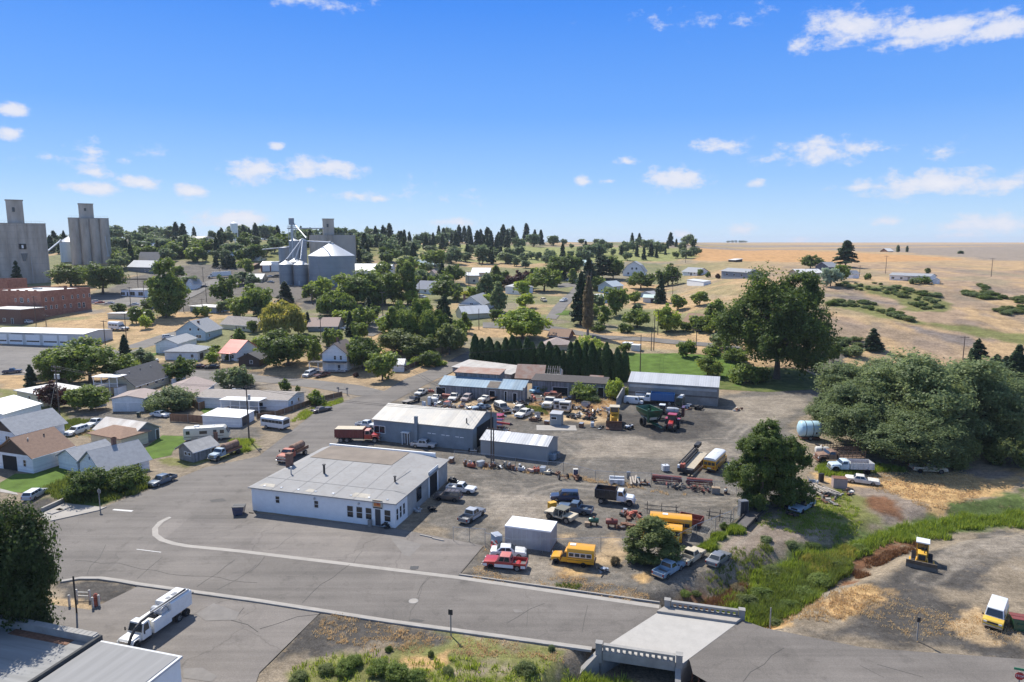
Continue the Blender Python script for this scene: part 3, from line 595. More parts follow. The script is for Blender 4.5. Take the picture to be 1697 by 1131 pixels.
def blobs_for(kind,h,w,g):
 B=[]
 r=w/2
 if kind in('broad','oak','dense'):
  base=.05*h if kind=='broad' else .0
  n=24
  cz,rz=(h+base)/2,(h-base)/2
  for i in range(n):
   a=g.uniform(0,2*PI);el=math.asin(g.uniform(-.85,1));k=g.uniform(.5,.84)
   B.append((k*r*math.cos(a)*math.cos(el),k*r*math.sin(a)*math.cos(el),cz+k*rz*math.sin(el),g.uniform(.22,.42)*r*(1.05 if el<.6 else .85)))
  B.append((0,0,cz,.5*min(r,rz)))
 elif kind=='upright':
  for i in range(34):
   t=g.uniform(.12,.97);a=g.uniform(0,2*PI)
   env=r*math.sin(min(1,(1.02-t)*1.5)*PI/2)*(.55+.45*min(1,t/.3))
   k=g.uniform(.4,.85)
   B.append((k*env*math.cos(a),k*env*math.sin(a),t*h,g.uniform(.2,.36)*r))
 elif kind=='shrub':
  for i in range(14):
   a=g.uniform(0,2*PI);k=math.sqrt(g.uniform(0,.62))
   hh=h*(1-.55*k*k)*g.uniform(.45,.72)
   B.append((k*r*math.cos(a),k*r*math.sin(a),hh,g.uniform(.3,.45)*min(r,h)))
  for i in range(6):
   a=g.uniform(0,2*PI);B.append((.55*r*math.cos(a),.55*r*math.sin(a),.25*h,.3*min(r,h)))
 return B
def crown_points(kind,h,w,n,g):
 r=w/2
 if kind in('broad','oak','upright','shrub','dense'):
  B=np.array(blobs_for(kind,h,w,g))
  p=B[:,3]**2;i=g.choice(len(B),n,p=p/p.sum())
  d=g.normal(0,1,(n,3));d/=np.linalg.norm(d,axis=1)[:,None]
  k=g.uniform(.0,1,n)**.35
  bump=1+.30*np.sin(d[:,0]*7+i*1.7)*np.sin(d[:,1]*6+i)+.12*np.sin(d[:,2]*11+i*2.3)
  pos=B[i,:3]+d*(B[i,3]*k*bump)[:,None]
  st=g.uniform(0,1,n)<.035
  pos=np.where(st[:,None],B[i,:3]+d*(B[i,3]*g.uniform(1.0,1.35,n))[:,None],pos)
  pos[:,2]=np.maximum(pos[:,2],.03*h)
  nor=d+np.array([0,0,.35]);return pos,nor,0
 if kind in('conifer','pine'):
  nb=150 if kind=='conifer' else 90
  z=g.uniform(.05 if kind=='conifer' else .12,1,nb)**.8;a=g.uniform(0,2*PI,nb)
  if kind=='conifer':env=r*(1-z)**.75*g.uniform(.75,1.2,nb)+.04*r
  else:env=r*np.sin(np.clip(1.08-z,0,1)*PI/2)**.7*g.uniform(.55,1.1,nb)
  p=env+.05*r;i=g.choice(nb,n,p=p/p.sum());k=g.uniform(0,1,n)**.6
  rr=env[i]*k;an=a[i]+g.normal(0,.13,n)
  pos=np.stack([rr*np.cos(an),rr*np.sin(an),z[i]*h*.985-rr*.28+g.normal(0,.012*h,n)],1)
  pos[:,2]=np.clip(pos[:,2],.02*h,h)
  nor=np.stack([np.cos(an)*.5,np.sin(an)*.5,np.ones(n)],1);return pos,nor,.15
 if kind=='column':
  z=g.uniform(0,1,n);a=g.uniform(0,2*PI,n)
  env=r*np.minimum(1,(1.02-z)*2.6)**.7*(.72+.28*np.minimum(1,z*5))
  env=env*(1+.18*np.sin(a*3+z*9)+.12*np.sin(a*5-z*21))
  k=g.uniform(.15,1,n)**.4
  pos=np.stack([env*k*np.cos(a),env*k*np.sin(a),z*h],1)
  nor=np.stack([np.cos(a),np.sin(a),np.full(n,.4)],1);return pos,nor,-.6
 if kind=='willow':
  nb=44
  a=g.uniform(0,2*PI,nb);k=np.sqrt(g.uniform(0,1,nb));top=h*(1-.38*k**2)*g.uniform(.86,1.0,nb);br=g.uniform(.13,.24,nb)*r
  i=g.choice(nb,n);t=g.uniform(0,1,n)**1.1
  an=g.uniform(0,2*PI,n);q=np.sqrt(g.uniform(0,1,n))
  drop=top[i]*(.30+.45*k[i])
  pos=np.stack([k[i]*r*.86*np.cos(a[i])+br[i]*q*np.cos(an),k[i]*r*.86*np.sin(a[i])+br[i]*q*np.sin(an),top[i]-drop*t-br[i]*q*q*.7],1)
  nor=np.stack([np.cos(an),np.sin(an),np.full(n,.25)],1);return pos,nor,.75
 if kind=='bare':
  z=g.uniform(.15,1,n);a=g.uniform(0,2*PI,n);env=r*np.minimum(1,(1.03-z)*3)*g.uniform(0,1,n)
  return np.stack([env*np.cos(a),env*np.sin(a),z*h],1),np.stack([np.cos(a),np.sin(a),np.zeros(n)],1),-.8
TREES={}
def tree_mesh(kind,lod,seed):
 """crown and trunk of one specimen at its nominal size"""
 key=(kind,lod,seed)
 if key in TREES:return TREES[key]
 g=np.random.default_rng(seed*31+len(kind)*7+lod)
 H0,W0={'broad':(10,9),'oak':(10,10),'dense':(10,10),'upright':(14,10),'shrub':(3,4),'conifer':(14,6),'pine':(12,8),'column':(8,2.2),'willow':(10,10),'bare':(12,3)}[kind]
 n={0:900,1:3200,2:11000,3:32000,4:80000}[lod]
 s={0:.082,1:.047,2:.027,3:.0165,4:.0115}[lod]*(H0+W0)/2*{'column':.95,'conifer':1.1,'shrub':1.05,'willow':.9}.get(kind,1)
 if kind=='bare':n//=3
 if kind=='column':n=int(n*.7)
 pos,nor,hang=crown_points(kind,H0,W0,int(n*1.45),g)
 if kind in('broad','oak','upright','shrub'):
  q=2*PI/(.30*W0);ph=g.uniform(0,6,6);X,Y,Z=pos.T
  f=np.sin(X*q+ph[0]+1.3*np.sin(Z*q*.6+ph[3]))*np.sin(Y*q+ph[1]+1.3*np.sin(X*q*.5+ph[4]))+.8*np.sin(Z*q*1.2+ph[2]+np.sin(Y*q*.7+ph[5]))
  k=f>-.45+g.normal(0,.22,len(f));pos,nor=pos[k],nor[k]
 pos,nor=pos[:n],nor[:n]
 V,Q=cards(pos,nor,s,g,{'willow':2.0,'conifer':1.25,'pine':1.2,'column':1.6,'bare':2.5}.get(kind,1.0),hang)
 V[:,2]=np.maximum(V[:,2],.0)
 cm=rawmesh('crown',V,Q,[leaf('mid')])
 mb=MB();rr=random.Random(seed)
 tr={'conifer':.018,'pine':.02,'column':.016,'shrub':.012,'bare':.028}.get(kind,.028)*H0
 top=H0*(.9 if kind in('conifer','pine','column','bare')else .55)
 pts=[Vector((0,0,-.3))];
 for j in range(1,5):pts.append(Vector((rr.uniform(-1,1)*.02*H0*(j>1),rr.uniform(-1,1)*.02*H0*(j>1),top*j/4)))
 for j in range(4):mb.cyl(pts[j],pts[j+1],tr*(1.25-.25*j if j==0 else 1-.22*j),tr*(1-.22*(j+1)),n=7)
 if kind in('broad','oak','dense','upright','willow','shrub','bare'):
  for j in range(9 if kind!='bare' else 26):
   t=rr.uniform(.25,.95);a=rr.uniform(0,2*PI);b0=Vector((0,0,top*t))
   L=W0*(.3 if kind!='bare' else .3)*rr.uniform(.5,1)*(1 if kind!='upright' else 1.15-t);up=H0*rr.uniform(.12,.34)
   e=b0+Vector((math.cos(a)*L,math.sin(a)*L,up));md=b0+(e-b0)*.5+Vector((0,0,-.04*H0))
   mb.cyl(b0,md,tr*.5,tr*.32,n=5);mb.cyl(md,e,tr*.32,tr*.08,n=5)
 o=mb.build('trunk',BARK);tm=o.data;bpy.data.objects.remove(o)
 TREES[key]=(cm,tm,H0,W0);return TREES[key]
def tree(label,t,x,y,top,wpx,kind='broad',col='mid',name='tree',group=None,cat='tree',lod=None,wscale=1.0,lean=(0,0),at=None,hm=None,wm=None,rz=None):
 """tree rooted where the photograph shows its foot; size from its height and spread in the picture"""
 p=at or P(t,x,y)
 k=mpp(p);z=TILE[t][2]
 h=hm or(y-top)*z*k*1.02;w=wm or wpx*z*k
 if lod is None:
  pxh=max(h,w)/k
  lod=0 if pxh<34 else 1 if pxh<62 else 2 if pxh<130 else 3
 seed=1+rnd.randrange(4 if lod>1 else 5)
 cm,tm,H0,W0=tree_mesh(kind,lod,seed)
 o=thing(name,label,cat,(p.x,p.y,p.z-.05),rnd.uniform(0,6.28)if rz is None else rz,group)
 o.scale=(w/W0*wscale,w/W0*wscale,h/H0)
 if lean!=(0,0):o.rotation_euler=(lean[0],lean[1],o.rotation_euler[2])
 c=link('crown',cm,o);c.material_slots[0].link='OBJECT';c.material_slots[0].material=leaf(col)
 tk=link('trunk',tm,o)
 if kind=='bare':tk.material_slots[0].link='OBJECT';tk.material_slots[0].material=DEADW
 return o
def grass(name,label,spec,n,hm,cols,seed,width=.032,spread=.35,cat=None,keep=None):
 """standing weeds and grass: bent blades in tufts, one uncountable mass"""
 g=np.random.default_rng(seed);poly=px_poly(spec);a=np.array(poly);lo,hi=a.min(0),a.max(0)
 pts=np.zeros((0,2))
 while len(pts)<n:
  q=g.uniform(lo,hi,(n*2,2));sd=signed(q[:,0],q[:,1],poly)+(fbm(q[:,0]/2.5,q[:,1]/2.5)-.5)*3
  q=q[(sd>0)&(fbm(q[:,0]/1.6+seed,q[:,1]/1.6)>.44+.22*g.uniform(-1,1,len(q)))];pts=np.concatenate([pts,q])
 pts=pts[:n]
 for s in SHEETS:
  pts=pts[signed(pts[:,0],pts[:,1],s)<-.1]
 n=len(pts)
 z=height(pts[:,0],pts[:,1])
 B=10
 px_=np.repeat(pts,B,0)+g.normal(0,spread*.45,(n*B,2));pz=np.repeat(z,B)-.05
 big=np.repeat(.55+.9*fbm(pts[:,0]/2.2,pts[:,1]/2.2),B)
 hh=hm*big*g.uniform(.5,1.25,n*B);an=g.uniform(0,2*PI,n*B);ln=hh*g.uniform(.1,.6,n*B);wd=width*g.uniform(.6,1.5,n*B)
 base=np.stack([px_[:,0],px_[:,1],pz],1);dv=np.stack([np.cos(an),np.sin(an),np.zeros(n*B)],1);sv=np.stack([-np.sin(an),np.cos(an),np.zeros(n*B)],1)
 mid=base+dv*(ln*.35)[:,None]+np.array([0,0,1.0])*(hh*.6)[:,None];tip=base+dv*ln[:,None]+np.array([0,0,1.0])*hh[:,None]
 V=np.stack([base-sv*wd[:,None],base+sv*wd[:,None],mid+sv*(wd*.8)[:,None],tip,mid-sv*(wd*.8)[:,None]],1).reshape(-1,3)
 i=np.arange(n*B)[:,None]*5
 Q=np.concatenate([i+np.array([[0,1,2,4]]),],0);T=i+np.array([[4,2,3,3]])
 Q=np.concatenate([Q,T],0)
 V=np.concatenate([V,V[i[:,0]+3]+1e-4],0);Q[len(i):,3]=5*n*B+np.arange(n*B)
 me=rawmesh(name,V,Q,[cols])
 return tag(link(name,me),label,cat,kind='stuff')
def siding(n,col,pitch=.2,var=.12):return ribbed(n,col,2,pitch,.7,0,var,None,1.2,.015,sharp=True)
WHITE=siding('white siding',(.80,.795,.77));WHITEP=mat('white paint',(.82,.815,.79),.6,var=.09,scale=1.2);CREAM=siding('cream siding',(.62,.56,.40))
GREYS=siding('grey siding',(.30,.31,.31));BLUEG=mat('blue grey block',(.20,.235,.26),.85,var=.25,scale=.6,bump=.2,bscale=6)
DKBRN=mat('dark brown boards',(.075,.05,.035),.8,var=.3,scale=2);PALEBL=siding('pale blue siding',(.42,.52,.56));TANW=siding('tan siding',(.50,.43,.31))
BRICK=mat('red brick',(.33,.135,.085),.9,var=.3,scale=.8,col2=(.43,.20,.13),bump=.3,bscale=9);BRICKD=mat('brown brick',(.19,.10,.07),.9,var=.3,scale=2)
SH_BRN=mat('brown shingles',(.29,.185,.125),.95,var=.25,scale=2.2,bump=.4,bscale=10);SH_GRY=mat('grey shingles',(.31,.315,.32),.95,var=.22,scale=1.6,bump=.4,bscale=10)
SH_DRK=mat('dark shingles',(.095,.092,.094),.95,var=.25,scale=1.8,bump=.4,bscale=10);SH_TAN=mat('pinkish shingles',(.34,.27,.235),.95,var=.2,scale=2,bump=.4,bscale=10);SH_TAUPE=mat('taupe shingles',(.33,.29,.25),.95,var=.2,scale=1.6,bump=.3,bscale=10)
RED_MET=ribbed('red sheet roof',(.52,.16,.12),0,.4,.4,.2,.15);WHT_METX=ribbed('white sheet roof',(.60,.60,.58),0,.5,.5,.05,.08,depth=.02);WHT_METY=ribbed('white sheet roof across',(.60,.60,.58),1,.5,.5,.05,.08,depth=.02)
GALX=ribbed('galvanised roof',(.40,.41,.42),0,.45,.5,.25,.12,depth=.02);GALY=ribbed('galvanised roof across',(.40,.41,.42),1,.45,.5,.25,.12,depth=.02)
RUSTX=ribbed('rusty sheet roof',(.30,.165,.115),0,.5,.7,.15,.25,(.46,.32,.25),.9);RUSTP=mat('patchy rusty sheets',(.40,.31,.25),.75,.05,.3,.6,(.27,.13,.085))
PLANK=ribbed('weathered planks',(.26,.255,.245),0,.22,.9,0,.45,(.33,.33,.33),.8,.02,sharp=True);PLANKY=ribbed('weathered planks across',(.26,.255,.245),1,.22,.9,0,.45,(.33,.33,.33),.8,.02,sharp=True)
GLASS=mat('dark window glass',(.018,.022,.027),.08,var=0,spec=.6);DOORM=mat('white door',(.68,.68,.66),.5,var=.08);DARK=mat('dark opening',(.012,.012,.013),.9,var=0);DKDOOR=mat('dark door',(.05,.05,.055),.5,var=.1)
TRIM=mat('white trim',(.78,.78,.76),.55,var=.05);STEEL=mat('galvanised steel',(.42,.44,.46),.4,.6,var=.15);RUSTM=mat('rusty iron',(.15,.07,.04),.85,.1,var=.4,scale=4,col2=(.25,.13,.08));BLACKM=mat('black iron',(.03,.03,.032),.6,.2,var=.2)
WOOD=mat('bare wood',(.33,.24,.155),.85,var=.35,scale=3);WOODG=mat('grey wood',(.28,.255,.225),.9,var=.35,scale=3);FENCEW=ribbed('cedar boards',(.30,.165,.09),0,.16,.85,0,.3,None,2,.02,sharp=True)
TARROOF=mat('grey membrane roof',(.285,.276,.262),.85,var=.16,scale=.3,bump=.08,bscale=3,dirt=.22);TARBRN=mat('brown gravel roof',(.225,.185,.145),.95,var=.25,scale=.4,bump=.3,bscale=20)
WHTMEM=mat('white membrane roof',(.62,.60,.56),.7,var=.10,scale=.3);OLDCONC=mat('stained concrete',(.40,.35,.285),.9,var=.34,scale=.3,stretch=(1,1,.25),col2=(.51,.455,.385),bump=.1,bscale=2)
def hat(t,x,y,p):
 """height above point p's ground of something seen straight above it at that pixel"""
 r=sight(*px(t,x,y));k=math.hypot(p.x,p.y)/math.hypot(r[0],r[1]);return CAMH+r[2]*k-p.z
def parse(s):
 a=s.split();return a[0],float(a[1]),float(a[2])
def openings(root,Lx,Ly,wins,trim,off=.0):
 for w in wins:
  wall,s,z,ww,hh=w[:5];kd=w[5]if len(w)>5 else 'w'
  fr=trim if len(w)<7 or w[6]is None else w[6]
  def bx(mb,u0,u1,z0,z1,d0,d1):
   if wall=='c':mb.box(u0,u1,-d1,-d0,z0,z1)
   elif wall=='b':mb.box(-d1,-d0,u0,u1,z0,z1)
   elif wall=='d':mb.box(u0,u1,Ly+d0,Ly+d1,z0,z1)
   else:mb.box(Lx+d0,Lx+d1,u0,u1,z0,z1)
  f=MB();t=.09 if kd!='g' else .12
  bx(f,s,s+t,z,z+hh,-.05,.05);bx(f,s+ww-t,s+ww,z,z+hh,-.05,.05);bx(f,s+t,s+ww-t,z+hh-t,z+hh,-.05,.05)
  if kd=='w':
   bx(f,s+t,s+ww-t,z,z+t,-.05,.07)
   if ww>1.3:bx(f,s+ww/2-.03,s+ww/2+.03,z+t,z+hh-t,-.03,.045)
   elif hh>1.0:bx(f,s+t,s+ww-t,z+hh/2-.025,z+hh/2+.025,-.03,.045)
  nm={'w':'window','d':'door','g':'garage_door','o':'opening','k':'door','n':'garage_door'}[kd]
  fo=f.build(nm,fr,root)
  q=MB();bx(q,s+t,s+ww-t,z+(t if kd=='w' else 0),z+hh-t,-.02,.02)
  if kd=='g':
   q.m(0)
   for j in range(1,4):bx(q,s+t,s+ww-t,z+hh*j/4-.03,z+hh*j/4+.01,.02,.035)
  q.build({'w':'pane','d':'panel','g':'panel','o':'void','k':'panel','n':'panel'}[kd],{'w':GLASS,'d':DOORM,'g':DOORM,'o':DARK,'k':DKDOOR,'n':DKDOOR}[kd],fo)
def building(name,label,A,C,B,h,roof='gable',ridge='x',rise=1.8,wall=None,roofm=None,wins=(),over=.4,chim=(),cat='house',trim=None,group=None,base=.5,gablem=None,vents=0,shift=None):
 """A = nearest ground corner; C = far end of its right-hand wall (or (length, heading)); B = far end of its left-hand wall (or length)"""
 pA=P(*parse(A))if isinstance(A,str)else A
 if isinstance(C,str):
  v=P(*parse(C))-pA;Lx=math.hypot(v.x,v.y);ang=math.atan2(v.y,v.x)
 elif C[1]is None:
  v=P(*parse(B))-pA;ang=math.atan2(v.y,v.x)-PI/2;Lx=C[0]if not isinstance(C[0],str)else(P(*parse(C[0]))-pA).length
 else:Lx,ang=C[0],R(C[1])
 dy=Vector((-math.sin(ang),math.cos(ang),0))
 Ly=abs((P(*parse(B))-pA).dot(dy))if isinstance(B,str)else B
 if isinstance(h,tuple):h=hat(*h,pA)
 dx=Vector((math.cos(ang),math.sin(ang),0))
 if isinstance(rise,tuple):rise=max(.5,hat(*rise,pA+(dx*Lx/2 if ridge=='y' or roof=='gambrel' else dy*Ly/2))-h)
 zs=[hz(*(pA+dx*i*Lx+dy*j*Ly).xy)for i in(0,1)for j in(0,1)]
 z0=pA.z;lo=min(zs)-z0-base
 root=thing(name,label,cat,pA,ang,group)
 wall=wall or WHITE;trim=trim or TRIM;roofm=roofm or SH_GRY
 mb=MB();mids=[wall]
 if gablem:mids.append(gablem)
 if roof=='gable':
  if ridge=='x':
   mb.prism_x([(0,lo),(Ly,lo),(Ly,h),(Ly/2,h+rise),(0,h)],0,Lx)
  else:mb.prism_y([(0,lo),(Lx,lo),(Lx,h),(Lx/2,h+rise),(0,h)],0,Ly)
 elif roof=='gambrel':
  mb.prism_y([(0,lo),(Lx,lo),(Lx,h),(Lx*.8,h+rise*.62),(Lx/2,h+rise),(Lx*.2,h+rise*.62),(0,h)],0,Ly)
 elif roof=='shed':mb.prism_x([(0,lo),(Ly,lo),(Ly,h+rise),(0,h)],0,Lx)
 elif roof=='shedx':mb.prism_y([(0,lo),(Lx,lo),(Lx,h+rise),(0,h)],0,Ly)
 else:mb.box(0,Lx,0,Ly,lo,h)
 mb.build('wall',wall,root)
 if gablem and roof=='gable':
  g=MB()
  if ridge=='x':
   g.prism_x([(.15,h+.1),(Ly-.15,h+.1),(Ly/2,h+rise-.12)],-.06,.02)
  else:g.prism_y([(.15,h+.1),(Lx-.15,h+.1),(Lx/2,h+rise-.12)],-.06,.02)
  g.build('gable',gablem,root)
 r=MB();t=.14;o=over;e=.02
 def slope(a,b,c,d):r.panel(a,b,c,d,t)
 if roof=='gable':
  if ridge=='x':
   k=rise/(Ly/2)
   slope((-o,-o,h-o*k+e),(Lx+o,-o,h-o*k+e),(Lx+o,Ly/2,h+rise+e),(-o,Ly/2,h+rise+e))
   slope((-o,Ly/2,h+rise+e+.002),(Lx+o,Ly/2,h+rise+e+.002),(Lx+o,Ly+o,h-o*k+e),(-o,Ly+o,h-o*k+e))
  else:
   k=rise/(Lx/2)
   slope((-o,Ly+o,h-o*k+e),(-o,-o,h-o*k+e),(Lx/2,-o,h+rise+e),(Lx/2,Ly+o,h+rise+e))
   slope((Lx/2,Ly+o,h+rise+e+.002),(Lx/2,-o,h+rise+e+.002),(Lx+o,-o,h-o*k+e),(Lx+o,Ly+o,h-o*k+e))
 elif roof=='gambrel':
  q=[(-o,h-.3),(Lx*.2,h+rise*.62),(Lx/2,h+rise),(Lx*.8,h+rise*.62),(Lx+o,h-.3)]
  for(x0,a),(x1,b)in zip(q[:-1],q[1:]):slope((x0,Ly+o,a+e),(x0,-o,a+e),(x1,-o,b+e),(x1,Ly+o,b+e))
 elif roof=='hip':
  m=min(Lx,Ly)/2;ex=.0
  if Lx>=Ly:a,b=(m,Ly/2),(Lx-m,Ly/2)
  else:a,b=(Lx/2,m),(Lx/2,Ly-m)
  base_=[(-o,-o),(Lx+o,-o),(Lx+o,Ly+o),(-o,Ly+o)]
  vs=[(x,y,h-.05)for x,y in base_]+[(x,y,h+.12)for x,y in base_]+[(a[0],a[1],h+rise),(b[0]+.01,b[1]+.01,h+rise)]
  fs=[(0,3,2,1),(0,1,5,4),(1,2,6,5),(2,3,7,6),(3,0,4,7)]
  fs+=[(4,5,9,8),(5,6,9),(6,7,8,9),(7,4,8)]if Lx>=Ly else[(4,5,8),(5,6,9,8),(6,7,9),(7,4,8,9)]
  r.add(vs,fs)
 elif roof=='shed':
  k=rise/Ly;slope((-o,-o,h-o*k+e),(Lx+o,-o,h-o*k+e),(Lx+o,Ly+o,h+rise+o*k+e),(-o,Ly+o,h+rise+o*k+e))
 elif roof=='shedx':
  k=rise/Lx;slope((-o,Ly+o,h-o*k+e),(-o,-o,h-o*k+e),(Lx+o,-o,h+rise+o*k+e),(Lx+o,Ly+o,h+rise+o*k+e))
 elif roof=='flat':r.box(-o,Lx+o,-o,Ly+o,h+.01,h+.2)
 elif roof=='parapet':
  r.box(.32,Lx-.32,.32,Ly-.32,h+.004,h+.1)
 ro=r.build('roof',roofm,root)
 if roof=='gable' and over>=.3:
  k=rise/((Ly if ridge=='x' else Lx)/2);ze=h-o*k
  for z in(((-o,Lx+o,-o-.12,-o-.005),(-o,Lx+o,Ly+o+.005,Ly+o+.12))if ridge=='x' else((-o-.12,-o-.005,-o,Ly+o),(Lx+o+.005,Lx+o+.12,-o,Ly+o))):MB().box(*z,ze-.02,ze+.12).build('gutter',trim,root)
 if roof=='parapet':
  for j,(x0,x1,y0,y1)in enumerate(((0,Lx,0,.3),(0,Lx,Ly-.3,Ly),(0,.3,.3,Ly-.3),(Lx-.3,Lx,.3,Ly-.3))):
   MB().box(x0,x1,y0,y1,h+.003,h+rise).build('parapet',wall,root)
 for cx,cy,w,z1 in chim:
  c=MB().box(cx-w/2,cx+w/2,cy-w/2,cy+w/2,h-.3,z1).box(cx-w/2-.06,cx+w/2+.06,cy-w/2-.06,cy+w/2+.06,z1-.15,z1)
  c.build('chimney',BRICKD,ro)
 for j in range(vents):
  vx,vy=Lx*(j+.6)/(vents+.4),Ly*.36
  zz=h+(rise*.72 if roof=='gable' and ridge=='x' else .15)
  MB().cyl((vx,vy,zz-.4),(vx,vy,zz+.45),.12,n=8).build('vent_pipe',BLACKM if j%2 else STEEL,ro)
 openings(root,Lx,Ly,wins,trim)
 root['_d']=0;del root['_d']
 root_info[root.name]=(Lx,Ly,h,ang,pA)
 return root
root_info={}
TYRE=mat('tyre rubber',(.022,.022,.023),.85,var=.2);RIM=mat('wheel rim',(.40,.41,.42),.35,.7,var=.1);RIMW=mat('white rim',(.62,.61,.58),.5,var=.15)
CHROME=mat('dull chrome',(.5,.5,.5),.25,.85,var=.1);LAMPW=mat('clear lamp',(.72,.72,.68),.12,var=0);LAMPR=mat('red lamp',(.35,.02,.015),.2,var=0);LAMPO=mat('amber lamp',(.55,.2,.02),.2,var=0)
CARGLASS=mat('car glass',(.03,.037,.042),.05,var=0,spec=.8);CARBLK=mat('black plastic',(.03,.03,.032),.6,var=.1);BEDLINE=mat('bed floor',(.12,.12,.12),.8,var=.3,scale=3)
def paint(n,c,worn=0):return mat('paint '+n,c,.32 if not worn else .6,.0,.06 if not worn else .25,1.5 if not worn else 1.2,coat=.4 if not worn else 0,dirt=.18 if not worn else .45)
PW=paint('white',(.72,.72,.70));PWO=paint('old white',(.64,.61,.54),1);PSIL=paint('silver',(.44,.45,.46));PGRY=paint('grey',(.18,.185,.19));PBLK=paint('black',(.025,.025,.028));PNAVY=paint('navy',(.025,.045,.10))
PBLUE=paint('slate blue',(.09,.125,.165));PLBL=paint('faded blue',(.25,.34,.42),1);PRED=paint('red',(.42,.03,.025));PDRED=paint('dark red',(.10,.025,.028));PBRN=paint('brown grey',(.115,.095,.085));PTAN=paint('tan',(.50,.43,.31),1)
PYEL=paint('bus yellow',(.72,.34,.012));PORG=paint('machine yellow',(.66,.36,.03),1);PGRN=paint('green',(.02,.09,.045));PORED=paint('old red',(.40,.10,.06),1);PCREAM=paint('cream',(.68,.63,.50));PBLU=paint('truck blue',(.045,.16,.36));PROX=paint('oxide red',(.20,.045,.035),1);PRUST=mat('rusted body',(.19,.10,.065),.85,var=.4,scale=2,col2=(.30,.19,.13));PDKGR=paint('dark green',(.02,.05,.042))
_wheels={}
def wheel(root,x,y,r,w,rim=None):
 """tyre with a dished rim as its sub-part"""
 k=(round(r,2),round(w,2));s=1 if y>0 else-1
 if k not in _wheels:
  a=MB().rev([(r*.62,-w/2),(r*.93,-w/2),(r,-w*.36),(r,w*.36),(r*.93,w/2),(r*.62,w/2)],18,axis='y').build('wheel',TYRE,smooth=True)
  b=MB().rev([(r*.63,-w*.47),(r*.63,w*.47)],14,axis='y').rev([(.001,w*.30),(r*.2,w*.34),(r*.3,w*.22),(r*.52,w*.2),(r*.64,w*.5)],14,axis='y').rev([(.001,-w*.46),(r*.63,-w*.46)],14,axis='y').build('rim',RIM,smooth=True)
  _wheels[k]=(a.data,b.data);bpy.data.objects.remove(a);bpy.data.objects.remove(b)
 o=link('wheel',_wheels[k][0],root);o.location=(x,y,r)
 if s<0:o.rotation_euler=(0,0,PI)
 q=link('rim',_wheels[k][1],o)
 if rim:q.material_slots[0].link='OBJECT';q.material_slots[0].material=rim
 return o
def place(pf,pr,W,L0,lo=.86,hi=1.16):
 """pf, pr: ground points under the front and rear of the side one sees; the body lies beyond that line"""
 a,b=P(*parse(pf))if isinstance(pf,str)else pf,P(*parse(pr))if isinstance(pr,str)else pr
 v=(a-b);v.z=0;L=v.length;v.normalize()
 s=max(lo,min(hi,L/L0));n=Vector((-v.y,v.x,0));mid=(a+b)/2
 if n.dot(Vector((mid.x,mid.y,0)))<0:n=-n
 c=mid+n*(W*s/2);c.z=hz(c.x,c.y)
 return c,math.atan2(v.y,v.x),s
def slope_of(c,rz,L):
 d=Vector((math.cos(rz),math.sin(rz),0))*(L/2)
 return-math.atan2(hz(c.x+d.x,c.y+d.y)-hz(c.x-d.x,c.y-d.y),L)
def arch(cx,r,z,n=5):
 return[(cx+r*math.cos(a),max(z,z+r*math.sin(a)*.92))for a in[PI*(n-i)/n for i in range(n+1)]]
KIND={'sedan':(4.7,1.78,1.42,.95,.32,1.42,-1.32,.88,.95,.30,-.95,-1.62,.98),'old_sedan':(5.4,1.95,1.40,.92,.34,1.65,-1.55,.92,.85,.25,-.95,-1.45,.90),'coupe':(4.8,1.8,1.32,.92,.32,1.45,-1.35,.86,.75,.1,-.85,-1.6,.95),'suv':(4.75,1.85,1.78,1.10,.37,1.42,-1.38,1.05,1.0,.45,-2.18,-2.30,1.08),'wagon':(4.7,1.8,1.55,1.0,.33,1.42,-1.32,.92,1.1,.45,-1.95,-2.28,1.0),'hatch':(4.1,1.72,1.5,.98,.31,1.3,-1.2,.92,1.0,.4,-1.45,-1.95,.98),'minivan':(4.9,1.95,1.75,1.05,.33,1.5,-1.4,1.0,1.5,.75,-2.2,-2.4,1.05),'van':(5.3,2.0,2.05,1.15,.36,1.65,-1.55,1.12,1.75,1.3,-2.5,-2.6,1.15),'pickup':(5.4,1.9,1.72,1.08,.38,1.68,-1.62,1.05,.95,.45,-.55,-.72,1.08),'crew':(5.3,1.85,1.74,1.08,.37,1.62,-1.55,1.04,1.15,.65,-.85,-1.0,1.06),'xcab':(5.6,1.95,1.8,1.12,.4,1.75,-1.68,1.1,1.1,.6,-.72,-.9,1.12)}
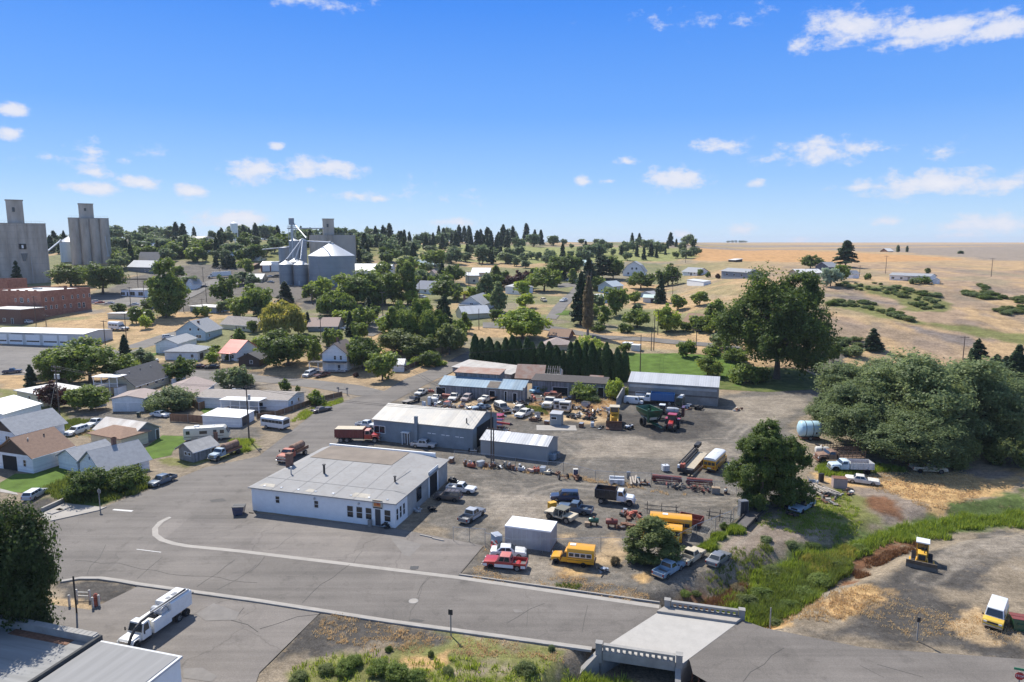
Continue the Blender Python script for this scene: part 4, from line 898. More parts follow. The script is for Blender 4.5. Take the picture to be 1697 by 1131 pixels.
def car(name,label,cat,kind,pf,pr,body,group=None,second=None,roofm=None,rack=False,hood=True,wheels=4,glass=True,tilt=0.0,load=None,rim=None,lower=None,xs=None):
 L,W,H,belt,r,fa,ra,hd,wb,rf,rr,rb,tz=KIND[kind]
 c,rz,s=place(pf,pr,W,L)
 root=thing(name,label,cat,c,rz,group);root.scale=(s,s,s)
 root.rotation_euler=(tilt,slope_of(c,rz,L),rz)
 cl=.24 if kind not in('pickup','crew','xcab','suv')else .36
 bed=kind in('pickup','crew','xcab')
 h2=L/2;ar=r*1.16
 bot=[(-h2+.12,cl+.08)]+arch(ra,ar,cl+.02)+arch(fa,ar,cl+.02)+[(h2-.1,cl+.06)]
 nose=[(h2,cl+.25),(h2-.02,hd-.22),(h2-.16,hd-.06)]
 if bed:
  fl=belt-.48;cab=rb-.06
  top=[(wb,belt-.01),(cab,belt),(cab,fl),(-h2+.03,fl),(-h2,cl+.28)]
 else:
  tail=[(-h2+.07,tz-.06),(-h2,tz-.25),(-h2,cl+.3)]
  top=[(wb,belt-.01),(rb,belt),(-h2+.3 if rb>-h2+.45 else rb,tz)]+tail
  if rb<-h2+.45:top=[(wb,belt-.01),(rb,belt)]+[(-h2,tz-.22),(-h2,cl+.3)]
 prof=bot+nose+top
 b=MB();w2=W/2
 b.prism_y(prof,-w2,w2)
 bo=b.build('body',body,root,bevel=.045,smooth=True)
 gi=.16;yb,yt=w2-.05,w2-gi-.04
 roof=MB().loft([(rb,-yb,belt-.03),(wb,-yb,belt-.03),(wb,yb,belt-.03),(rb,yb,belt-.03)],[(rr,-yt,H),(rf,-yt,H),(rf,yt,H),(rr,yt,H)])
 roof.build('cabin',roofm or second or body,root,bevel=.05,smooth=True)
 if glass:
  def lerp(a,b_,t):return tuple(a[i]+(b_[i]-a[i])*t for i in range(3))
  def onface(p00,p10,p11,p01,u0,u1,v0,v1,out):
   q=[]
   for u,v in((u0,v0),(u1,v0),(u1,v1),(u0,v1)):
    q.append(Vector(lerp(lerp(p00,p10,u),lerp(p01,p11,u),v)))
   n=(q[1]-q[0]).cross(q[3]-q[0]).normalized()
   if n.dot(Vector(out))<0:n=-n
   return[p+n*.022 for p in q],[p-n*.02 for p in q]
  B00,B10,B11,B01=(rb,-yb,belt-.03),(wb,-yb,belt-.03),(wb,yb,belt-.03),(rb,yb,belt-.03)
  T00,T10,T11,T01=(rr,-yt,H),(rf,-yt,H),(rf,yt,H),(rr,yt,H)
  MB().loft(*onface(B10,B11,T11,T10,.06,.94,.1,.9,(1,0,.3))).build('windshield',CARGLASS,root)
  MB().loft(*onface(B00,B01,T01,T00,.08,.92,.15,.88,(-1,0,.3))).build('rear_window',CARGLASS,root)
  nwin={'pickup':1,'xcab':2,'crew':2,'sedan':2,'old_sedan':2,'coupe':1,'suv':3,'wagon':3,'hatch':2,'minivan':3,'van':1}[kind]
  us={1:[(.12,.86)],2:[(.10,.47),(.52,.86)],3:[(.05,.32),(.36,.61),(.65,.88)]}[nwin]
  if kind=='van':us=[(.74,.92)]
  for sd in(-1,1):
   f4=(B00,B10,T10,T00)if sd<0 else(B01,B11,T11,T01)
   for u0,u1 in us:MB().loft(*onface(*f4,u0,u1,.14,.86,(0,sd,.2))).build('side_window',CARGLASS,root)
 if bed:
  wl=.07
  for sd in(-1,1):
   MB().box(-h2+.04,cab-.002,sd*(w2-.01)-(wl if sd>0 else 0),sd*(w2-.01)+(wl if sd<0 else 0),belt-.484,belt-.02).build('bed_side',body,root,bevel=.02)
  MB().box(-h2,-h2+.07,-w2+.09,w2-.09,belt-.478,belt-.05).build('tailgate',body,root,bevel=.02)
  MB().box(-h2+.075,cab-.01,-w2+.085,w2-.085,belt-.47,belt-.45).build('bed_floor',BEDLINE,root)
 bm_=CHROME if bed or kind in('old_sedan','van','suv')else body
 MB().box(h2-.03,h2+.09,-w2*.94,w2*.94,cl+.07,cl+.26).build('front_bumper',bm_,root,bevel=.03)
 MB().box(-h2-.09,-h2+.03,-w2*.94,w2*.94,cl+.09,cl+.27).build('rear_bumper',bm_,root,bevel=.03)
 MB().box(h2-.03,h2+.02,-w2*.5,w2*.5,hd-.42,hd-.2).build('grille',CARBLK,root)
 for sd in(-1,1):
  MB().box(h2-.05,h2+.025,sd*w2*.72-.16,sd*w2*.72+.16,hd-.4,hd-.2).build('headlight',LAMPW,root)
  MB().box(-h2-.02,-h2+.05,sd*w2*.86-.09,sd*w2*.86+.09,(belt-.42 if bed else tz-.38),(belt-.1 if bed else tz-.14)).build('taillight',LAMPR,root)
  MB().box(wb-.12,wb-.02,sd*(w2+.08)-.09,sd*(w2+.08)+.09,belt-.02,belt+.15).build('mirror',CARBLK,root)
 if lower:
  for sd in(-1,1):MB().box(ra+ar+.02,fa-ar-.02,sd*(w2+.006)-.008,sd*(w2+.006)+.008,cl+.04,belt-.3).box(fa+ar+.02,h2-.06,sd*(w2+.006)-.008,sd*(w2+.006)+.008,cl+.1,belt-.3).box(-h2+.06,ra-ar-.02,sd*(w2+.006)-.008,sd*(w2+.006)+.008,cl+.1,belt-.3).build('lower_panel',lower,root)
 if second and bed:
  pass
 if rack:
  f=MB()
  for sd in(-1,1):f.box(rr+.1,rf-.1,sd*yt*.86-.02,sd*yt*.86+.02,H+.06,H+.1)
  for j in range(4):f.box(rr+.2+j*(rf-rr-.4)/3-.02,rr+.2+j*(rf-rr-.4)/3+.02,-yt*.86,yt*.86,H+.005,H+.062)
  f.build('roof_rack',CARBLK,root)
 i=0
 for ax in(fa,ra):
  for sd in(-1,1):
   if i<wheels:wheel(root,ax,sd*(w2-.1),r,.23,rim)
   i+=1
 return root
def truck(name,label,pf,pr,cabm,body='none',bodym=None,L=7.5,W=2.35,cabtype='hood',axles=None,group=None,cat='truck',H=2.55,hoodL=1.5,inside=None,bh=1.25,roofm=None,fend=None,bedz=1.15,rim=None,stripe=None,lo=.86,hi=1.16,front=True):
 c,rz,s=place(pf,pr,W,L,lo,hi)
 root=thing(name,label,cat,c,rz,group);root.scale=(s,s,s);root.rotation_euler=(0,slope_of(c,rz,L),rz)
 h2=L/2;w2=W/2;r=.5;cw=w2*.92
 f=MB()
 for sd in(-1,1):f.box(-h2+.1,h2-.5,sd*.42-.06,sd*.42+.06,.62,.86)
 for x in(-h2+.2,-h2*.5,0):f.box(x,x+.1,-.36,.36,.64,.84)
 f.build('frame',CARBLK if not(cabm is PRUST)else RUSTM,root)
 if cabtype=='hood':
  x1=h2;x0=x1-hoodL;xb=x0-1.35
  hz_=1.62
  nose=[(x0,.72),(x1-.75,.72)]+arch(x1-.72,.62,.72)[1:-1]+[(x1-.05,.72),(x1,.9),(x1-.02,hz_-.25),(x1-.2,hz_-.06),(x0,hz_)]
  MB().prism_y([(x0,.75),(x1-1.36,.75)]+arch(x1-.75,.6,.75)[1:-1]+[(x1-.12,.75),(x1,.9),(x1-.02,hz_-.25),(x1-.2,hz_-.07),(x0,hz_)],-cw*.82,cw*.82).build('hood',cabm,root,bevel=.06,smooth=True)
  for sd in(-1,1):
   MB().prism_y([(x1-1.5,.8)]+arch(x1-.75,.58,.8)[1:-1]+[(x1-.05,.8),(x1-.08,1.2),(x1-.4,1.38),(x1-1.2,1.38)],sd*cw-.02,sd*cw*.8).build('fender',fend or cabm,root,bevel=.04,smooth=True)
  MB().loft([(xb,-cw,.8),(x0,-cw,.8),(x0,cw,.8),(xb,cw,.8)],[(xb,-cw,hz_+.02),(x0,-cw,hz_+.02),(x0,cw,hz_+.02),(xb,cw,hz_+.02)]).build('cab',cabm,root,bevel=.04,smooth=True)
  MB().loft([(xb,-cw+.03,hz_),(x0-.02,-cw+.03,hz_),(x0-.02,cw-.03,hz_),(xb,cw-.03,hz_)],[(xb+.06,-cw+.17,H),(x0-.38,-cw+.17,H),(x0-.38,cw-.17,H),(xb+.06,cw-.17,H)]).build('cab_roof',roofm or cabm,root,bevel=.07,smooth=True)
  zb,zt=hz_,H;fx=lambda v:x0-.02+(-.36)*v;iy=lambda v:cw-.03-.14*v
  def wq(v0,v1,k):return[(fx(v0)+.02,-iy(v0)*k,zb+(zt-zb)*v0),(fx(v0)+.02,iy(v0)*k,zb+(zt-zb)*v0),(fx(v1)+.02,iy(v1)*k,zb+(zt-zb)*v1),(fx(v1)+.02,-iy(v1)*k,zb+(zt-zb)*v1)]
  if front:
   MB().panel(*wq(.12,.86,.9),.015).build('windshield',CARGLASS,root)
   MB().box(x1-.03,x1+.02,-cw*.55,cw*.55,.95,hz_-.22).build('grille',CHROME if cabm is not PRUST else RUSTM,root)
   for sd in(-1,1):MB().box(x1-.04,x1+.03,sd*cw*.72-.12,sd*cw*.72+.12,1.0,1.22).build('headlight',LAMPW,root)
  for sd in(-1,1):
   y=lambda v:sd*(iy(v)+.012)
   MB().panel((xb+.25,y(.12),zb+(zt-zb)*.12),(x0-.2,y(.12),zb+(zt-zb)*.12),(x0-.42,y(.85),zb+(zt-zb)*.85),(xb+.28,y(.85),zb+(zt-zb)*.85),.012).build('side_window',CARGLASS,root)
   MB().box(xb+.2,x0-.12,sd*(cw+.008)-.008,sd*(cw+.008)+.008,.95,hz_-.06).build('door',cabm,root)
   MB().box(xb+.1,x0-.1,sd*(cw-.1)-.18,sd*(cw-.1)+.18,.5,.58).build('step',CARBLK,root)
   MB().cyl((x0-.15,sd*cw,hz_+.2),(x0-.02,sd*(cw+.28),hz_+.25),.015).box(x0-.06,x0,sd*(cw+.28)-.09,sd*(cw+.28)+.09,hz_+.05,hz_+.5).build('mirror',CARBLK,root)
  fx_ax=x1-.75
 else:
  x1=h2;xb=x1-1.75
  MB().box(xb,x1,-cw,cw,.8,H).build('cab',cabm,root,bevel=.1,smooth=True)
  if roofm:MB().frustum(xb,x1-.2,-cw*.95,cw*.95,H+.003,xb,x1-.9,-cw*.85,cw*.85,H+.7).build('cab_roof',roofm,root,bevel=.06)
  MB().box(x1+.004,x1+.02,-cw*.86,cw*.86,1.65,H-.22).build('windshield',CARGLASS,root)
  for sd in(-1,1):
   MB().box(x1-1.0,x1-.16,sd*(cw+.006)-.008,sd*(cw+.006)+.008,1.65,H-.25).build('side_window',CARGLASS,root)
   MB().box(x1-.02,x1+.03,sd*cw*.72-.14,sd*cw*.72+.14,1.0,1.2).build('headlight',LAMPW,root)
  MB().box(x1,x1+.03,-cw*.5,cw*.5,1.0,1.5).build('grille',CARBLK,root)
  fx_ax=x1-.95
 MB().box(h2-.02,h2+.14,-cw,cw,.52,.76).build('front_bumper',CHROME if cabm is not PRUST else RUSTM,root,bevel=.03)
 b0,b1=-h2,xb-.12;t=.07
 if body in('dump','grain'):
  m=bodym;fl=bedz;top=bedz+bh
  for sd in(-1,1):
   w=MB().box(b0,b1,sd*w2-(t if sd>0 else 0),sd*w2+(t if sd<0 else 0),fl-.1,top)
   for j in range(int((b1-b0)/.8)+1):
    x=min(b0+.05+j*.8,b1-.1);w.box(x,x+.08,sd*(w2+.05)-.05,sd*(w2+.05)+.05,fl-.1,top-.04)
   w.build('side_panel',m,root)
  MB().box(b1-t,b1,-w2+t+.003,w2-t-.003,fl-.1,top+.15).build('front_panel',m,root)
  MB().box(b0,b0+t,-w2+t+.003,w2-t-.003,fl-.1,top-.05).build('tailgate',m,root)
  MB().box(b0+t+.01,b1-t-.01,-w2+t+.01,w2-t-.01,fl,fl+.05 if not inside else top-.3).build('bed_floor' if not inside else 'load',inside or RUSTM,root)
  if stripe:
   MB().box(b0+t,b1-t,-w2+.01,w2-.01,top+.003,top+.1).build('tarp',stripe,root,bevel=.03)
 elif body=='box':
  MB().box(b0,b1,-w2,w2,bedz-.2,bedz+bh).build('cargo_box',bodym,root,bevel=.03)
 elif body=='tank':
  MB().rev([(.001,b0+.2),(bh*.38,b0+.22),(bh*.5,b0+.4),(bh*.5,b1-.3),(bh*.38,b1-.12),(.001,b1-.1)],20,(0,0,bedz+bh*.5),'x').build('tank',bodym,root,smooth=True)
  MB().box(b0,b1,-w2,w2,bedz-.14,bedz-.02).build('flatbed',WOODG,root)
  MB().box(b0+.1,b1-.1,-w2,-w2+.06,bedz-.016,bedz+.5).box(b0+.1,b1-.1,w2-.06,w2,bedz-.016,bedz+.5).build('bed_rail',RUSTM,root)
 elif body in('flat','stake'):
  MB().box(b0,b1,-w2,w2,bedz-.14,bedz).build('flatbed',bodym or WOODG,root)
  MB().box(b1-.08,b1,-w2,w2,bedz+.003,bedz+.9).build('headboard',bodym or WOODG,root)
  if body=='stake':
   for sd in(-1,1):
    w=MB()
    for j in range(int((b1-b0)/.7)+1):x=b0+.02+j*.7;w.box(x,x+.07,sd*w2-.04,sd*w2+.04,bedz+.003,bedz+1.2)
    for z in(.25,.6,.95):w.box(b0,b1-.1,sd*(w2+.055)-.015,sd*(w2+.055)+.015,bedz+z,bedz+z+.16)
    w.build('stake_side',bodym or RUSTM,root)
 elif body=='tractor':
  MB().box(b0+1.2,b0+2.3,-.5,.5,.87,1.02).build('fifth_wheel',CARBLK,root)
  for sd in(-1,1):
   MB().cyl((b1-.6,sd*.98,.75),(b1-1.9,sd*.98,.75),.3,n=14).build('fuel_tank',CHROME,root,smooth=True)
   MB().cyl((b1+.02,sd*.95,.9),(b1+.02,sd*.95,H+.75),.085,n=10).build('exhaust_stack',CHROME,root,smooth=True)
 ax=axles if axles is not None else[fx_ax,-h2+1.1]
 ax=[fx_ax]+[a for a in ax[1:]]if axles is None else axles
 for i,x in enumerate(ax):
  for sd in(-1,1):wheel(root,x,sd*(w2-.2 if i else cw-.16),r,.28 if i==0 else .5,rim)
 return root
def bus(name,label,pf,pr,L,col,roofm=None,group=None,short=False,W=2.4,H=3.05,cat='bus',nwin=None,glass=True,wheels=True,hoodm=None,stripes=True,body0=.55,hood=True):
 c,rz,s=place(pf,pr,W,L,.85,1.2)
 root=thing(name,label,cat,c,rz,group);root.scale=(s,)*3;root.rotation_euler=(0,slope_of(c,rz,L),rz)
 h2,w2=L/2,W/2;hl=(1.45 if short else 1.7)if hood else 0;b1=h2-hl;r=.44 if not short else .38
 def sect(k,z):return[(-w2*k,z)]
 prof=[(-w2,body0),(w2,body0),(w2,H-.5),(w2*.93,H-.2),(w2*.66,H-.04),(0,H),(-w2*.66,H-.04),(-w2*.93,H-.2),(-w2,H-.5)]
 cabx=b1-(.9 if short else 0)
 MB().prism_x(prof[:3]+prof[-1:],-h2,cabx).build('body',col,root,bevel=.03,smooth=True)
 MB().prism_x([(-w2-.004,H-.498)]+[(y,z)for y,z in((w2+.004,H-.498),(w2*.935,H-.2),(w2*.66,H-.035),(0,H+.005),(-w2*.66,H-.035),(-w2*.935,H-.2))],-h2-.004,cabx+.004).build('roof',roofm or col,root,smooth=True)
 if hood:
  cw=w2*.88
  if short:
   MB().loft([(cabx+.003,-cw,.5),(b1+.1,-cw,.5),(b1+.1,cw,.5),(cabx+.003,cw,.5)],[(cabx+.003,-cw*.84,2.0),(b1-.55,-cw*.84,2.0),(b1-.55,cw*.84,2.0),(cabx+.003,cw*.84,2.0)]).build('cab',col,root,bevel=.06,smooth=True)
   MB().panel((b1+.04,-cw*.86,1.22),(b1+.04,cw*.86,1.22),(b1-.42,cw*.78,1.86),(b1-.42,-cw*.78,1.86),.02).build('windshield',CARGLASS,root)
   for sd in(-1,1):MB().panel((cabx+.12,sd*cw*.935,1.2),(b1-.1,sd*cw*.935,1.2),(b1-.48,sd*cw*.87,1.82),(cabx+.12,sd*cw*.87,1.82),.012*1).build('side_window',CARGLASS,root)
   hzz=1.2
  else:
   MB().box(b1+.005,b1+.02,-w2*.86,w2*.86,1.55,2.4).build('windshield',CARGLASS,root);hzz=1.5
  x0=b1+(.11 if short else .004)
  MB().prism_y([(x0,.55),(h2-.9-r,.55)]+arch(h2-.82,r*1.2,.55)[1:-1]+[(h2-.1,.5),(h2,.7),(h2-.05,hzz-.25),(h2-.3,hzz-.1),(x0,hzz)],-cw,cw).build('hood',hoodm or col,root,bevel=.07,smooth=True)
  MB().box(h2-.02,h2+.02,-cw*.5,cw*.5,.75,hzz-.28).build('grille',CARBLK,root)
  for sd in(-1,1):MB().box(h2-.03,h2+.025,sd*cw*.75-.14,sd*cw*.75+.14,.85,1.1).build('headlight',LAMPW,root)
  fx=h2-.82
 else:
  MB().box(h2+.004,h2+.02,-w2*.88,w2*.88,1.35,2.3).build('windshield',CARGLASS,root);fx=h2-1.2
 MB().box(h2-.02,h2+.14,-w2*.88,w2*.88,.45,.68).build('front_bumper',CARBLK,root,bevel=.03)
 MB().box(-h2-.12,-h2-.006,-w2*.96,w2*.96,.5,.75).build('rear_bumper',CARBLK,root,bevel=.03)
 n=nwin or max(3,int((cabx+h2-.5)/.8));zz=1.55 if not short else 1.42;zh=.62
 for sd in(-1,1):
  st=(cabx+h2-.5)/n
  for j in range(n):
   x=-h2+.3+j*st
   f=MB();y0,y1=sd*(w2+.004),sd*(w2+.03)
   f.box(x+.03,x+st-.03,min(y0,y1),max(y0,y1),zz,zz+zh)
   fo=f.build('window',TRIM if short else CARBLK,root)
   y0,y1=sd*(w2+.031),sd*(w2+.038)
   MB().box(x+.08,x+st-.08,min(y0,y1),max(y0,y1),zz+.06,zz+zh-.06).build('pane',CARGLASS,fo)
  if stripes:
   for z in(.95,1.25):MB().box(-h2+.05,cabx-.05,min(sd*(w2+.003),sd*(w2+.012)),max(sd*(w2+.003),sd*(w2+.012)),z,z+.06).build('black_stripe',CARBLK,root)
 for y in(-.62,.0,.62):MB().box(-h2-.03,-h2-.006,(y-.26)*w2,(y+.26)*w2,zz,zz+.6).build('rear_window',CARGLASS,root)
 for y in(-.7,.7):MB().box(-h2-.03,-h2-.006,(y-.16)*w2,(y+.16)*w2,1.0,1.25).build('taillight',LAMPR,root)
 MB().box(-h2-.02,-h2-.004,-.3*w2,.3*w2,.85,1.05).build('number_plate',PW,root)
 MB().box(-.4,.4,-.35,.35,H,H+.06).build('roof_hatch',TRIM,root,bevel=.02)
 if wheels:
  for x,w in((fx,.26),(-h2+L*.24,.5)):
   for sd in(-1,1):wheel(root,x,sd*(w2-.18),r,w)
 return root
def spot(t,x,y):return P(t,x,y)
def motorhome(label,pf,pr):
 L,W,H=9.5,2.45,3.15
 c,rz,s=place(pf,pr,W,L,.8,1.2);root=thing('motorhome',label,'motorhome',c,rz);root.scale=(s,)*3
 h2,w2=L/2,W/2
 MB().prism_y([(-h2,.5),(h2-.1,.5),(h2,.9),(h2-.1,1.5),(h2-.75,2.75),(h2-1.1,H),(-h2+.15,H),(-h2,H-.25)],-w2,w2).build('body',PCREAM,root,bevel=.08,smooth=True)
 MB().panel((h2-.08,-w2*.88,1.62),(h2-.08,w2*.88,1.62),(h2-.66,w2*.88,2.66),(h2-.66,-w2*.88,2.66),.02).build('windshield',CARGLASS,root)
 for sd in(-1,1):
  y0=sd*(w2+.004);y1=sd*(w2+.02);a,b=min(y0,y1),max(y0,y1)
  for x0,x1,z0,z1 in((-4.2,-3.4,1.7,2.5),(-1.4,.2,1.7,2.4),(2.9,3.75,1.6,2.4)):
   MB().box(x0,x1,a,b,z0,z1).build('window',CARGLASS,root)
  MB().box(1.5,2.2,a,b,.7,2.5).build('door',DKDOOR,root)
  MB().box(-4.6,3.6,a,b,1.1,1.22).build('stripe',PBRN,root)
  MB().box(-3.2,-1.8,a,b,.6,1.0).build('hatch',PTAN,root)
 MB().box(-2.6,-1.6,-.5,.5,H,H+.28).build('roof_unit',PW,root,bevel=.06)
 MB().box(1,1.6,-.35,.35,H,H+.14).build('roof_vent',PW,root,bevel=.03)
 MB().box(-h2-.05,-h2+.02,-1,1,.5,.7).build('rear_bumper',CHROME,root)
 for x in(h2-1.7,-h2+2.6):
  for sd in(-1,1):wheel(root,x,sd*(w2-.2),.4,.3)
 return root
def vac_truck(label,pf,pr):
 L,W=9.6,2.5
 root=truck('vacuum_truck',label,pf,pr,PW,'none',L=L,W=W,axles=[L/2-.75,-L/2+2.3,-L/2+.95],H=2.75,hoodL=1.6,cat='truck',rim=RIMW,lo=.8,hi=1.25)
 h2,w2=L/2,W/2
 MB().prism_x([(-w2,1.15),(w2,1.15),(w2,3.0),(w2-.15,3.15),(-w2+.15,3.15),(-w2,3.0)],-h2,-h2+3.5).build('debris_tank',PW,root,bevel=.05)
 MB().box(-h2+3.52,1.5,-w2,-w2+.5,.75,2.2).build('side_cabinet',PW,root,bevel=.03)
 MB().box(-h2+3.52,1.5,w2-.5,w2,.75,2.2).build('side_cabinet',PW,root,bevel=.03)
 MB().box(1.0,1.46,-w2+.51,w2-.51,.9,2.3).build('hose_cabinet',PCREAM,root)
 MB().rev([(.001,-.95),(.5,-.9),(.55,-.5),(.55,.5),(.5,.9),(.001,.95)],16,(-.6,0,2.35),'y').build('silencer',PSIL,root,smooth=True)
 MB().cyl((-.9,-.5,1.4),(.6,.3,2.2),.3,n=12).cyl((-.2,.4,1.2),(.3,-.4,1.9),.25,n=12).box(-1,.8,-.7,.7,.9,1.5).build('blower',CARBLK,root,smooth=True)
 pts=[(-h2+.6,w2-.5,3.35),(-1.0,w2-.45,3.3),(1.6,w2-.4,3.2),(3.0,w2-.35,3.1),(3.9,w2-.33,2.75),(4.6,w2-.33,2.1),(5.0,w2-.33,1.3),(5.05,w2-.33,.75)]
 MB().tube(pts,.17,12).build('suction_hose',CARBLK,root,smooth=True)
 MB().box(-h2+.2,1.2,w2-.78,w2-.66,3.17,3.35).box(-h2+.2,1.2,w2-.3,w2-.2,3.17,3.35).box(-1.6,-1.4,w2-.8,w2-.2,2.2,3.2).build('hose_boom',PSIL,root)
 MB().box(-h2+1.2,-h2+1.9,-.3,.1,3.15,3.22).build('tank_lid',PGRY,root);MB().box(-h2+2.3,-h2+2.8,-.3,.1,3.15,3.2).build('tank_lid',PGRY,root)
 MB().box(-h2-.06,-h2-.003,-w2*.9,w2*.9,1.1,3.0).build('rear_door',PW,root);MB().cyl((-h2-.05,-.7,.95),(-h2-.5,-.7,.9),.12).box(-h2-.6,-h2-.1,w2-.5,w2-.2,2.4,2.5).build('outlet',BLACKM,root)
 return root
def bigwheel(root,x,y,r,w,rim=None):
 return wheel(root,x,y,r,w,rim)
def tractor(label,p,rz):
 root=thing('tractor',label,'tractor',p,rz)
 MB().prism_y([(.3,.9),(2.2,.85),(2.35,1.2),(2.25,1.7),(1.2,1.98),(.3,2.02)],-.48,.48).build('bonnet',PRED,root,bevel=.08,smooth=True)
 MB().box(2.2,2.42,-.4,.4,.7,1.35).build('grille',CARBLK,root)
 MB().box(-1.3,2.1,-.35,.35,.6,1.0).build('chassis',CARBLK,root)
 MB().loft([(-1.3,-.85,1.1),(.35,-.85,1.1),(.35,.85,1.1),(-1.3,.85,1.1)],[(-1.15,-.75,2.95),(.2,-.75,2.95),(.2,.75,2.95),(-1.15,.75,2.95)]).build('cab',CARGLASS,root)
 f=MB()
 for x,y,X,Y in((-1.32,-.87,-1.17,-.77),(.37,-.87,.22,-.77),(.37,.87,.22,.77),(-1.32,.87,-1.17,.77)):f.cyl((x,y,1.1),(X,Y,2.96),.05)
 f.build('cab_frame',CARBLK,root);MB().box(-1.35,.45,-.9,.9,2.96,3.14).build('cab_roof',PRED,root,bevel=.07)
 for sd in(-1,1):
  MB().box(-1.9,-.3,sd*1.2-.3,sd*1.2+.3,1.95,2.03).build('mudguard',PRED,root,bevel=.02)
  bigwheel(root,-1.1,sd*1.15,1.0,.62);bigwheel(root,1.75,sd*1.0,.7,.48)
 MB().cyl((1.0,.56,1.6),(1.0,.56,3.0),.06).build('exhaust',CARBLK,root)
 return root
def grain_cart(label,p,rz):
 root=thing('grain_cart',label,'farm trailer',p,rz);g=PGRN
 top=[(-2.6,-1.7,3.7),(2.4,-1.7,3.7),(2.4,1.7,3.7),(-2.6,1.7,3.7)];mid=[(-2.4,-1.65,2.9),(2.2,-1.65,2.9),(2.2,1.65,2.9),(-2.4,1.65,2.9)];low=[(-1.0,-.5,1.2),(.9,-.5,1.2),(.9,.5,1.2),(-1.0,.5,1.2)]
 MB().loft(mid,top,False).loft(low,mid,False).add(low,[(0,1,2,3)]).build('hopper',g,root)
 r=MB()
 for i in range(4):r.cyl(top[i],top[(i+1)%4],.07,n=6)
 r.build('rim_rail',g,root)
 MB().box(-1.6,1.6,-1.0,1.0,1.6,2.4).build('grain_floor',mat('grain',(.55,.5,.38),.9,var=.1),root)
 MB().box(-1.4,3.0,-.5,.5,.85,1.05).box(2.9,5.0,-.1,.1,.6,.8).cyl((2.9,-.5,.9),(4.9,0,.7),.08).cyl((2.9,.5,.9),(4.9,0,.7),.08).build('drawbar',g,root)
 MB().cyl((1.7,-1.3,1.2),(2.6,-1.8,4.3),.2,n=10).build('auger',g,root,smooth=True)
 for x,y in((2.3,-1.2),(2.3,1.2),(-2.3,-1.2),(-2.3,1.2)):MB().cyl((x,y,2.95),(x*.5,y*.6,.9),.07).build('leg_brace',g,root)
 for sd in(-1,1):bigwheel(root,-.1,sd*1.4,.95,.7)
 return root
def sprayer(label,p,rz):
 root=thing('crop_sprayer',label,'farm machine',p,rz)
 MB().prism_y([(1.0,1.5),(3.4,1.45),(3.5,1.8),(3.2,2.2),(1.0,2.35)],-.6,.6).build('bonnet',PRED,root,bevel=.08,smooth=True)
 MB().rev([(.001,-2.2),(.6,-2.15),(.75,-1.6),(.75,.0),(.6,.5),(.001,.55)],18,(-.2,0,2.1),'x').build('tank',PSIL,root,smooth=True)
 MB().box(-3.2,3.2,-.5,.5,1.0,1.4).build('chassis',CARBLK,root)
 MB().loft([(-.2+.7,-.75,1.6),(1.9,-.75,1.6),(1.9,.75,1.6),(.5,.75,1.6)],[(.65,-.65,3.2),(1.6,-.65,3.2),(1.6,.65,3.2),(.65,.65,3.2)]).build('cab',CARGLASS,root);MB().box(.5,1.8,-.75,.75,3.2,3.34).build('cab_roof',PW,root,bevel=.05)
 b=MB()
 for sd in(-1,1):
  for z in(1.3,2.0,2.7):b.cyl((-3.4,sd*1.2,z),(3.0,sd*1.5,z+.2),.05)
  for x in(-3.3,-1.5,.3,2.2):b.cyl((x,sd*1.3,1.2),(x,sd*1.35,3.0),.04)
 b.build('boom',BLACKM,root);MB().box(-3.6,-3.0,-1.1,1.1,1.2,3.2).build('boom_rack',PDRED,root)
 for x in(-2,2):
  for sd in(-1,1):bigwheel(root,x,sd*1.35,.85,.4,RIMW)
 return root
def loader(label,p,rz):
 root=thing('wheel_loader',label,'loader',p,rz);y=PORG
 MB().prism_y([(-2.6,1.0),(-.2,1.0),(-.2,2.0),(-2.4,2.0),(-2.6,1.8)],-.75,.75).build('engine_cover',y,root,bevel=.06,smooth=True)
 MB().box(-.2,1.6,-.6,.6,.8,1.7).build('front_frame',y,root,bevel=.05)
 MB().box(-.9,.6,-.75,.75,1.99,2.3).build('cab_base',y,root);f=MB()
 for x,yy in((-.85,-.7),(.55,-.7),(-.85,.7),(.55,.7)):f.box(x-.06,x+.06,yy-.06,yy+.06,2.29,3.15)
 f.build('cab_post',y,root);MB().box(-1.05,.75,-.9,.9,3.15,3.3).build('cab_roof',PTAN,root,bevel=.05);MB().box(-.8,.5,-.64,.64,2.31,3.12).build('cab_glass',CARGLASS,root)
 for sd in(-1,1):MB().prism_y([(.6,1.8),(1.0,2.0),(3.0,.8),(2.8,.55)],sd*.6-.1,sd*.6+.1).build('lift_arm',y,root)
 MB().prism_y([(2.8,.15),(3.9,.05),(3.9,.16),(3.1,.4),(3.0,1.1),(3.5,1.4),(3.42,1.5),(2.85,1.2)],-1.35,1.35).build('bucket',RUSTM,root)
 for x in(-1.7,1.1):
  for sd in(-1,1):bigwheel(root,x,sd*1.05,.75,.5)
 return root
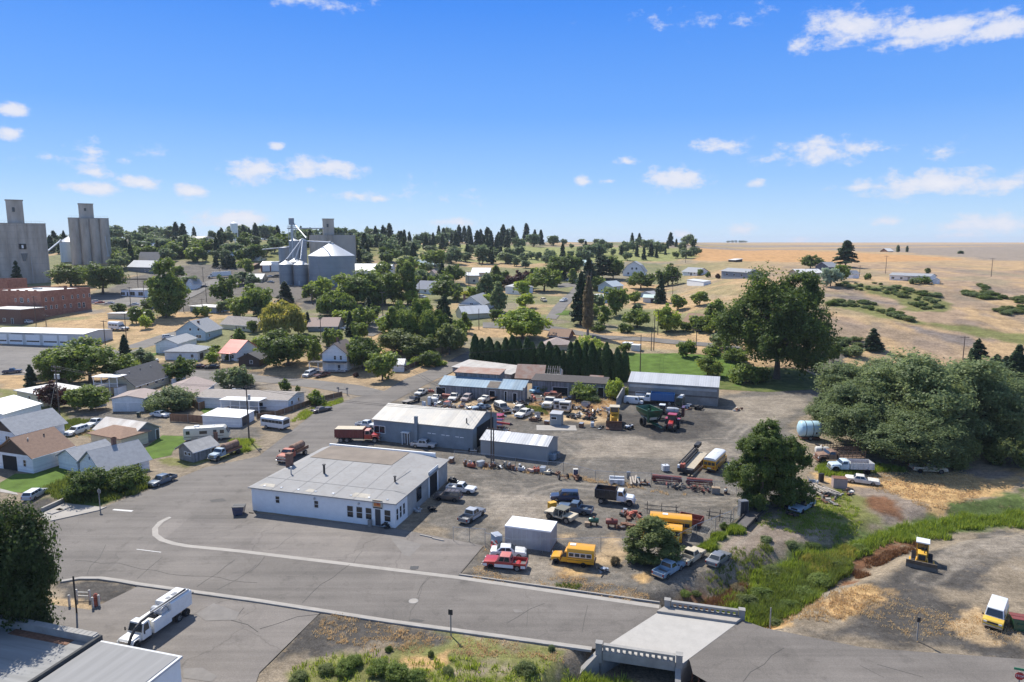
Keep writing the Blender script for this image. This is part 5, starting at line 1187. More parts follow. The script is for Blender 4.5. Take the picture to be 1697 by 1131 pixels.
def dozer(label,p,rz):
 root=thing('bulldozer',label,'bulldozer',p,rz);y=PORG
 for sd in(-1,1):
  pr=[(-1.6,.15),(-1.3,.02),(1.2,.02),(1.6,.2),(1.7,.5),(1.5,.8),(-1.3,.85),(-1.7,.55)]
  MB().prism_y(pr,sd*.95-.25,sd*.95+.25).build('track',BLACKM,root,bevel=.05);t=MB()
  for i in range(12):t.box(-1.3+i*.22,-1.24+i*.22,sd*.95-.27,sd*.95+.27,.8,.9)
  t.build('track_shoes',BLACKM,root)
 MB().box(.0,1.6,-.52,.52,.7,1.75).build('bonnet',y,root,bevel=.08,smooth=True);MB().box(1.6,1.63,-.4,.4,.9,1.6).build('grille',CARBLK,root)
 MB().box(-1.5,0,-.68,.68,.7,1.35).build('body',y,root,bevel=.05)
 f=MB()
 for x,yy in((-1.4,-.65),(-.1,-.65),(-1.4,.65),(-.1,.65)):f.box(x-.05,x+.05,yy-.05,yy+.05,1.34,2.6)
 f.build('cab_post',y,root);MB().box(-1.3,-.2,-.58,.58,1.36,2.58).build('cab_glass',CARGLASS,root);MB().box(-1.6,.15,-.8,.8,2.6,2.78).build('canopy',PW,root,bevel=.06)
 MB().box(-1.0,-.5,-.3,.3,1.36,1.8).build('seat',CARBLK,root)
 for sd in(-1,1):MB().box(.2,2.3,sd*1.36-.09,sd*1.36+.09,.3,.55).cyl((1.0,sd*.6,1.0),(2.2,sd*.7,.6),.07).build('push_arm',y,root)
 MB().prism_y([(2.2,.05),(2.45,0),(2.3,.45),(2.45,1.0),(2.3,1.02),(2.15,.5)],-1.75,1.75).build('blade',mat('blade steel',(.15,.12,.09),.6,.4,.3,2),root)
 MB().cyl((1.1,.25,1.74),(1.1,.25,2.4),.06).build('exhaust',CARBLK,root)
 return root
def humvee(label,pf,pr):
 c,rz,s=place(pf,pr,2.1,4.6);root=thing('utility_truck',label,'off-road truck',c,rz);root.scale=(s,)*3
 T=PTAN
 MB().prism_y([(-2.3,.6),(-1.95,.6)]+arch(-1.45,.55,.6)[1:-1]+[(-.8,.6),(.7,.6)]+arch(1.5,.55,.6)[1:-1]+[(2.1,.6),(2.3,.8),(2.3,1.1),(.75,1.32),(.7,.8),(-.75,.8),(-.8,1.15),(-2.3,1.15)],-1.05,1.05).build('body',T,root,bevel=.04)
 MB().box(-.78,.7,-.95,.95,.55,.62).build('floor',CARBLK,root)
 f=MB()
 for sd in(-1,1):
  f.cyl((.75,sd*.95,1.3),(.5,sd*.8,1.85),.05).cyl((-.1,sd*.98,.8),(-.1,sd*.8,1.85),.05).cyl((-.85,sd*.95,1.12),(-.9,sd*.8,1.85),.05)
 f.build('roof_post',T,root);MB().box(-1.1,.6,-.95,.95,1.85,1.92).build('canvas_roof',mat('canvas',(.17,.165,.13),.9,var=.2),root,bevel=.03)
 MB().panel((.76,-.85,1.32),(.76,.85,1.32),(.56,.75,1.8),(.56,-.75,1.8),.015).build('windshield',CARGLASS,root)
 for yy in(-.5,.5):
  for x in(-.6,.2):MB().box(x-.25,x+.2,yy-.25,yy+.25,.8,.95).box(x-.3,x-.2,yy-.25,yy+.25,.9,1.5).build('seat',CARBLK,root)
 for sd in(-1,1):MB().box(2.29,2.33,sd*.6-.1,sd*.6+.1,.85,1.02).build('headlight',LAMPW,root)
 MB().box(2.3,2.33,-.4,.4,.8,1.05).build('grille',CARBLK,root)
 for x in(1.5,-1.45):
  for sd in(-1,1):wheel(root,x,sd*.88,.47,.32)
 return root
POLEW=mat('pole wood',(.12,.09,.07),.95,var=.3,scale=3)
POLES=[]
def pole(label,t,x,y,top,arms=1,trans=0,lamp=None,azim=None,r=.16,name='utility_pole',group=None,off=(0,0)):
 p=P(t,x,y);h=(y-top)*TILE[t][2]*mpp(p)*1.02 if not isinstance(top,tuple)else hat(*top,p)
 root=thing(name,label,'pole',(p.x,p.y,p.z),R(azim if azim is not None else-14),group)
 MB().cyl((0,0,-.4),(0,0,h),r,r*.62,n=9).build('post',POLEW,root,smooth=True)
 for j in range(arms):
  z=h-.35-j*.9
  MB().box(-1.25,1.25,r*.7,r*.7+.11,z-.07,z+.07).build('crossarm',POLEW,root)
  for xx in(-1.1,-.5,.5,1.1):MB().cyl((xx,r*.7+.05,z+.07),(xx,r*.7+.05,z+.24),.045,n=6).build('insulator',STEEL,root)
 for j in range(trans):
  a=j*2.0+.6;MB().cyl((math.cos(a)*.42,math.sin(a)*.42,h-2.9),(math.cos(a)*.42,math.sin(a)*.42,h-1.9),.26,n=12).build('transformer',STEEL,root,smooth=True)
 if lamp:
  a=R(lamp)-root.rotation_euler.z;e=(math.cos(a)*2.0,math.sin(a)*2.0,h-.5)
  MB().tube([(0,0,h-1.0),(math.cos(a)*1.0,math.sin(a)*1.0,h-.55),e],.04).build('lamp_arm',STEEL,root);MB().box(-.1,.5,-.12,.12,-.08,.08,a,e).build('lamp_head',STEEL,root)
 POLES.append((p,h));return root
def wire(label,a,b,sag=1.2,dz=0,r=.032,off=0):
 (p,h),(q,k)=a,b
 A,B=Vector((p.x,p.y,p.z+h-dz)),Vector((q.x,q.y,q.z+k-dz))
 d=(B-A);n=Vector((-d.y,d.x,0)).normalized()*off
 pts=[A+n+d*(i/12)-Vector((0,0,sag*4*(i/12)*(1-i/12)))for i in range(13)]
 return tag(MB().tube(pts,r,4).build('power_line',BLACKM),label,'cable','power lines')
def wood_fence(name,label,spec,h,m,posts=2.4,gap=False,group=None):
 w=px_poly(spec);o=w[0];root=thing(name,label,'fence',(o[0],o[1],hz(*o)),0,group);L=MB();Q=MB()
 for(x0,y0),(x1,y1)in zip(w[:-1],w[1:]):
  d=math.hypot(x1-x0,y1-y0);a=math.atan2(y1-y0,x1-x0);n=max(1,int(d/posts));st=d/n
  for j in range(n):
   cx,cy=x0+math.cos(a)*st*j-o[0],y0+math.sin(a)*st*j-o[1];z=hz(cx+o[0],cy+o[1])-hz(*o)
   Q.box(-.06,.06,-.06,.06,-.2,h+.08,a,(cx,cy,z))
   if gap:
    for zz in(.35,.8):L.box(.061,st-.061,-.025,.025,h*zz,h*zz+.12,a,(cx,cy,z))
    k=.061
    while k<st-.15:L.box(k,k+.09,.026,.05,.08,h,a,(cx,cy,z));k+=.2
   else:L.box(.061,st-.061,-.025,.025,.05,h,a,(cx,cy,z))
 L.build('boards',m,root);Q.build('post',WOODG,root);return root
def mesh_fence(label,spec,h=1.9,name='chain_fence',step=3.0):
 m,nt,b=_nodes('wire mesh')if 'wire mesh' not in MATS else(MATS['wire mesh'],None,None)
 if nt:
  MATS['wire mesh']=m;b.inputs['Base Color'].default_value=(.35,.36,.36,1);b.inputs['Metallic'].default_value=.6;b.inputs['Roughness'].default_value=.5
 w=px_poly(spec);o=w[0];root=thing(name,label,'fence',(o[0],o[1],hz(*o)),0);Q=MB();F_=MB()
 for(x0,y0),(x1,y1)in zip(w[:-1],w[1:]):
  d=math.hypot(x1-x0,y1-y0);n=max(1,int(d/step));u=Vector(((x1-x0)/d,(y1-y0)/d,0));st=d/n
  for j in range(n+1):
   p=Vector((x0-o[0],y0-o[1],0))+u*st*j;Q.cyl(p-Vector((0,0,.2)),p+Vector((0,0,h)),.035,n=6)
  p=Vector((x0-o[0],y0-o[1],0))
  Q.cyl(p+Vector((0,0,h-.03)),p+u*d+Vector((0,0,h-.03)),.022,n=5)
  k=0
  while k<d:
   for sg in(-1,1):
    a=p+u*k+Vector((0,0,.05 if sg>0 else h-.06));e=a+u*min(h,d-k)+Vector((0,0,sg*min(h-.11,(d-k)*(h-.11)/h)))
    F_.cyl(a,e,.0045,n=3,caps=False)
   k+=.22
 Q.build('post',STEEL,root);F_.build('wire_mesh',m,root);return root
def sign_post(name,label,t,x,y,top,w=.6,hh=.75,face=0,m=None,r=.05,shape='rect',postm=None):
 p=P(t,x,y);h=(y-top)*TILE[t][2]*mpp(p)*1.05;root=thing(name,label,'sign',p,R(face))
 MB().box(-r,r,-r,r,-.3,h).build('post',postm or WOODG,root)
 if shape=='oct':
  pr=[(w/2*math.cos(PI/8+i*PI/4),h-w/2+w/2*math.sin(PI/8+i*PI/4))for i in range(8)]
  MB().prism_y(pr,-r-.03,-r-.01).build('sign_plate',m,root)
 elif shape=='dia':
  MB().prism_y([(0,h-w),(w/2,h-w/2),(0,h),(-w/2,h-w/2)],-r-.03,-r-.01).build('sign_plate',m,root)
 elif w:MB().box(-w/2,w/2,-r-.03,-r-.01,h-hh,h).build('sign_plate',m,root)
 return root,h
def grain_bin(label,t,x,y,top_eave,wpx,cone,name='grain_bin',group=None,m=None,bands=True,roofm=None):
 p=P(t,x,y);k=mpp(p)*TILE[t][2];rad=wpx*k/2;h=(y-top_eave)*k
 c=Vector((p.x,p.y,0))*(1+rad/math.hypot(p.x,p.y));c.z=hz(c.x,c.y)-.6;h+=.6
 root=thing(name,label,'silo',c,0,group)
 MB().rev([(rad,0),(rad,h)],48).build('wall',m or BINM,root,smooth=True)
 MB().rev([(rad+.15,h+.003),(rad+.15,h+.1),(rad*.12,h+cone*k*.94),(rad*.12,h+cone*k),(.001,h+cone*k+.3)],48).build('cone_roof',roofm or BINROOF,root,smooth=False)
 r=MB()
 for j in range(int(h/4)):
  z=2+j*4;r.rev([(rad+.0,z),(rad+.07,z+.02),(rad+.07,z+.14),(rad+.0,z+.16)],48)
 r.build('stiffener_ring',m or BINM,root)
 MB().box(-.45,.45,-rad-.08,-rad+.05,.9,3.0).build('hatch',STEEL,root);l=MB()
 a=-1.9;x0,y0=math.cos(a)*(rad+.12),math.sin(a)*(rad+.12)
 for s_ in(-.2,.2):l.cyl((x0+s_,y0,1),(x0+s_,y0,h),.04,n=4)
 for j in range(int(h/.6)):l.cyl((x0-.2,y0,1.2+j*.6),(x0+.2,y0,1.2+j*.6),.02,n=4)
 l.build('ladder',STEEL,root)
 return root,c,rad,h
BINM=ribbed('corrugated bin steel',(.27,.29,.31),2,.7,.5,.35,.10,None,.3,.04);BINROOF=mat('bin roof',(.56,.57,.57),.5,.2,var=.1,scale=.6)
def junk(kind,label,t,x,y,wpx=None,rz=None,m=None,m2=None,group=None,cat=None,s=None,seed=None):
 p=P(t,x,y);k=mpp(p)*TILE[t][2];rr=random.Random(seed if seed is not None else int(x*13+y*7))
 rz=R(rz)if rz is not None else rr.uniform(0,6.28)
 W=wpx*k if wpx else 1.2
 names={'engine':('scrap_engine','scrap'),'box':('metal_box','box'),'drum':('barrel','barrel'),'scrap':('scrap_pile','scrap'),'tyres':('tyre_stack','tyres'),'tote':('water_tote','tank'),'tank':('storage_tank','tank'),'cabinet':('steel_cabinet','cabinet'),'planks':('plank_stack','timber'),'rack':('pipe_rack','rack'),'implement':('farm_implement','farm machine'),'axle':('axle','scrap'),'pump':('fuel_pump','pump'),'washer':('appliance','appliance'),'atv':('quad_bike','quad bike'),'bin':('refuse_bin','bin'),'dumpster':('dumpster','dumpster')}
 nm,ct=names[kind];root=thing(nm,label,cat or ct,p,rz,group)
 m=m or RUSTM;m2=m2 or STEEL;h=W/2
 if kind=='engine':
  MB().box(-h,h,-.28,.28,.15,.55).box(-h*.8,h*.7,-.38,.38,.4,.75).build('block',m,root,bevel=.05)
  for i in range(3):MB().cyl((-h*.6+i*h*.55,rr.uniform(-.2,.2),.7),(-h*.6+i*h*.55,rr.uniform(-.1,.1),rr.uniform(.85,1.25)),rr.uniform(.08,.2),n=8).build('fitting',rr.choice([m,m2,BLACKM]),root)
  MB().rev([(.001,-.05),(.28,-.05),(.28,.05),(.001,.05)],14,(h+.05,0,.45),'x').build('flywheel',m2,root)
 elif kind=='box':
  MB().box(-h,h,-h*.7,h*.7,0,W*.75).build('body',m,root,bevel=.03);MB().box(-h-.03,h+.03,-h*.7-.03,h*.7+.03,W*.75+.002,W*.75+.06).build('lid',m2,root,bevel=.02)
 elif kind=='washer':
  MB().box(-.34,.34,-.33,.33,0,.92).build('body',m,root,bevel=.03);MB().box(-.34,.34,.24,.33,.922,1.1).build('panel',m,root);MB().box(-.24,.24,-.35,-.332,.2,.7).build('door',m2,root)
 elif kind=='cabinet':
  MB().box(-h,h,-h*.7,h*.7,.06,W*1.9).build('body',m,root,bevel=.03)
  MB().box(-h*.85,-.02,-h*.7-.03,-h*.7-.003,.15,W*1.8).build('door',m2,root);MB().box(.02,h*.85,-h*.7-.03,-h*.7-.003,.15,W*1.8).build('door',m2,root)
 elif kind=='drum':
  MB().rev([(.001,0),(.29,0),(.29,.28),(.31,.3),(.29,.32),(.29,.58),(.31,.6),(.29,.62),(.29,.88),(.001,.87)],16).build('drum',m,root,smooth=True);MB().cyl((.12,0,.87),(.12,0,.92),.05).build('cap',m2,root)
 elif kind=='tote':
  MB().box(-.55,.55,-.5,.5,.16,1.1).build('tank',m,root,bevel=.06);f=MB()
  for z in(.14,.45,.75,1.08):f.box(-.58,.58,-.54,-.52,z,z+.04).box(-.58,.58,.52,.54,z,z+.04).box(-.58,-.56,-.54,.54,z,z+.04).box(.56,.58,-.54,.54,z,z+.04)
  for x in(-.57,-.2,.2,.54):f.box(x,x+.03,-.55,-.53,0,1.12).box(x,x+.03,.53,.55,0,1.12)
  f.build('cage',STEEL,root);MB().cyl((0,0,1.09),(0,0,1.16),.12).build('cap',BLACKM,root)
 elif kind=='tyres':
  n=0
  for i in range(int(max(3,W*2))):
   r=rr.uniform(.3,.5);o=MB().rev([(r*.55,-.1),(r,-.1),(r*1.02,0),(r,.1),(r*.55,.1),(r*.5,0),(r*.55,-.1)],14).build('tyre',TYRE,root,smooth=True)
   o.location=(rr.uniform(-h,h),rr.uniform(-h*.5,h*.5),.12+rr.uniform(0,.5));o.rotation_euler=(rr.uniform(-.5,.5),rr.uniform(-.5,.5),0)
 elif kind=='scrap':
  for i in range(int(max(6,W*5))):
   x,y_,z=rr.gauss(0,h*.5),rr.gauss(0,h*.3),0;a=rr.uniform(0,6.28);q=rr.random();mm=rr.choice([m,m,m2,BLACKM,RUSTM]);z=rr.uniform(0,.35)*max(.4,1-abs(x)/h)
   l,w_,t_=rr.uniform(.2,.7),rr.uniform(.1,.35),rr.uniform(.06,.4)
   if q<.5:MB().box(-l,l,-w_,w_,0,t_,a,(x,y_,z),rr.uniform(-.5,.5)).build('scrap_piece',mm,root,bevel=.02)
   elif q<.8:MB().cyl((x,y_,z+.05),(x+math.cos(a)*l*1.6,y_+math.sin(a)*l*1.6,z+rr.uniform(.05,.8)),rr.uniform(.03,.14),n=8).build('pipe',mm,root)
   else:MB().rev([(.12,-.06),(.3,-.06),(.3,.06),(.12,.06)],12,(x,y_,z+.3),rr.choice('xy')).build('hub',mm,root)
 elif kind=='planks':
  for i in range(int(max(4,W*2.2))):
   y_=-h+i*W/max(4,W*2.2);MB().box(-rr.uniform(1.4,2.3),rr.uniform(1.2,2.4),-.12,.12,0,.2,rr.gauss(0,.08),(rr.uniform(-.3,.3),y_,.25+rr.uniform(0,.25))).build('beam',rr.choice([WOODG,mat('pale timber',(.42,.355,.28),.85,var=.3,scale=2)]),root)
  for x in(-1.2,1.2):MB().box(x-.1,x+.1,-h,h,0,.24).build('bearer',WOODG,root)
 elif kind=='rack':
  f=MB()
  for x in(-h,0,h):
   for y_ in(-.7,.7):f.cyl((x,y_,0),(x,y_,rr.uniform(.9,1.2)),.045,n=6)
   f.cyl((x,-.7,.5),(x,.7,.5),.04,n=6)
  f.build('upright',BLACKM,root)
  for y_ in(-.7,.7):MB().cyl((-h-.4,y_,.55),(h+.3,y_,.55),.05,n=6).build('rail',BLACKM,root)
 elif kind=='implement':
  MB().cyl((-h,0,1.0),(h,0,1.0),.34,n=12).build('seed_box',m,root,smooth=True)if not group=='x' else None
  MB().box(-h,h,-.5,-.35,.45,.6).box(-h,h,.5,.62,.4,.52).build('tool_bar',m,root)
  n=max(5,int(W/.5));d=MB()
  for i in range(n):x=-h+.2+i*(W-.4)/(n-1);d.rev([(.001,-.015),(.26,-.012),(.26,.012),(.001,.015)],12,(x,.3,.27),'x').cyl((x,0,.75),(x,.3,.3),.03,n=5).cyl((x,-.42,.5),(x,-.6,.1),.03,n=5)
  d.build('discs',m2,root);MB().box(-.1,.1,-2.0,-.35,.4,.5).build('hitch',m,root)
  for x in(-h*.9,h*.9):wheel(root,x,.8,.35,.2)
 elif kind=='axle':
  MB().cyl((0,-.8,.4),(0,.8,.4),.08).cyl((0,0,.4),(1.2,0,.3),.06).build('shaft',m,root);wheel(root,0,.8,.4,.22);wheel(root,0,-.8,.4,.22)
 elif kind=='atv':
  MB().box(-.8,.8,-.25,.25,.45,.75).box(-.9,-.1,-.45,.45,.75,.85).box(.3,.9,-.45,.45,.75,.85).build('body',m,root,bevel=.05);MB().box(-.6,0,-.2,.2,.86,1.0).build('seat',CARBLK,root,bevel=.04);MB().cyl((.35,-.4,1.15),(.35,.4,1.15),.03).cyl((.5,0,.8),(.35,0,1.15),.03).build('handlebar',BLACKM,root)
  for x in(-.6,.65):
   for sd in(-1,1):wheel(root,x,sd*.45,.32,.28)
 elif kind=='tank':
  r=W*.25;MB().rev([(.001,-h),(r*.75,-h*.97),(r,-h*.8),(r,h*.8),(r*.75,h*.97),(.001,h)],20,(0,0,r+.35),'x').build('shell',m,root,smooth=True)
  for x in(-h*.55,h*.55):MB().box(x-.1,x+.1,-r*.8,r*.8,0,.5).build('cradle',m2,root)
  MB().cyl((0,0,2*r+.3),(0,0,2*r+.5),.15).build('hatch',m2,root)
 elif kind=='bin':
  MB().frustum(-.28,.28,-.33,.33,.08,-.33,.33,-.4,.4,1.0).build('tub',m,root,bevel=.03);MB().box(-.36,.36,-.43,.43,1.003,1.07).build('lid',m2,root,bevel=.02)
  wheel(root,-.26,.3,.1,.06);wheel(root,-.26,-.3,.1,.06)
 elif kind=='dumpster':
  MB().frustum(-h,h,-.6,.6,.1,-h,h,-.85,.75,1.25).build('tub',m,root,bevel=.03);MB().box(-h,-.03,-.9,.8,1.253,1.31).build('lid',m2,root,bevel=.02);MB().box(.03,h,-.9,.8,1.253,1.31).build('lid',m2,root,bevel=.02);MB().box(-h-.12,-h-.003,-.4,.4,.7,.85).box(h+.003,h+.12,-.4,.4,.7,.85).build('pocket',m,root)
 return root
G1=74.0
def near_buildings():
 o=building('workshop','long white workshop with grey roof and glazed corner office beside the street bend','j 1005 693','j 1345 385','j 50 590',('j',1020,528),'none',wall=WHITEP,roofm=TARROOF,cat='workshop',wins=[('b',.55,.75,1.05,1.75),('b',2.0,.05,1.0,2.45,'k'),('b',3.35,.75,1.05,1.75),('b',4.75,.75,1.05,1.75),('b',6.15,.75,1.05,1.75),('b',11.5,1.5,.8,1.15),('b',17.7,1.5,.8,1.15),('c',.3,.8,.75,1.75),('c',1.35,.8,.75,1.75),('c',2.4,.8,.75,1.75)]);Lx,Ly,h,a,pA=root_info[o.name]
 M_=Matrix.Translation(pA)@Matrix.Rotation(a,4,'Z');I_=M_.inverted()
 old=[c for c in o.children if c.name.startswith('roof')][0];bpy.data.objects.remove(old)
 e=.35;z1=h+.85
 q=[I_@flat('j',x,y,z1-.25)for x,y in((990,292),(1115,196),(600,160),(440,240))]
 x0=(q[0].x+q[3].x)/2;x1=(q[1].x+q[2].x)/2;y0=(q[0].y+q[1].y)/2;y1=(q[2].y+q[3].y)/2
 x1=min(x1,Lx-.6);y1=min(y1,Ly-.6)
 r=MB();base=[(-e,-e,h+.02),(Lx+e,-e,h+.02),(Lx+e,Ly+e,h+.02),(-e,Ly+e,h+.02)];top=[(x0,y0,z1),(x1,y0,z1),(x1,y1,z1),(x0,y1,z1)]
 r.loft(base,top);r.loft([(x,y,h-.12)for x,y,z in base],[(x,y,h+.018)for x,y,z in base])
 ro=r.build('roof',TARROOF,o)
 MB().box(x0+.05,x1-.05,y0+.05,y1-.05,z1-.05,z1+.06).build('gravel_deck',TARBRN,ro)
 MB().box(Lx-.1,Lx+.2,2,Ly-1.2,h+.05,h+.95).build('rear_parapet',WHITEP,o)
 k=MB();k.box(4.0,Lx+.02,-.03,.3,-.4,h-.13);k.build('block_wall',mat('grey block wall',(.36,.345,.32),.9,var=.3,scale=.7,bump=.3,bscale=5),o)
 f=MB();f.box(11.3,11.7,-.1,-.035,0,4.0).box(14.7,15.1,-.1,-.035,0,4.0).box(11.3,15.1,-.1,-.035,3.6,4.05)
 dr=f.build('bay_door',TRIM,o);MB().box(11.7,14.7,-.04,-.034,0,3.6).build('opening',DARK,dr)
 w=MB().box(7.0,8.7,-.07,-.035,1.0,3.0).build('window',CARBLK,o);MB().box(7.1,8.6,-.08,-.072,1.1,2.9).build('pane',GLASS,w)
 sg=MB().box(-.16,-.05,1.75,3.2,2.75,3.75).build('sign_board',mat('sign cream',(.55,.48,.36),.6,var=.1),o)
 MB().box(-.175,-.162,2.0,3.0,2.85,3.65).build('sign_face',mat('sign orange',(.62,.20,.05),.6,var=.2,scale=2),sg);MB().box(-.185,-.176,2.15,2.55,3.1,3.5).build('sign_emblem',mat('sign red',(.42,.06,.03),.6,var=.1),sg);MB().box(-.12,-.05,1.8,3.15,2.55,2.72).build('transom',GLASS,o)
 def up(t,x,y,z):return I_@flat(t,x,y,z)
 c=up('j',316,292,h+.3);MB().box(c.x-.42,c.x+.42,c.y-.42,c.y+.42,h-.1,h+2.4).box(c.x-.47,c.x+.47,c.y-.47,c.y+.47,h+2.403,h+2.5).build('chimney',BRICKD,ro)
 for x,y,hh,rr in((542,345,1.5,.16),(1004,398,.9,.13),(326,345,1.1,.1)):
  c=up('j',x,y,h+.25);MB().cyl((c.x,c.y,h-.1),(c.x,c.y,h+.25+hh),rr,n=10).cyl((c.x,c.y,h+.25+hh+.06),(c.x,c.y,h+.25+hh+.16),rr*1.7,n=10).cyl((c.x,c.y,h+.25+hh),(c.x,c.y,h+.25+hh+.08),rr*.5,n=6).build('vent_pipe',BLACKM if rr>.11 else STEEL,ro)
 for j in range(8):
  yy=1.2+j*2.75;MB().box(.5,.8,yy,yy+.3,h+.03,h+.16).build('roof_scupper',TRIM if j%2 else STEEL,ro)
 sm=mat('roof seam tar',(.235,.228,.218),.9,var=.2)
 sl=(z1-h-.02)/(x0+e);q2=MB()
 for y in(3.1,6.0,9.2,12.6,15.4,18.9):q2.panel((-.3,y+.05,h+.03),(-.3,y-.05,h+.03),(x0-.1,y-.05,h+.03+sl*(x0+.2)),(x0-.1,y+.05,h+.03+sl*(x0+.2)),.012)
 q2.panel((3.4,Ly,h+.035+sl*3.7),(3.4,0,h+.035+sl*3.7),(3.5,0,h+.035+sl*3.8),(3.5,Ly,h+.035+sl*3.8),.012)
 q2.build('roof_seam',sm,ro)
 for(xa,xb,ya,yb)in((.4,1.7,4.0,7.0),(.3,1.3,12.5,14.0),(.5,1.5,19.0,21.5)):MB().panel((xa,yb,h+.03+sl*(xa+.3)),(xa,ya,h+.03+sl*(xa+.3)),(xb,ya+.4,h+.03+sl*(xb+.3)),(xb,yb-.3,h+.03+sl*(xb+.3)),.006).build('roof_patch',mat('tan roof patch',(.42,.38,.31),.9,var=.3,scale=2),ro)
 for s_ in(12.0,5.2):MB().box(-.25,-.02,s_,s_+.2,h-.75,h-.5).build('wall_lamp',STEEL,o)
 b2=building('metal_shop','long blue-grey block shop with pale seamed roof behind the red grain truck','f 1590 660',(12.5,70.5),'f 945 590',('f',1590,518),'gable','y',('f',1650,408),BLUEG,ribbed('pale seamed roof',(.36,.352,.33),1,.6,.6,.05,.14,(.43,.39,.33),.5),over=.25,cat='workshop',wins=[('b',18.2,1.5,2.5,1.5),('b',13.0,0,1.0,2.1,'k')]);Lx,Ly,h,a,pA=root_info[b2.name]
 MB().box(-.5,-.02,Ly*.55-.3,Ly*.55+.3,-.3,h+1.5).build('chimney',BLUEG,b2);MB().box(-.9,-.05,12.8,14.4,2.3,2.4).box(-.85,-.75,13.0,13.1,0,2.3).box(-.85,-.75,14.1,14.2,0,2.3).build('door_hood',TRIM,b2)
 for j in range(5):MB().panel((1.8,1.5+j*4,h+.55),(1.8,2.0+j*4,h+.55),(5.2,2.0+j*4,h+.55+1.2),(5.2,1.5+j*4,h+.55+1.2),.01)
 MB().cyl((1.5,1.8,h),(1.5,1.8,h+1.5),.12).build('stove_pipe',BLACKM,b2);MB().box(2.0,10.5,-.06,-.02,0,h-.2).build('open_end',DARK,b2)
 for j in range(9):
  if j%3!=2:MB().box(-.03,-.01,1.8+j*.95,2.5+j*.95,2.25+.03*j,2.37+.03*j).build('wall_lettering',WHITEP,b2)
 b3=building('storage_shed','small grey gabled shed with two clear roof strips beside the tall pole','g 500 655',(6.4,None),'g 65 605',('g',497,557),'gable','y',('g',520,490),mat('shed grey',(.30,.31,.305),.7,.1,.12,.5),ribbed('shed roof grey',(.34,.35,.37),1,.5,.55,.1,.12),over=.15,cat='shed');Lx,Ly,h,a,pA=root_info[b3.name]
 r3=[c for c in b3.children if c.name.startswith('roof')][0]
 info=Lx/2
 for y_,w_ in((1.0,.75),(2.6,.75),(7.9,.8)):
  k=None
  rz_=hat('g',520,490,pA+Vector((math.cos(a),math.sin(a),0))*Lx/2)-h;sl=rz_/info
  MB().panel((-.15,y_+w_,h-.15*sl+.17),(-.15,y_,h-.15*sl+.17),(info,y_,h+rz_+.17),(info,y_+w_,h+rz_+.17),.015).build('skylight_strip',TRIM,r3)
 b4=building('lean_to_shed','low weathered plank shed with faded blue sheet roof','B 205 435',(3.8,None),'A 580 396',('B',205,284),'shedx','x',1.35,PLANKY,ribbed('faded blue sheets',(.15,.26,.36),1,.75,.65,.03,.25,(.22,.31,.37),.4),over=.3,cat='shed',wins=[('b',1.5,0,1.1,2.1,'o'),('b',4.0,0,.7,2.4,'o'),('b',7.0,0,1.6,2.3,'o'),('b',20.0,0,2.6,2.3,'o')])
 Lx,Ly,h,a,pA=root_info[b4.name];r4=[c for c in b4.children if c.name.startswith('roof')][0];sl=1.35/Lx
 MB().panel((-.2,9.2,h-.05+.18),(-.2,6.3,h-.05+.18),(Lx*.7,6.3,h+sl*Lx*.7+.18),(Lx*.7,9.2,h+sl*Lx*.7+.18),.02).build('bare_boards',mat('weathered roof boards',(.17,.14,.11),.9,var=.3),r4)
 MB().box(-.25,.25,-.5,-.02,-.3,h+.6).build('stone_pier',CONCD,b4)
 d4=Vector((math.cos(a),math.sin(a),0));building('old_barn','long grey plank barn under a rust streaked roof behind the blue sheet roof',pA+d4*4.1+Vector((-math.sin(a),math.cos(a),0))*Ly*.34,(4.5,math.degrees(a)),Ly*.54,('A',1285,100),'shedx','x',.5,PLANKY,RUSTP,over=.3,cat='barn',wins=[('b',1.5,2.6,1.1,1.0,'o'),('b',3.6,2.6,1.0,1.0,'o'),('b',6.0,2.6,1.3,1.0,'o'),('b',7.8,2.6,2.0,1.0,'o')])
 building('white_barn','barn with broad white sheet roof in front of the poplar row','c 185 1070',(8,None),'b 1380 1130',('c',185,1030),'shedx','x',.9,PLANKY,ribbed('chalky white sheets',(.47,.46,.43),1,.7,.6,.05,.15,(.34,.30,.27),.8),over=.3,cat='barn')
 b7=building('collapsed_barn','half collapsed barn, rusty sheet roof on its left and bare rafters on its right','c 495 1090',(8,None),'c 215 1078',('c',470,1062),'none','y',2.6,PLANKY,RUSTP,cat='barn');Lx,Ly,h,a,pA=root_info[b7.name]
 ro=[c for c in b7.children if c.name.startswith('roof')][0];bpy.data.objects.remove(ro)
 MB().panel((-.3,Ly+.3,h-.1),(-.3,Ly*.34,h-.1),(Lx/2,Ly*.34,h+3.1),(Lx/2,Ly+.3,h+3.1),.1).panel((Lx/2,Ly+.3,h+3.1),(Lx/2,Ly*.5,h+3.1),(Lx+.2,Ly*.5,h),(Lx+.2,Ly+.3,h),.1).build('roof',RUSTP,b7)
 f=MB()
 for j in range(6):
  y=.1+j*Ly*.32/6;f.cyl((-.2,y,h-.05),(Lx/2,y+.1,h+3.0),.07,n=5)
  if j%2:f.cyl((Lx+.2,y,h),(Lx/2,y+.1,h+3.0),.07,n=5)
 for j in range(3):t=.2+j*.28;f.cyl((Lx/2*t,0,h+3.05*t),(Lx/2*t+.2,Ly*.34,h+3.05*t+.05),.06,n=5)
 f.build('rafters',WOODG,b7);MB().prism_y([(Lx*.4,h),(Lx,h),(Lx,h+1.2),(Lx*.55,h+2.3)],-.1,.05).build('gable',WHITEP,b7)
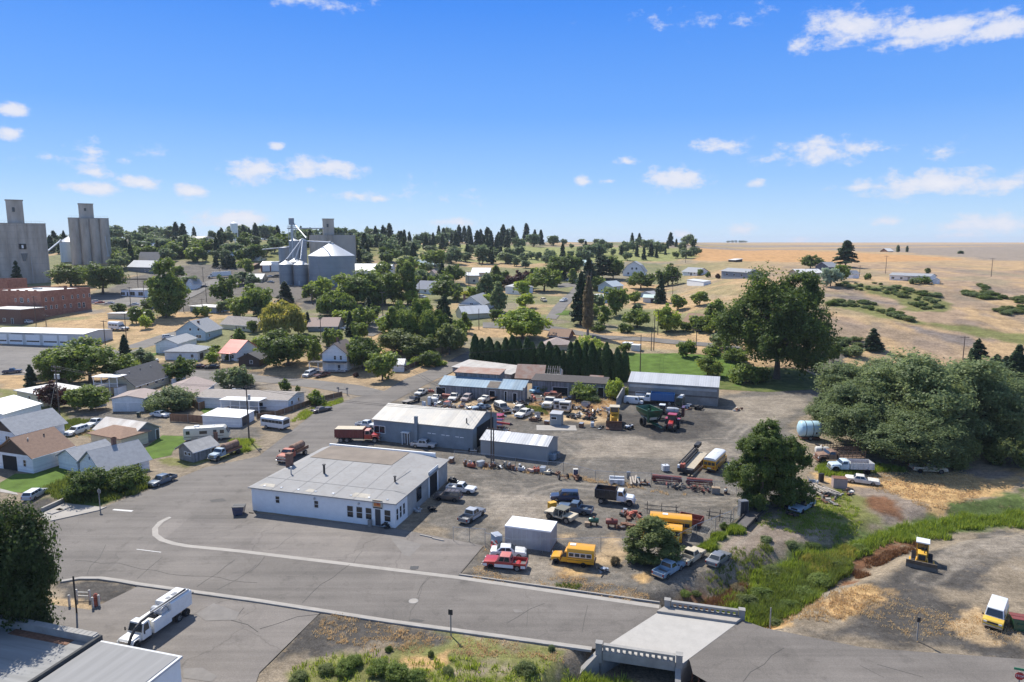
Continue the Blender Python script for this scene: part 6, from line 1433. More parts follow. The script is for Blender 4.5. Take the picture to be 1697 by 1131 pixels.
 building('plank_shed','long low grey plank shed with dark roof edge behind the scrub','B 1262 372',(5,None),'B 320 318',('B',1262,208),'shedx','x',.6,PLANKY,mat('tarred roof',(.07,.06,.055),.9,var=.3),over=.25,cat='shed',wins=[('b',.5,0,1.6,2.4,'o'),('b',3.0,0,.7,2.2,'o'),('b',9.5,0,4.0,1.9,'o')])
 building('rusty_lean_to','small torn rusty sheet roof fragment at the end of the plank shed',P('B',1200,330),(4,72),3.0,('B',1195,188),'gable','y',1.3,PLANKY,RUSTP,over=.3,cat='shed')
 b10=building('machine_shed','long block machine shed with white seamed roof beside the lawn','g 1612 292',(10,None),'g 1030 250',('g',1616,168),'gable','y',('g',1625,100),mat('brown block wall',(.29,.265,.235),.9,var=.4,scale=.5,bump=.3,bscale=4),ribbed('white seamed sheets',(.42,.43,.445),1,.55,.6,.05,.10),over=.2,cat='shed',wins=[('b',16.2,1.2,2.9,1.1,'d')])
 Lx,Ly,h,a,pA=root_info[b10.name];MB().box(-.07,-.01,.2,Ly-.2,h-1.1,h-.5).build('eave_band',STEEL,b10);MB().box(-.05,-.01,.1,Ly-.1,1.9,2.25).build('dark_course',mat('dark block',(.16,.13,.11),.9,var=.3),b10)
 p=P('B',1400,520);q=P('B',1475,430);d=q-p
 t=thing('concrete_wall','free standing pale concrete wall end beside the blue grain truck','wall',p,math.atan2(d.y,d.x));MB().prism_y([(0,-.3),(d.length+2,-.3),(d.length+2,3.2),(d.length,3.4),(0,2.5)],-.15,.15).build('slab',CONCD,t);MB().box(-.15,.25,-.4,.4,-.3,.3).build('footing',CONCD,t)
 b11=building('booth','small grey metal booth with one dark window on a concrete slab','B 690 748',(1.9,None),'B 548 735',('B',690,602),'shedx','x',.25,ribbed('booth metal',(.27,.32,.34),1,.5,.5,.3,.1),GALX,over=.06,cat='booth',wins=[('b',.9,1.3,1.3,.7)])
 b12=building('cargo_box','grey cargo box body with white roof standing beside the short yellow bus','k 522 690',(3.2,None),'k 224 648',('k',524,566),'flat',wall=mat('dusty aluminium',(.40,.39,.40),.6,.2,.22,.6,dirt=.15),roofm=TRIM,over=.03,cat='container');Lx,Ly,h,a,pA=root_info[b12.name]
 f=MB()
 for y in np.arange(.05,Ly,.61):f.box(-.03,-.004,y,y+.05,.1,h-.05)
 f.build('side_ribs',STEEL,b12);MB().box(-.02,Lx,-.05,-.004,.0,.15).build('door_sill',RUSTM,b12)
def porch(root,x0,x1,y0,y1,z,roofz,m,roofm,rail=True,posts=4,axis='y'):
 MB().box(x0,x1,y0,y1,z-.15,z).build('deck',WOODG,root);f=MB()
 pts=[(x0+.08,y0+.08+(y1-y0-.16)*j/(posts-1))for j in range(posts)]if axis=='y' else[(x0+.08+(x1-x0-.16)*j/(posts-1),y0+.08)for j in range(posts)]
 for x,y in pts:MB().box(x-.07,x+.07,y-.07,y+.07,0 if z>.5 else z,roofz).build('porch_post',m,root)
 MB().box(x0-.2,x1,y0-.2,y1+.2,roofz,roofz+.13).build('porch_roof',roofm,root)
 if rail:
  g=MB()
  if axis=='y':
   g.box(x0+.02,x0+.08,y0,y1,z+.85,z+.95);n=int((y1-y0)/.25)
   for j in range(n):g.box(x0+.03,x0+.07,y0+j*.25,y0+j*.25+.05,z,z+.85)
  else:
   g.box(x0,x1,y0+.02,y0+.08,z+.85,z+.95);n=int((x1-x0)/.25)
   for j in range(n):g.box(x0+j*.25,x0+j*.25+.05,y0+.03,y0+.07,z,z+.85)
  g.build('railing',m,root)
def houses():
 B=building
 B('house','white clapboard house with big brown shingle roof and dark gable at the left edge','e 222 808','e 470 728',8.6,('e',222,697),'gable','x',('H',170,740),WHITE,SH_BRN,[('b',1.5,.9,.8,1.3),('c',6.8,.9,.8,1.5),('b',3.6,0,3.6,2.6,'o',WHITEP)],.5,gablem=DKBRN,vents=2)
 B('house_annexe','low brown shingled annexe behind the white clapboard house','e 795 660',(5.5,65),8.5,2.3,'hip',rise=1.3,wall=CREAM,roofm=SH_BRN,over=.5,vents=1)
 B('house','small white house with grey shingle roof and brick chimney behind two dark bushes','e 668 862','e 978 778',7.4,('e',668,788),'gable','x',('e',560,668),WHITE,SH_GRY,[('c',1.2,.5,1.0,1.2),('c',5.0,.5,1.0,1.2),('b',3.4,2.9,.6,.7)],.35,[(4.2,4.3,.6,5.6)])
 B('house_annexe','lower grey shingled wing between the brown roof and the chimney roof','e 510 800',(6.5,65),5,2.2,'gable','x',1.3,WHITE,SH_GRY,[],.3)
 B('barn','grey sided barn with patchy rusty sheet roof beside the side lawn','e 882 628','e 1043 578','e 640 585',('e',890,550),'gable','y',('e',968,474),mat('grey green block',(.20,.205,.19),.9,var=.2,scale=1),ribbed('patchy rusty roof',(.50,.43,.36),1,.6,.6,.15,.12,(.60,.57,.52),.35),[('c',2.0,1.2,.5,.6,'o'),('c',4.6,0,.9,2.0,'k')],.3,cat='barn')
 B('garage','white double garage with two grey doors and tan shingle roof','e 942 402',(7.5,None),'e 737 404',('e',940,318),'gable','x',('e',845,300),WHITE,SH_TAN,[('b',.45,0,2.9,2.1,'g',WHITEP),('b',3.65,0,2.9,2.1,'g',WHITEP)],.3,cat='garage')
 B('house','white house with pinkish shingle roof behind the olive bush','e 1290 355','e 1402 272',9.5,('e',1300,292),'gable','x',1.6,WHITE,SH_TAN,[('c',1.5,1,.8,1.1),('c',4.0,1,.8,1.1),('c',6.5,1,.8,1.1)],.5)
 o=B('house','long house with dark charcoal roof and white upper deck','e 885 292','e 1115 214',8.6,('e',888,232),'gable','x',('e',770,140),CREAM,SH_DRK,[('c',1.2,1.1,1.3,.9),('c',4.5,1.1,1.0,.9),('c',8.0,1.1,1.3,.9),('c',11.0,1.1,1.0,.9)],.5,vents=3)
 porch(o,-3.6,-.05,2.0,8.4,2.6,5.0,WHITEP,WHITEP,True,4);MB().box(-3.4,-.06,2.2,2.3,0,2.4).box(-3.4,-3.3,2.3,3.2,0,2.4).build('deck_wall',WHITE,o)
 B('outbuilding','long white sided hall with white roof at the left edge','H 60 672','H 540 522',13,('H',60,440),'gable','x',1.6,WHITE,WHT_METX,[('c',8.5,.1,.9,2.1,'k')],.25,vents=1)
 B('house','low house with flat white roof behind the long white hall','e 285 372',(9,62),11,2.7,'flat',wall=CREAM,roofm=WHTMEM,over=.5,wins=[('b',1,.9,1.2,1.1),('b',5,.9,1.2,1.1)])
 B('shed','small grey shed under the white hall eave','e 262 345',(3.5,62),3.4,2.1,'gable','x',1.0,GREYS,SH_GRY,[],.2)
 B('house','house with dark brown gable front and pale roof at the left frame edge','e 112 640',(9,66),8,2.7,'gable','x',('e',45,450),WHITE,SH_GRY,[('b',1.8,.9,1.5,1.1)],.45,gablem=DKBRN)
 o=B('manufactured_home','long white manufactured home with taupe roof and white awning porch','f 386 402','f 492 347','f -90 332',('f',388,330),'gable','y',.8,WHITE,SH_TAUPE,[('c',1.4,1.1,.9,1.0),('c',4.8,1.1,.9,1.0),('b',6,.9,1.2,1.0)],.3,cat='house',vents=2)
 porch(o,-3.4,-.05,5.2,14.5,.8,2.9,WHITEP,WHT_METY,True,5)
 B('garage','white flat garage with dark door and white sheet roof beside the white bus','e 1570 508','e 1662 457','e 1350 490',('e',1572,448),'shed','x',.35,WHITE,WHT_METX,[('c',.7,0,3.4,2.1,'n',WHITEP)],.2,cat='garage')
 B('shed','tumbledown grey shed with curling tarred roof beside the blue tank truck','e 1266 737','e 1415 690','e 1142 724',('e',1268,660),'gable','x',1.1,PLANK,mat('curling roll roofing',(.36,.345,.32),.9,var=.35,scale=.9,bump=.6,bscale=4),[('b',.6,1.0,.8,.7),('b',1.6,1.0,.8,.7),('c',3.5,.9,.8,.7,'o')],.45,[(6.2,2.0,.5,3.6)])
 B('house','small grey hip roofed house behind the blue spruce at far left','e 215 212',(9,48),'e 125 190',('e',212,168),'hip','x',2.0,TANW,SH_TAUPE,[('b',1.5,.9,.9,1.2),('c',2.5,.9,1,1.2)],.4)
 B('house','pale blue gabled house with grey roof beside the town road','a 1345 965','a 1452 922','a 1190 948',('a',1347,908),'gable','x',('a',1262,838),PALEBL,SH_GRY,[('b',2,3.4,.9,1.0),('b',5,3.4,.9,1.0),('b',1.5,.8,2.0,1.2),('b',5.0,0,.9,2.0,'k'),('c',2,1,1,1.2)],.35,[(3,4,.6,6.6)])
 B('garage','white garage with pale grey roof in front of the pale blue house','a 1160 1048','a 1285 985','a 1043 1036',('a',1160,985),'gable','x',1.5,WHITE,SH_GRY,[('b',.8,0,5.0,2.2,'g',WHITEP)],.3,cat='garage')
 B('house','white cottage with low grey hip roof beside the red roofed house','a 1292 1094','a 1392 1045','a 1150 1058',('a',1292,1040),'hip','x',1.8,WHITE,SH_GRY,[('b',1.2,.8,1.0,1.1),('b',5,.8,1,1.1),('c',1.2,0,2.4,2.1,'n')],.4)
 o=B('house','white house with bright red sheet roof','a 1548 1100','a 1690 1052','a 1437 1092',('a',1550,1042),'gable','y',('b',32,925),WHITE,RED_MET,[('b',1.0,.8,1.0,1.2),('c',3,.8,.9,1.2),('c',5.5,.8,.9,1.2)],.4)
 Lx,Ly,h,a,pA=root_info[o.name];porch(o,-2.0,-.05,1.0,Ly-.5,.3,2.5,WHITEP,RED_MET,False,3)
 B('house','dark brown cottage beside the red roofed house','b 118 1098','b 205 1050',6.5,('b',118,1045),'gable','x',1.6,DKBRN,SH_DRK,[('b',2.0,.9,1.0,1.1)],.4)
 B('house','cream bungalow with long brown roof behind the golden willow','a 1668 912',(8,None),'a 1448 886',('a',1668,868),'gable','y',('b',60,782),CREAM,SH_TAUPE,[('b',1.6,.8,1,1.1),('b',5,.8,1.4,1.1),('b',9,.8,1,1.1)],.5)
 o=B('house','white two storey house with front porch and dark brown roof','b 692 1128',(9,None),'b 532 1122',('b',692,1012),'gable','x',('b',608,945),WHITE,mat('dark brown shingles',(.14,.11,.095),.9,var=.2,scale=2),[('b',1.4,3.4,.8,1.3),('b',3.2,3.4,.8,1.3),('c',2,3.3,.8,1.3),('b',2.0,0,.9,2.0,'k')],.45,[(4,4.2,.6,9.5)])
 Lx,Ly,h,a,pA=root_info[o.name];porch(o,-2.3,-.05,-.2,Ly+3.2,.4,2.9,WHITEP,SH_DRK,True,5)
 B('house','low grey house with pinkish brown roof behind the yellow willow','b 628 864','b 668 818','b 444 858',('b',628,832),'gable','y',('b',640,775),GREYS,mat('faded brown shingles',(.36,.27,.225),.95,var=.15,scale=1.5),[('b',2,.9,1.2,1.0),('b',6,.9,1.2,1.0),('c',1,0,3,2.2,'n')],.4)
 o=B('bungalow','grey and white bungalow with porch and dormer on the rise','M 1258 985','M 1402 905','M 1018 968',('M',1262,885),'gable','x',('M',1150,790),siding('pale grey siding',(.55,.56,.55)),SH_GRY,[('b',3.6,3.3,1.6,1.0),('b',1.0,1,1,1.2),('c',1.5,1,1,1.3),('c',5,1,1,1.3)],.5,[(3.0,8.4,.8,7.6)])
 Lx,Ly,h,a,pA=root_info[o.name];porch(o,-2.2,-.05,.3,Ly-.3,.7,h-.1,WHITEP,SH_GRY,True,4)
 B('house','plain white house with pale hip roof by the uphill street','c 252 508',(9,None),'c 148 500',('c',252,460),'hip','x',2.0,WHITEP,mat('pale hip shingles',(.5,.49,.47),.9,var=.1),[('b',2,2.8,.8,.9),('b',5,2.8,.8,.9),('b',5.5,.7,.9,1.2)],.3)
 B('house','big white gambrel house below the golf trees','N 436 470','N 655 475',12,('N',436,425),'gambrel',rise=6.5,wall=WHITEP,roofm=SH_GRY,over=.5,wins=[('c',5.5,4.2,1.2,1.4),('c',8.3,4.2,1.2,1.4),('c',3.0,1,1.2,1.4),('c',11,1,1.2,1.4)])
 B('house','house with pale blue grey hip roof among dark trees','N 330 650',(11,50),'N 140 640',('N',330,575),'gable','x',2.4,PALEBL,mat('pale blue roof',(.45,.50,.52),.7,var=.1),[('b',2,1,1.2,1.2),('b',6,1,1.2,1.2)],.5)
 B('house','low house with chalk pale roof in front of the blue roofed one','N 280 745',(8,50),'N 130 735',('N',280,690),'shed',rise=.8,wall=PALEBL,roofm=mat('chalk roof',(.58,.6,.56),.8,var=.1),over=.5,wins=[('b',1.5,.9,1.4,1.1),('b',5,.9,1.4,1.1)])
 B('shed','brown shed with white roof behind the dark spruce','N 718 572',(5,None),'N 630 570',('N',718,525),'shedx',rise=.5,wall=DKBRN,roofm=WHT_METY,over=.3,cat='shed')
 B('shed','little white shed with mint roof and open bay','N 778 742',(5,None),'N 640 735',('N',778,690),'gable','y',1.2,WHITEP,mat('mint sheets',(.50,.60,.56),.5,.2,.08),[('b',1,0,2,2,'n')],.3,cat='shed')
 B('house','low house with arched grey roof behind the mint roofed shed','N 745 690',(8,None),'N 580 680',('N',745,660),'gable','x',1.3,PALEBL,SH_GRY,[],.4)
 B('storage_unit','long white storage unit alone on the dry field','N 1248 570',(4,None),'N 1080 565',('N',1250,532),'shedx',rise=.5,wall=WHITEP,roofm=WHT_METY,over=.15,cat='shed')
 B('house','grey roofed cottage near two poles on the dry field','N 1182 470',(9,None),'N 1035 468',('N',1182,435),'gable','y',('N',1190,392),WHITEP,SH_GRY,[('b',2,1,1.5,1.2),('b',8,1,1.5,1.2),('b',5.5,0,1.6,2.2,'o')],.4)
 B('manufactured_home','long slate blue home partly behind the big cottonwood','N 1690 500',(9,None),'N 1425 500',('N',1690,435),'gable','y',('N',1690,405),siding('slate siding',(.22,.25,.29)),SH_GRY,[('b',4,1,1.6,1.2),('b',10,1,1.6,1.2),('b',16,1,1.6,1.2)],.4)
 B('house','white cottage under a wide brown roof beside the small orchard','N 1232 1005',(10,None),'N 1042 1000',('N',1232,948),'gable','y',('N',1235,858),WHITEP,SH_BRN,[('b',3,.9,1.2,1.2),('b',8,.9,1.2,1.2)],.5)
 B('shed','tiny open shed with white roof at the field edge','N 1568 332',(6,None),'N 1497 330',('N',1568,312),'shedx',rise=.8,wall=DKBRN,roofm=WHTMEM,over=.4,cat='shed')
 B('house','white roofed house beside the round dark tree on the right rise','d 372 388',(9,None),'d 222 385',('d',372,362),'gable','y',1.6,TANW,WHTMEM,[('b',3,1,1.5,1.2)],.8)
 B('house','dark blue house between the round tree and the lone conifer','d 415 365',(8,None),'d 330 360',('d',415,325),'gable','x',2.4,siding('navy siding',(.09,.11,.15)),SH_GRY,[],.4)
 B('shed','small white hut beside the silver willow','d 575 402',(5,None),'d 533 400',('d',575,370),'gable','x',1.4,WHITEP,SH_GRY,[],.3,cat='shed')
 o=B('manufactured_home','white trailer home with long grey roof on the dry rise','d 1082 428',(7,None),'d 815 412',('d',1082,388),'gable','y',1.0,WHITE,SH_GRY,[('b',3,1,1.4,1.1),('b',9,0,1,2,'k'),('b',12,1,1.4,1.1),('b',16,1,1.4,1.1)],.3)
 porch(o,-2.2,-.05,6,11.5,.7,2.7,WHITEP,SH_GRY,True,4)
 B('shed','white garden shed at the end of the trailer home','d 1142 438',(3,None),'d 1100 436',('d',1142,412),'gable','x',.8,WHITE,SH_GRY,[('b',1,0,1,1.8,'d')],.2,cat='shed')
 B('barn','far white roofed barn on the field rim','d 842 229',(12,None),'d 806 228',('d',842,223),'gable','y',3,RUSTM,WHTMEM,[],.5,cat='barn')
 B('trailer_box','white box trailer beside the narrow pole at the lawn','c 1022 878',(2.6,None),'c 965 872',('c',1024,842),'flat',wall=WHITEP,roofm=TRIM,over=.05,cat='trailer')
 B('trailer_box','longer white box trailer behind a small cypress','c 968 855',(2.6,None),'c 912 848',('c',970,828),'flat',wall=WHITEP,roofm=TRIM,over=.05,cat='trailer')
 B('house','house with dusty pink hip roof behind the poplar row','c 560 870',(9,None),'c 400 868',('c',562,838),'hip','x',2.0,TANW,SH_TAN,[],.5)
 B('house','house with brown gable roof beside the bright green tree','c 555 810',(8,None),'c 430 800',('c',558,782),'gable','y',2.0,mat('brick house',(.2,.10,.08),.9,var=.2),SH_BRN,[],.5)
 B('shed','white garden shed with pitched white roof beside the hedge lawn','b 1060 1130',(4,None),'b 985 1128',('b',1062,1080),'gable','y',1.2,WHITE,WHT_METY,[],.3,cat='shed')
 B('barn','white roofed barn half hidden by the young grove','M 1040 1065',(12,25),8,2.6,'gable','x',2.6,CREAM,WHT_METX,[],.4,cat='barn')
def town():
 B=building
 o=B('brick_block','large two storey red brick building with white flat roof','L 545 520','L 1172 405','L 92 455',('L',522,192),'parapet',rise=.55,wall=BRICK,roofm=WHTMEM,cat='building',wins=[('c',1.8,6.6,.9,1.6),('c',5.0,6.6,.9,1.6),('c',10.0,6.8,.9,1.6),('c',14.5,6.8,.9,1.6),('c',17.5,6.8,.9,1.6),('c',20.5,6.8,.9,1.6),('c',23.5,6.8,.9,1.6),('c',1.5,3.4,.9,1.5),('c',4.0,3.4,.9,1.5),('c',6.5,3.4,.9,1.5),('c',10.5,3.2,.9,1.5),('c',13.5,3.2,.9,1.6),('c',17.5,2.6,1.4,2.2),('c',20.0,2.6,1.2,2.2),('b',6.0,6.4,.8,1.5),('b',9.0,6.2,1.6,2.0),('b',12.5,6.4,.8,1.5),('b',4.5,3.2,.9,1.4),('b',8.5,3.2,.9,1.4),('b',12.5,3.2,.9,1.4),('b',16.5,3.2,.9,1.4)])
 Lx,Ly,h,a,pA=root_info[o.name];MB().box(Lx*.5,Lx*.5+.9,.4,1.2,h,h+2.0).build('chimney',BRICKD,o);MB().box(Lx*.55,Lx*.6,Ly*.55,Ly*.7,h+.1,h+.7).build('roof_hatch',STEEL,o);MB().box(-.05,-.01,0,4,0,h*.45).build('patched_brick',mat('patched brick',(.25,.17,.13),.9,var=.4),o)
 for j in range(5):MB().box(.005-.01,.3,2+j*4.4,3.2+j*4.4,h+.56,h+.95).build('parapet_step',BRICK,o)
 B('brick_annex','brown brick building with white flat roof at the left edge','L 278 602',(10,None),'L -160 575',('L',262,415),'flat',wall=BRICKD,roofm=WHTMEM,over=.1,cat='building',wins=[('b',4,.2,1.2,2.2,'k'),('b',8,1,1.4,1.3)])
 B('brick_hall','narrow brick hall with chimney tops at the far left edge','L 122 345',(12,None),'L -180 340',('L',122,48),'parapet',rise=.8,wall=BRICK,roofm=TARROOF,cat='building',wins=[('b',1.2,5.5,1.0,1.8),('b',5,5.5,1,1.8),('b',1.2,1.5,1.6,2.2)])
 o=B('fire_hall','long white metal hall with a row of wide white bay doors','L 1078 890',(13,None),'L -160 838',('L',1078,728),'gable','y',('L',1252,674),mat('pale metal wall',(.55,.55,.52),.6,.1,.1),ribbed('white hall roof',(.54,.545,.54),1,.6,.5,.08,.06),over=.2,cat='building');Lx,Ly,h,a,pA=root_info[o.name]
 for x0,x1 in((775,872),(570,740),(350,520),(135,300),(-40,97)):
  s0=Ly*(1078-x1)/1238;w=Ly*(x1-x0)/1238
  f=MB().box(-.08,.02,s0-.15,s0,0,3.6).box(-.08,.02,s0+w,s0+w+.15,0,3.6).box(-.08,.02,s0-.15,s0+w+.15,3.6,3.75).build('bay_door',TRIM,o)
  MB().box(-.03,.0,s0,s0+w,0,3.6).build('door_panel',WHITEP,f);MB().box(-.05,-.031,s0+.1,s0+w-.1,1.25,1.7).build('window_band',GLASS,f)
 MB().box(2.5,3.6,-.03,-.01,0,2.2).build('side_door',STEEL,o);MB().box(-.03,-.01,Ly*.5,Ly*.74,h-.42,h-.22).build('fascia_lettering',mat('dark blue letters',(.05,.07,.12),.6),o)
 B('store','white single storey store with brown window bays by the main street','J 312 950',(12,None),'J 12 930',('J',312,860),'flat',wall=WHITEP,roofm=TARROOF,over=.25,cat='building',wins=[('b',1.0,.8,3.0,2.0),('b',6,.8,3.0,2.0),('b',10.0,.2,1,2.4,'k'),('b',12.0,.9,2.6,1.6)])
 B('clinic','low building with white flat roof and pale blue side wall','J 1222 1150','J 1405 1110','J 822 1140',('J',1225,1078),'flat',wall=siding('soft blue siding',(.33,.46,.58)),roofm=WHTMEM,over=.7,cat='building',wins=[('b',3,.8,2.2,1.4),('b',9,.8,2.2,1.4),('c',3,.8,1.4,1.2)])
 B('shed','little pale shed beside the tall round tree on main street','J 372 1105',(6,None),'J 272 1110',('J',372,1022),'flat',wall=CREAM,roofm=WHTMEM,over=.3,cat='shed')
 B('shed','low cream flat shed behind the fire hall van','a 930 825',(8,None),'a 705 822',('a',930,790),'flat',wall=CREAM,roofm=WHTMEM,over=.2,cat='shed')
 B('hut','small white gabled hut among parked cars','J 918 855',(8,None),'J 838 850',('J',920,775),'gable','x',2.4,WHITEP,SH_GRY,[],.3,cat='shed')
 B('grain_office','low shed with broad white roof beside the round bins','K 262 915','K 335 860','K 92 895',('K',262,868),'gable','y',2.6,TANW,WHTMEM,[('c',1.5,0,2.2,2.4,'o')],.3,cat='building')
 B('red_barn','red barn with white roof and two white doors near the bins','K 250 775','K 372 770','K 80 735',('K',250,690),'gable','x',2.0,mat('barn red',(.17,.055,.045),.8,var=.2),WHT_METX,[('c',1.0,0,4.4,4.0,'d'),('c',6.2,0,4.4,4.0,'d')],.4,cat='barn')
 B('white_shed','tall plain white shed between red barn and round bin','K 470 765',(10,None),'K 383 760',('K',470,650),'flat',wall=WHITEP,roofm=TRIM,over=.1,cat='shed')
 B('warehouse','wide white roofed warehouse to the right of the largest bin','M 182 560','M 262 500','M -330 545',('M',182,488),'gable','y',('M',222,408),WHITEP,WHT_METY,[],.3,cat='building')
 B('house','white house with faded pink roof below the pine slope','M 722 590',(9,None),'M 628 585',('M',722,535),'gable','x',('M',690,482),CREAM,mat('faded pink roof',(.50,.38,.33),.9,var=.1),[],.5)
 B('hall','white hall with two stepped white roofs by the street','M 1225 640',(14,None),'M 1070 632',('M',1225,545),'gable','y',1.5,CREAM,WHT_METY,[('b',2,1,1.5,1.5)],.4,cat='building')
 B('hall','white hall roof behind the stepped pair','M 1348 560',(12,None),'M 1138 550',('M',1348,510),'gable','y',2.8,CREAM,WHT_METY,[],.4,cat='building')
 B('house','grey roofed white house between two large round trees','M 662 765',(10,None),'M 478 745',('M',662,700),'gable','y',('M',662,612),WHITEP,mat('slate grey shingles',(.24,.25,.28),.9,var=.12),[('b',3,.9,1.4,1.2),('b',8,.9,1.4,1.2)],.5)
 B('school','long low blue roofed building under the golf slope','M 805 440',(12,None),'M 492 430',('M',805,410),'gable','y',3.0,mat('pale blue wall',(.42,.5,.56),.8,var=.1),mat('blue grey roof',(.36,.46,.50),.6,var=.15),[],.6,cat='building')
 hill=[('house','pale green hillside house with wide grey white roof','J 505 345','J 190 332',285,3.0,PALEBL,mat('whitish grey roof',(.52,.53,.53),.8,var=.1)),('house','white hillside house with dark garage opening','J 712 335','J 520 330',285,2.4,WHITEP,SH_GRY),('house','grey roofed hillside house above the white one','J 648 252','J 492 248',232,1.8,TANW,SH_GRY),('house','long white roofed building high on the left hill','J 1062 222','J 858 218',192,2.2,CREAM,WHTMEM),('house','shorter white roofed building beside the long hill roof','J 852 222','J 752 220',203,1.6,CREAM,WHTMEM),('house','tan roofed house above the second elevator trees','J 262 262','J 25 258',232,2.0,TANW,SH_TAN),('house','white cube house with pyramid roof among hill trees','J 1085 385','J 992 382',345,3.4,WHITEP,mat('pale pyramid roof',(.62,.62,.60),.8,var=.1)),('house','pale house with white roof behind the small dark conifers','J 1545 462','J 1332 455',425,4.2,PALEBL,WHTMEM),('house','grey bungalow roof low on the hill to the right','J 1440 305','J 1352 302',290,1.6,TANW,SH_TAUPE),('house','tan hillside bungalow beside the tall dark tree','J 1178 300','J 1085 298',285,1.6,TANW,SH_TAUPE),('house','white house with pale gable near the frame of the bins','K 215 570','K 92 565',530,2.6,WHITEP,WHTMEM),('house','long pale roofed house below the white gable house','K 215 640','K 62 632',612,2.4,CREAM,WHTMEM),('house','small white house high between dark trees left of the leg tower','K 95 405','K 50 402',385,1.6,WHITEP,SH_GRY),('house','brown gabled house deep in the dark hill trees','K 372 470','K 318 468',448,2.0,DKBRN,SH_TAN),('barn','grey metal barn with white roof below the hill houses','J 390 640','J 98 610',560,3.6,mat('grey barn metal',(.17,.18,.19),.7,.2,.15),WHTMEM),('house','large grey roof half hidden behind the grey barn','J 480 505','J 215 498',470,5.0,TANW,SH_TAUPE),('shed','low brown roofed shed right of the small dark conifers','J 1695 590','J 1622 585',545,1.4,DKBRN,SH_BRN),('house','white hillside cottage near the right conifers','J 1700 425','J 1622 420',395,2.4,WHITEP,WHTMEM),('house','white walled house left of the gambrel house','N 102 375','N 20 370',335,1.6,PALEBL,mat('teal pale roof',(.40,.52,.52),.7,var=.1))]
 for nm,lb,A_,B_,ey,rs,wm,rm in hill:
  t=A_.split()[0];pa=P(*parse(A_))
  B(nm,lb,A_,(9,None),B_,(t,float(A_.split()[1]),ey),'gable','y',rs,wm,rm,[('b',1.5,.8,1.4,1.3),('b',5.0,.8,1.4,1.3)],.5,cat=nm)
def elevators():
 def slab(label,A,C,B,eave,head,n,cyl=False):
  pa=P(*parse(A));B=B*mpp(pa)*pa.y/math.hypot(pa.x,pa.y)
  o=building('grain_elevator',label,A,C,B,eave,'flat',wall=OLDCONC,roofm=CONCD,over=.15,cat='grain elevator',base=1);Lx,Ly,h,a,pA=root_info[o.name]
  st=Ly/n
  for j in range(n):
   if cyl:MB().rev([(st*.5,-1),(st*.5,h-.3)],24,(.0+st*.12,st*(j+.5),0)).build('silo_shaft',OLDCONC,o,smooth=True)
   else:MB().box(-.35,-.01,st*j+.0,st*j+.55,-1,h-.2).build('pilaster',OLDCONC,o)
  if not cyl:
   b=MB()
   for z in np.arange(3.5,h-1,3.5):b.box(-.06,-.008,.56,Ly,z,z+.12)
   b.build('pour_joint',CONCD,o)
  y0,y1,z1=head
  MB().box(2,min(Lx-.5,10),Ly*y0,Ly*y1,h+.2,h+z1).build('headhouse',OLDCONC,o);MB().box(2-.3,min(Lx-.5,10)+.3,Ly*y0-.3,Ly*y1+.3,h+z1+.003,h+z1+.4).build('headhouse_roof',CONCD,o)
  MB().box(1.9,1.99,Ly*(y0+y1)/2,Ly*(y0+y1)/2+1.2,h+z1*.5,h+z1*.7).build('headhouse_window',GLASS,o)
  f=MB()
  for y in np.arange(.5,Ly,2.0):f.cyl((.3,y,h+.2),(.3,y,h+1.3),.04,n=4)
  f.box(.27,.33,.5,Ly-.5,h+1.25,h+1.32).build('roof_rail',STEEL,o)
  return o
 k1=slab('flat faced concrete grain elevator with a sign window, nearest the left edge','I 652 985',(14,126),79.6,('I',607,240),(.42,.76,12.5),5)
 Lx,Ly,h,a,pA=root_info[k1.name];MB().box(-.5,-.36,Ly*.44,Ly*.58,h*.57,h*.66).build('window',DARK,k1);MB().box(-.56,-.51,Ly*.49,Ly*.53,h*.585,h*.64).build('sign_plate',WHITEP,k1);MB().prism_x([(Ly*.42,h*.5),(Ly*.56,h*.5),(Ly*.53,h*.37),(Ly*.47,h*.37)],-.45,-.36).build('painted_patch',mat('dark stain',(.16,.16,.15),.9,var=.2),k1)
 MB().rev([(6.5,-1),(6.5,h-.4)],28,(7.5,Ly+3.2,0)).build('silo_shaft',OLDCONC,k1,smooth=True);MB().cyl((-.6,Ly*.36,0),(-.6,Ly*.36,h*.45),.12).build('downpipe',STEEL,k1)
 k2=slab('round fronted concrete grain elevator, second from the left','I 1432 735',(12,124),64.6,('I',1390,172),(.36,.72,9.0),4,True)
 Lx,Ly,h,a,pA=root_info[k2.name];MB().box(-2.6,-2.4,0,Ly,h-.9,h-.1).build('cornice',CONCD,k2)if False else None
 MB().cyl((-3.2,Ly*.14,h*.6),(-3.2,Ly*.1,h*.18),.25).box(-3.6,-2.8,Ly*.1-.8,Ly*.1+.8,h*.14,h*.18).build('spout',STEEL,k2)
 k3=slab('pale concrete elevator with two tall shafts behind the steel bins','K 1468 660',(12,107),75,('K',1465,310),(.46,.70,10.5),2)
 Lx,Ly,h,a,pA=root_info[k3.name];MB().rev([(Ly*.25,-1),(Ly*.25,h+.2)],32,(1.5,Ly*.26,0)).build('silo_shaft',mat('pale shaft concrete',(.36,.335,.295),.9,var=.1,scale=.2),k3,smooth=True)
 MB().rev([(Ly*.19,-1),(Ly*.19,h+.2)],28,(2.0,Ly*.80,0)).build('silo_shaft',OLDCONC,k3,smooth=True)
 grain_bin('small corrugated steel bin, leftmost of the front bins','K',582,945,692,178,55,group='steel grain bins')
 grain_bin('small corrugated steel bin standing against the largest bin','K',770,955,697,190,55,group='steel grain bins')
 grain_bin('partly hidden steel bin peak between the two front bins','K',690,905,672,165,46,group='steel grain bins')
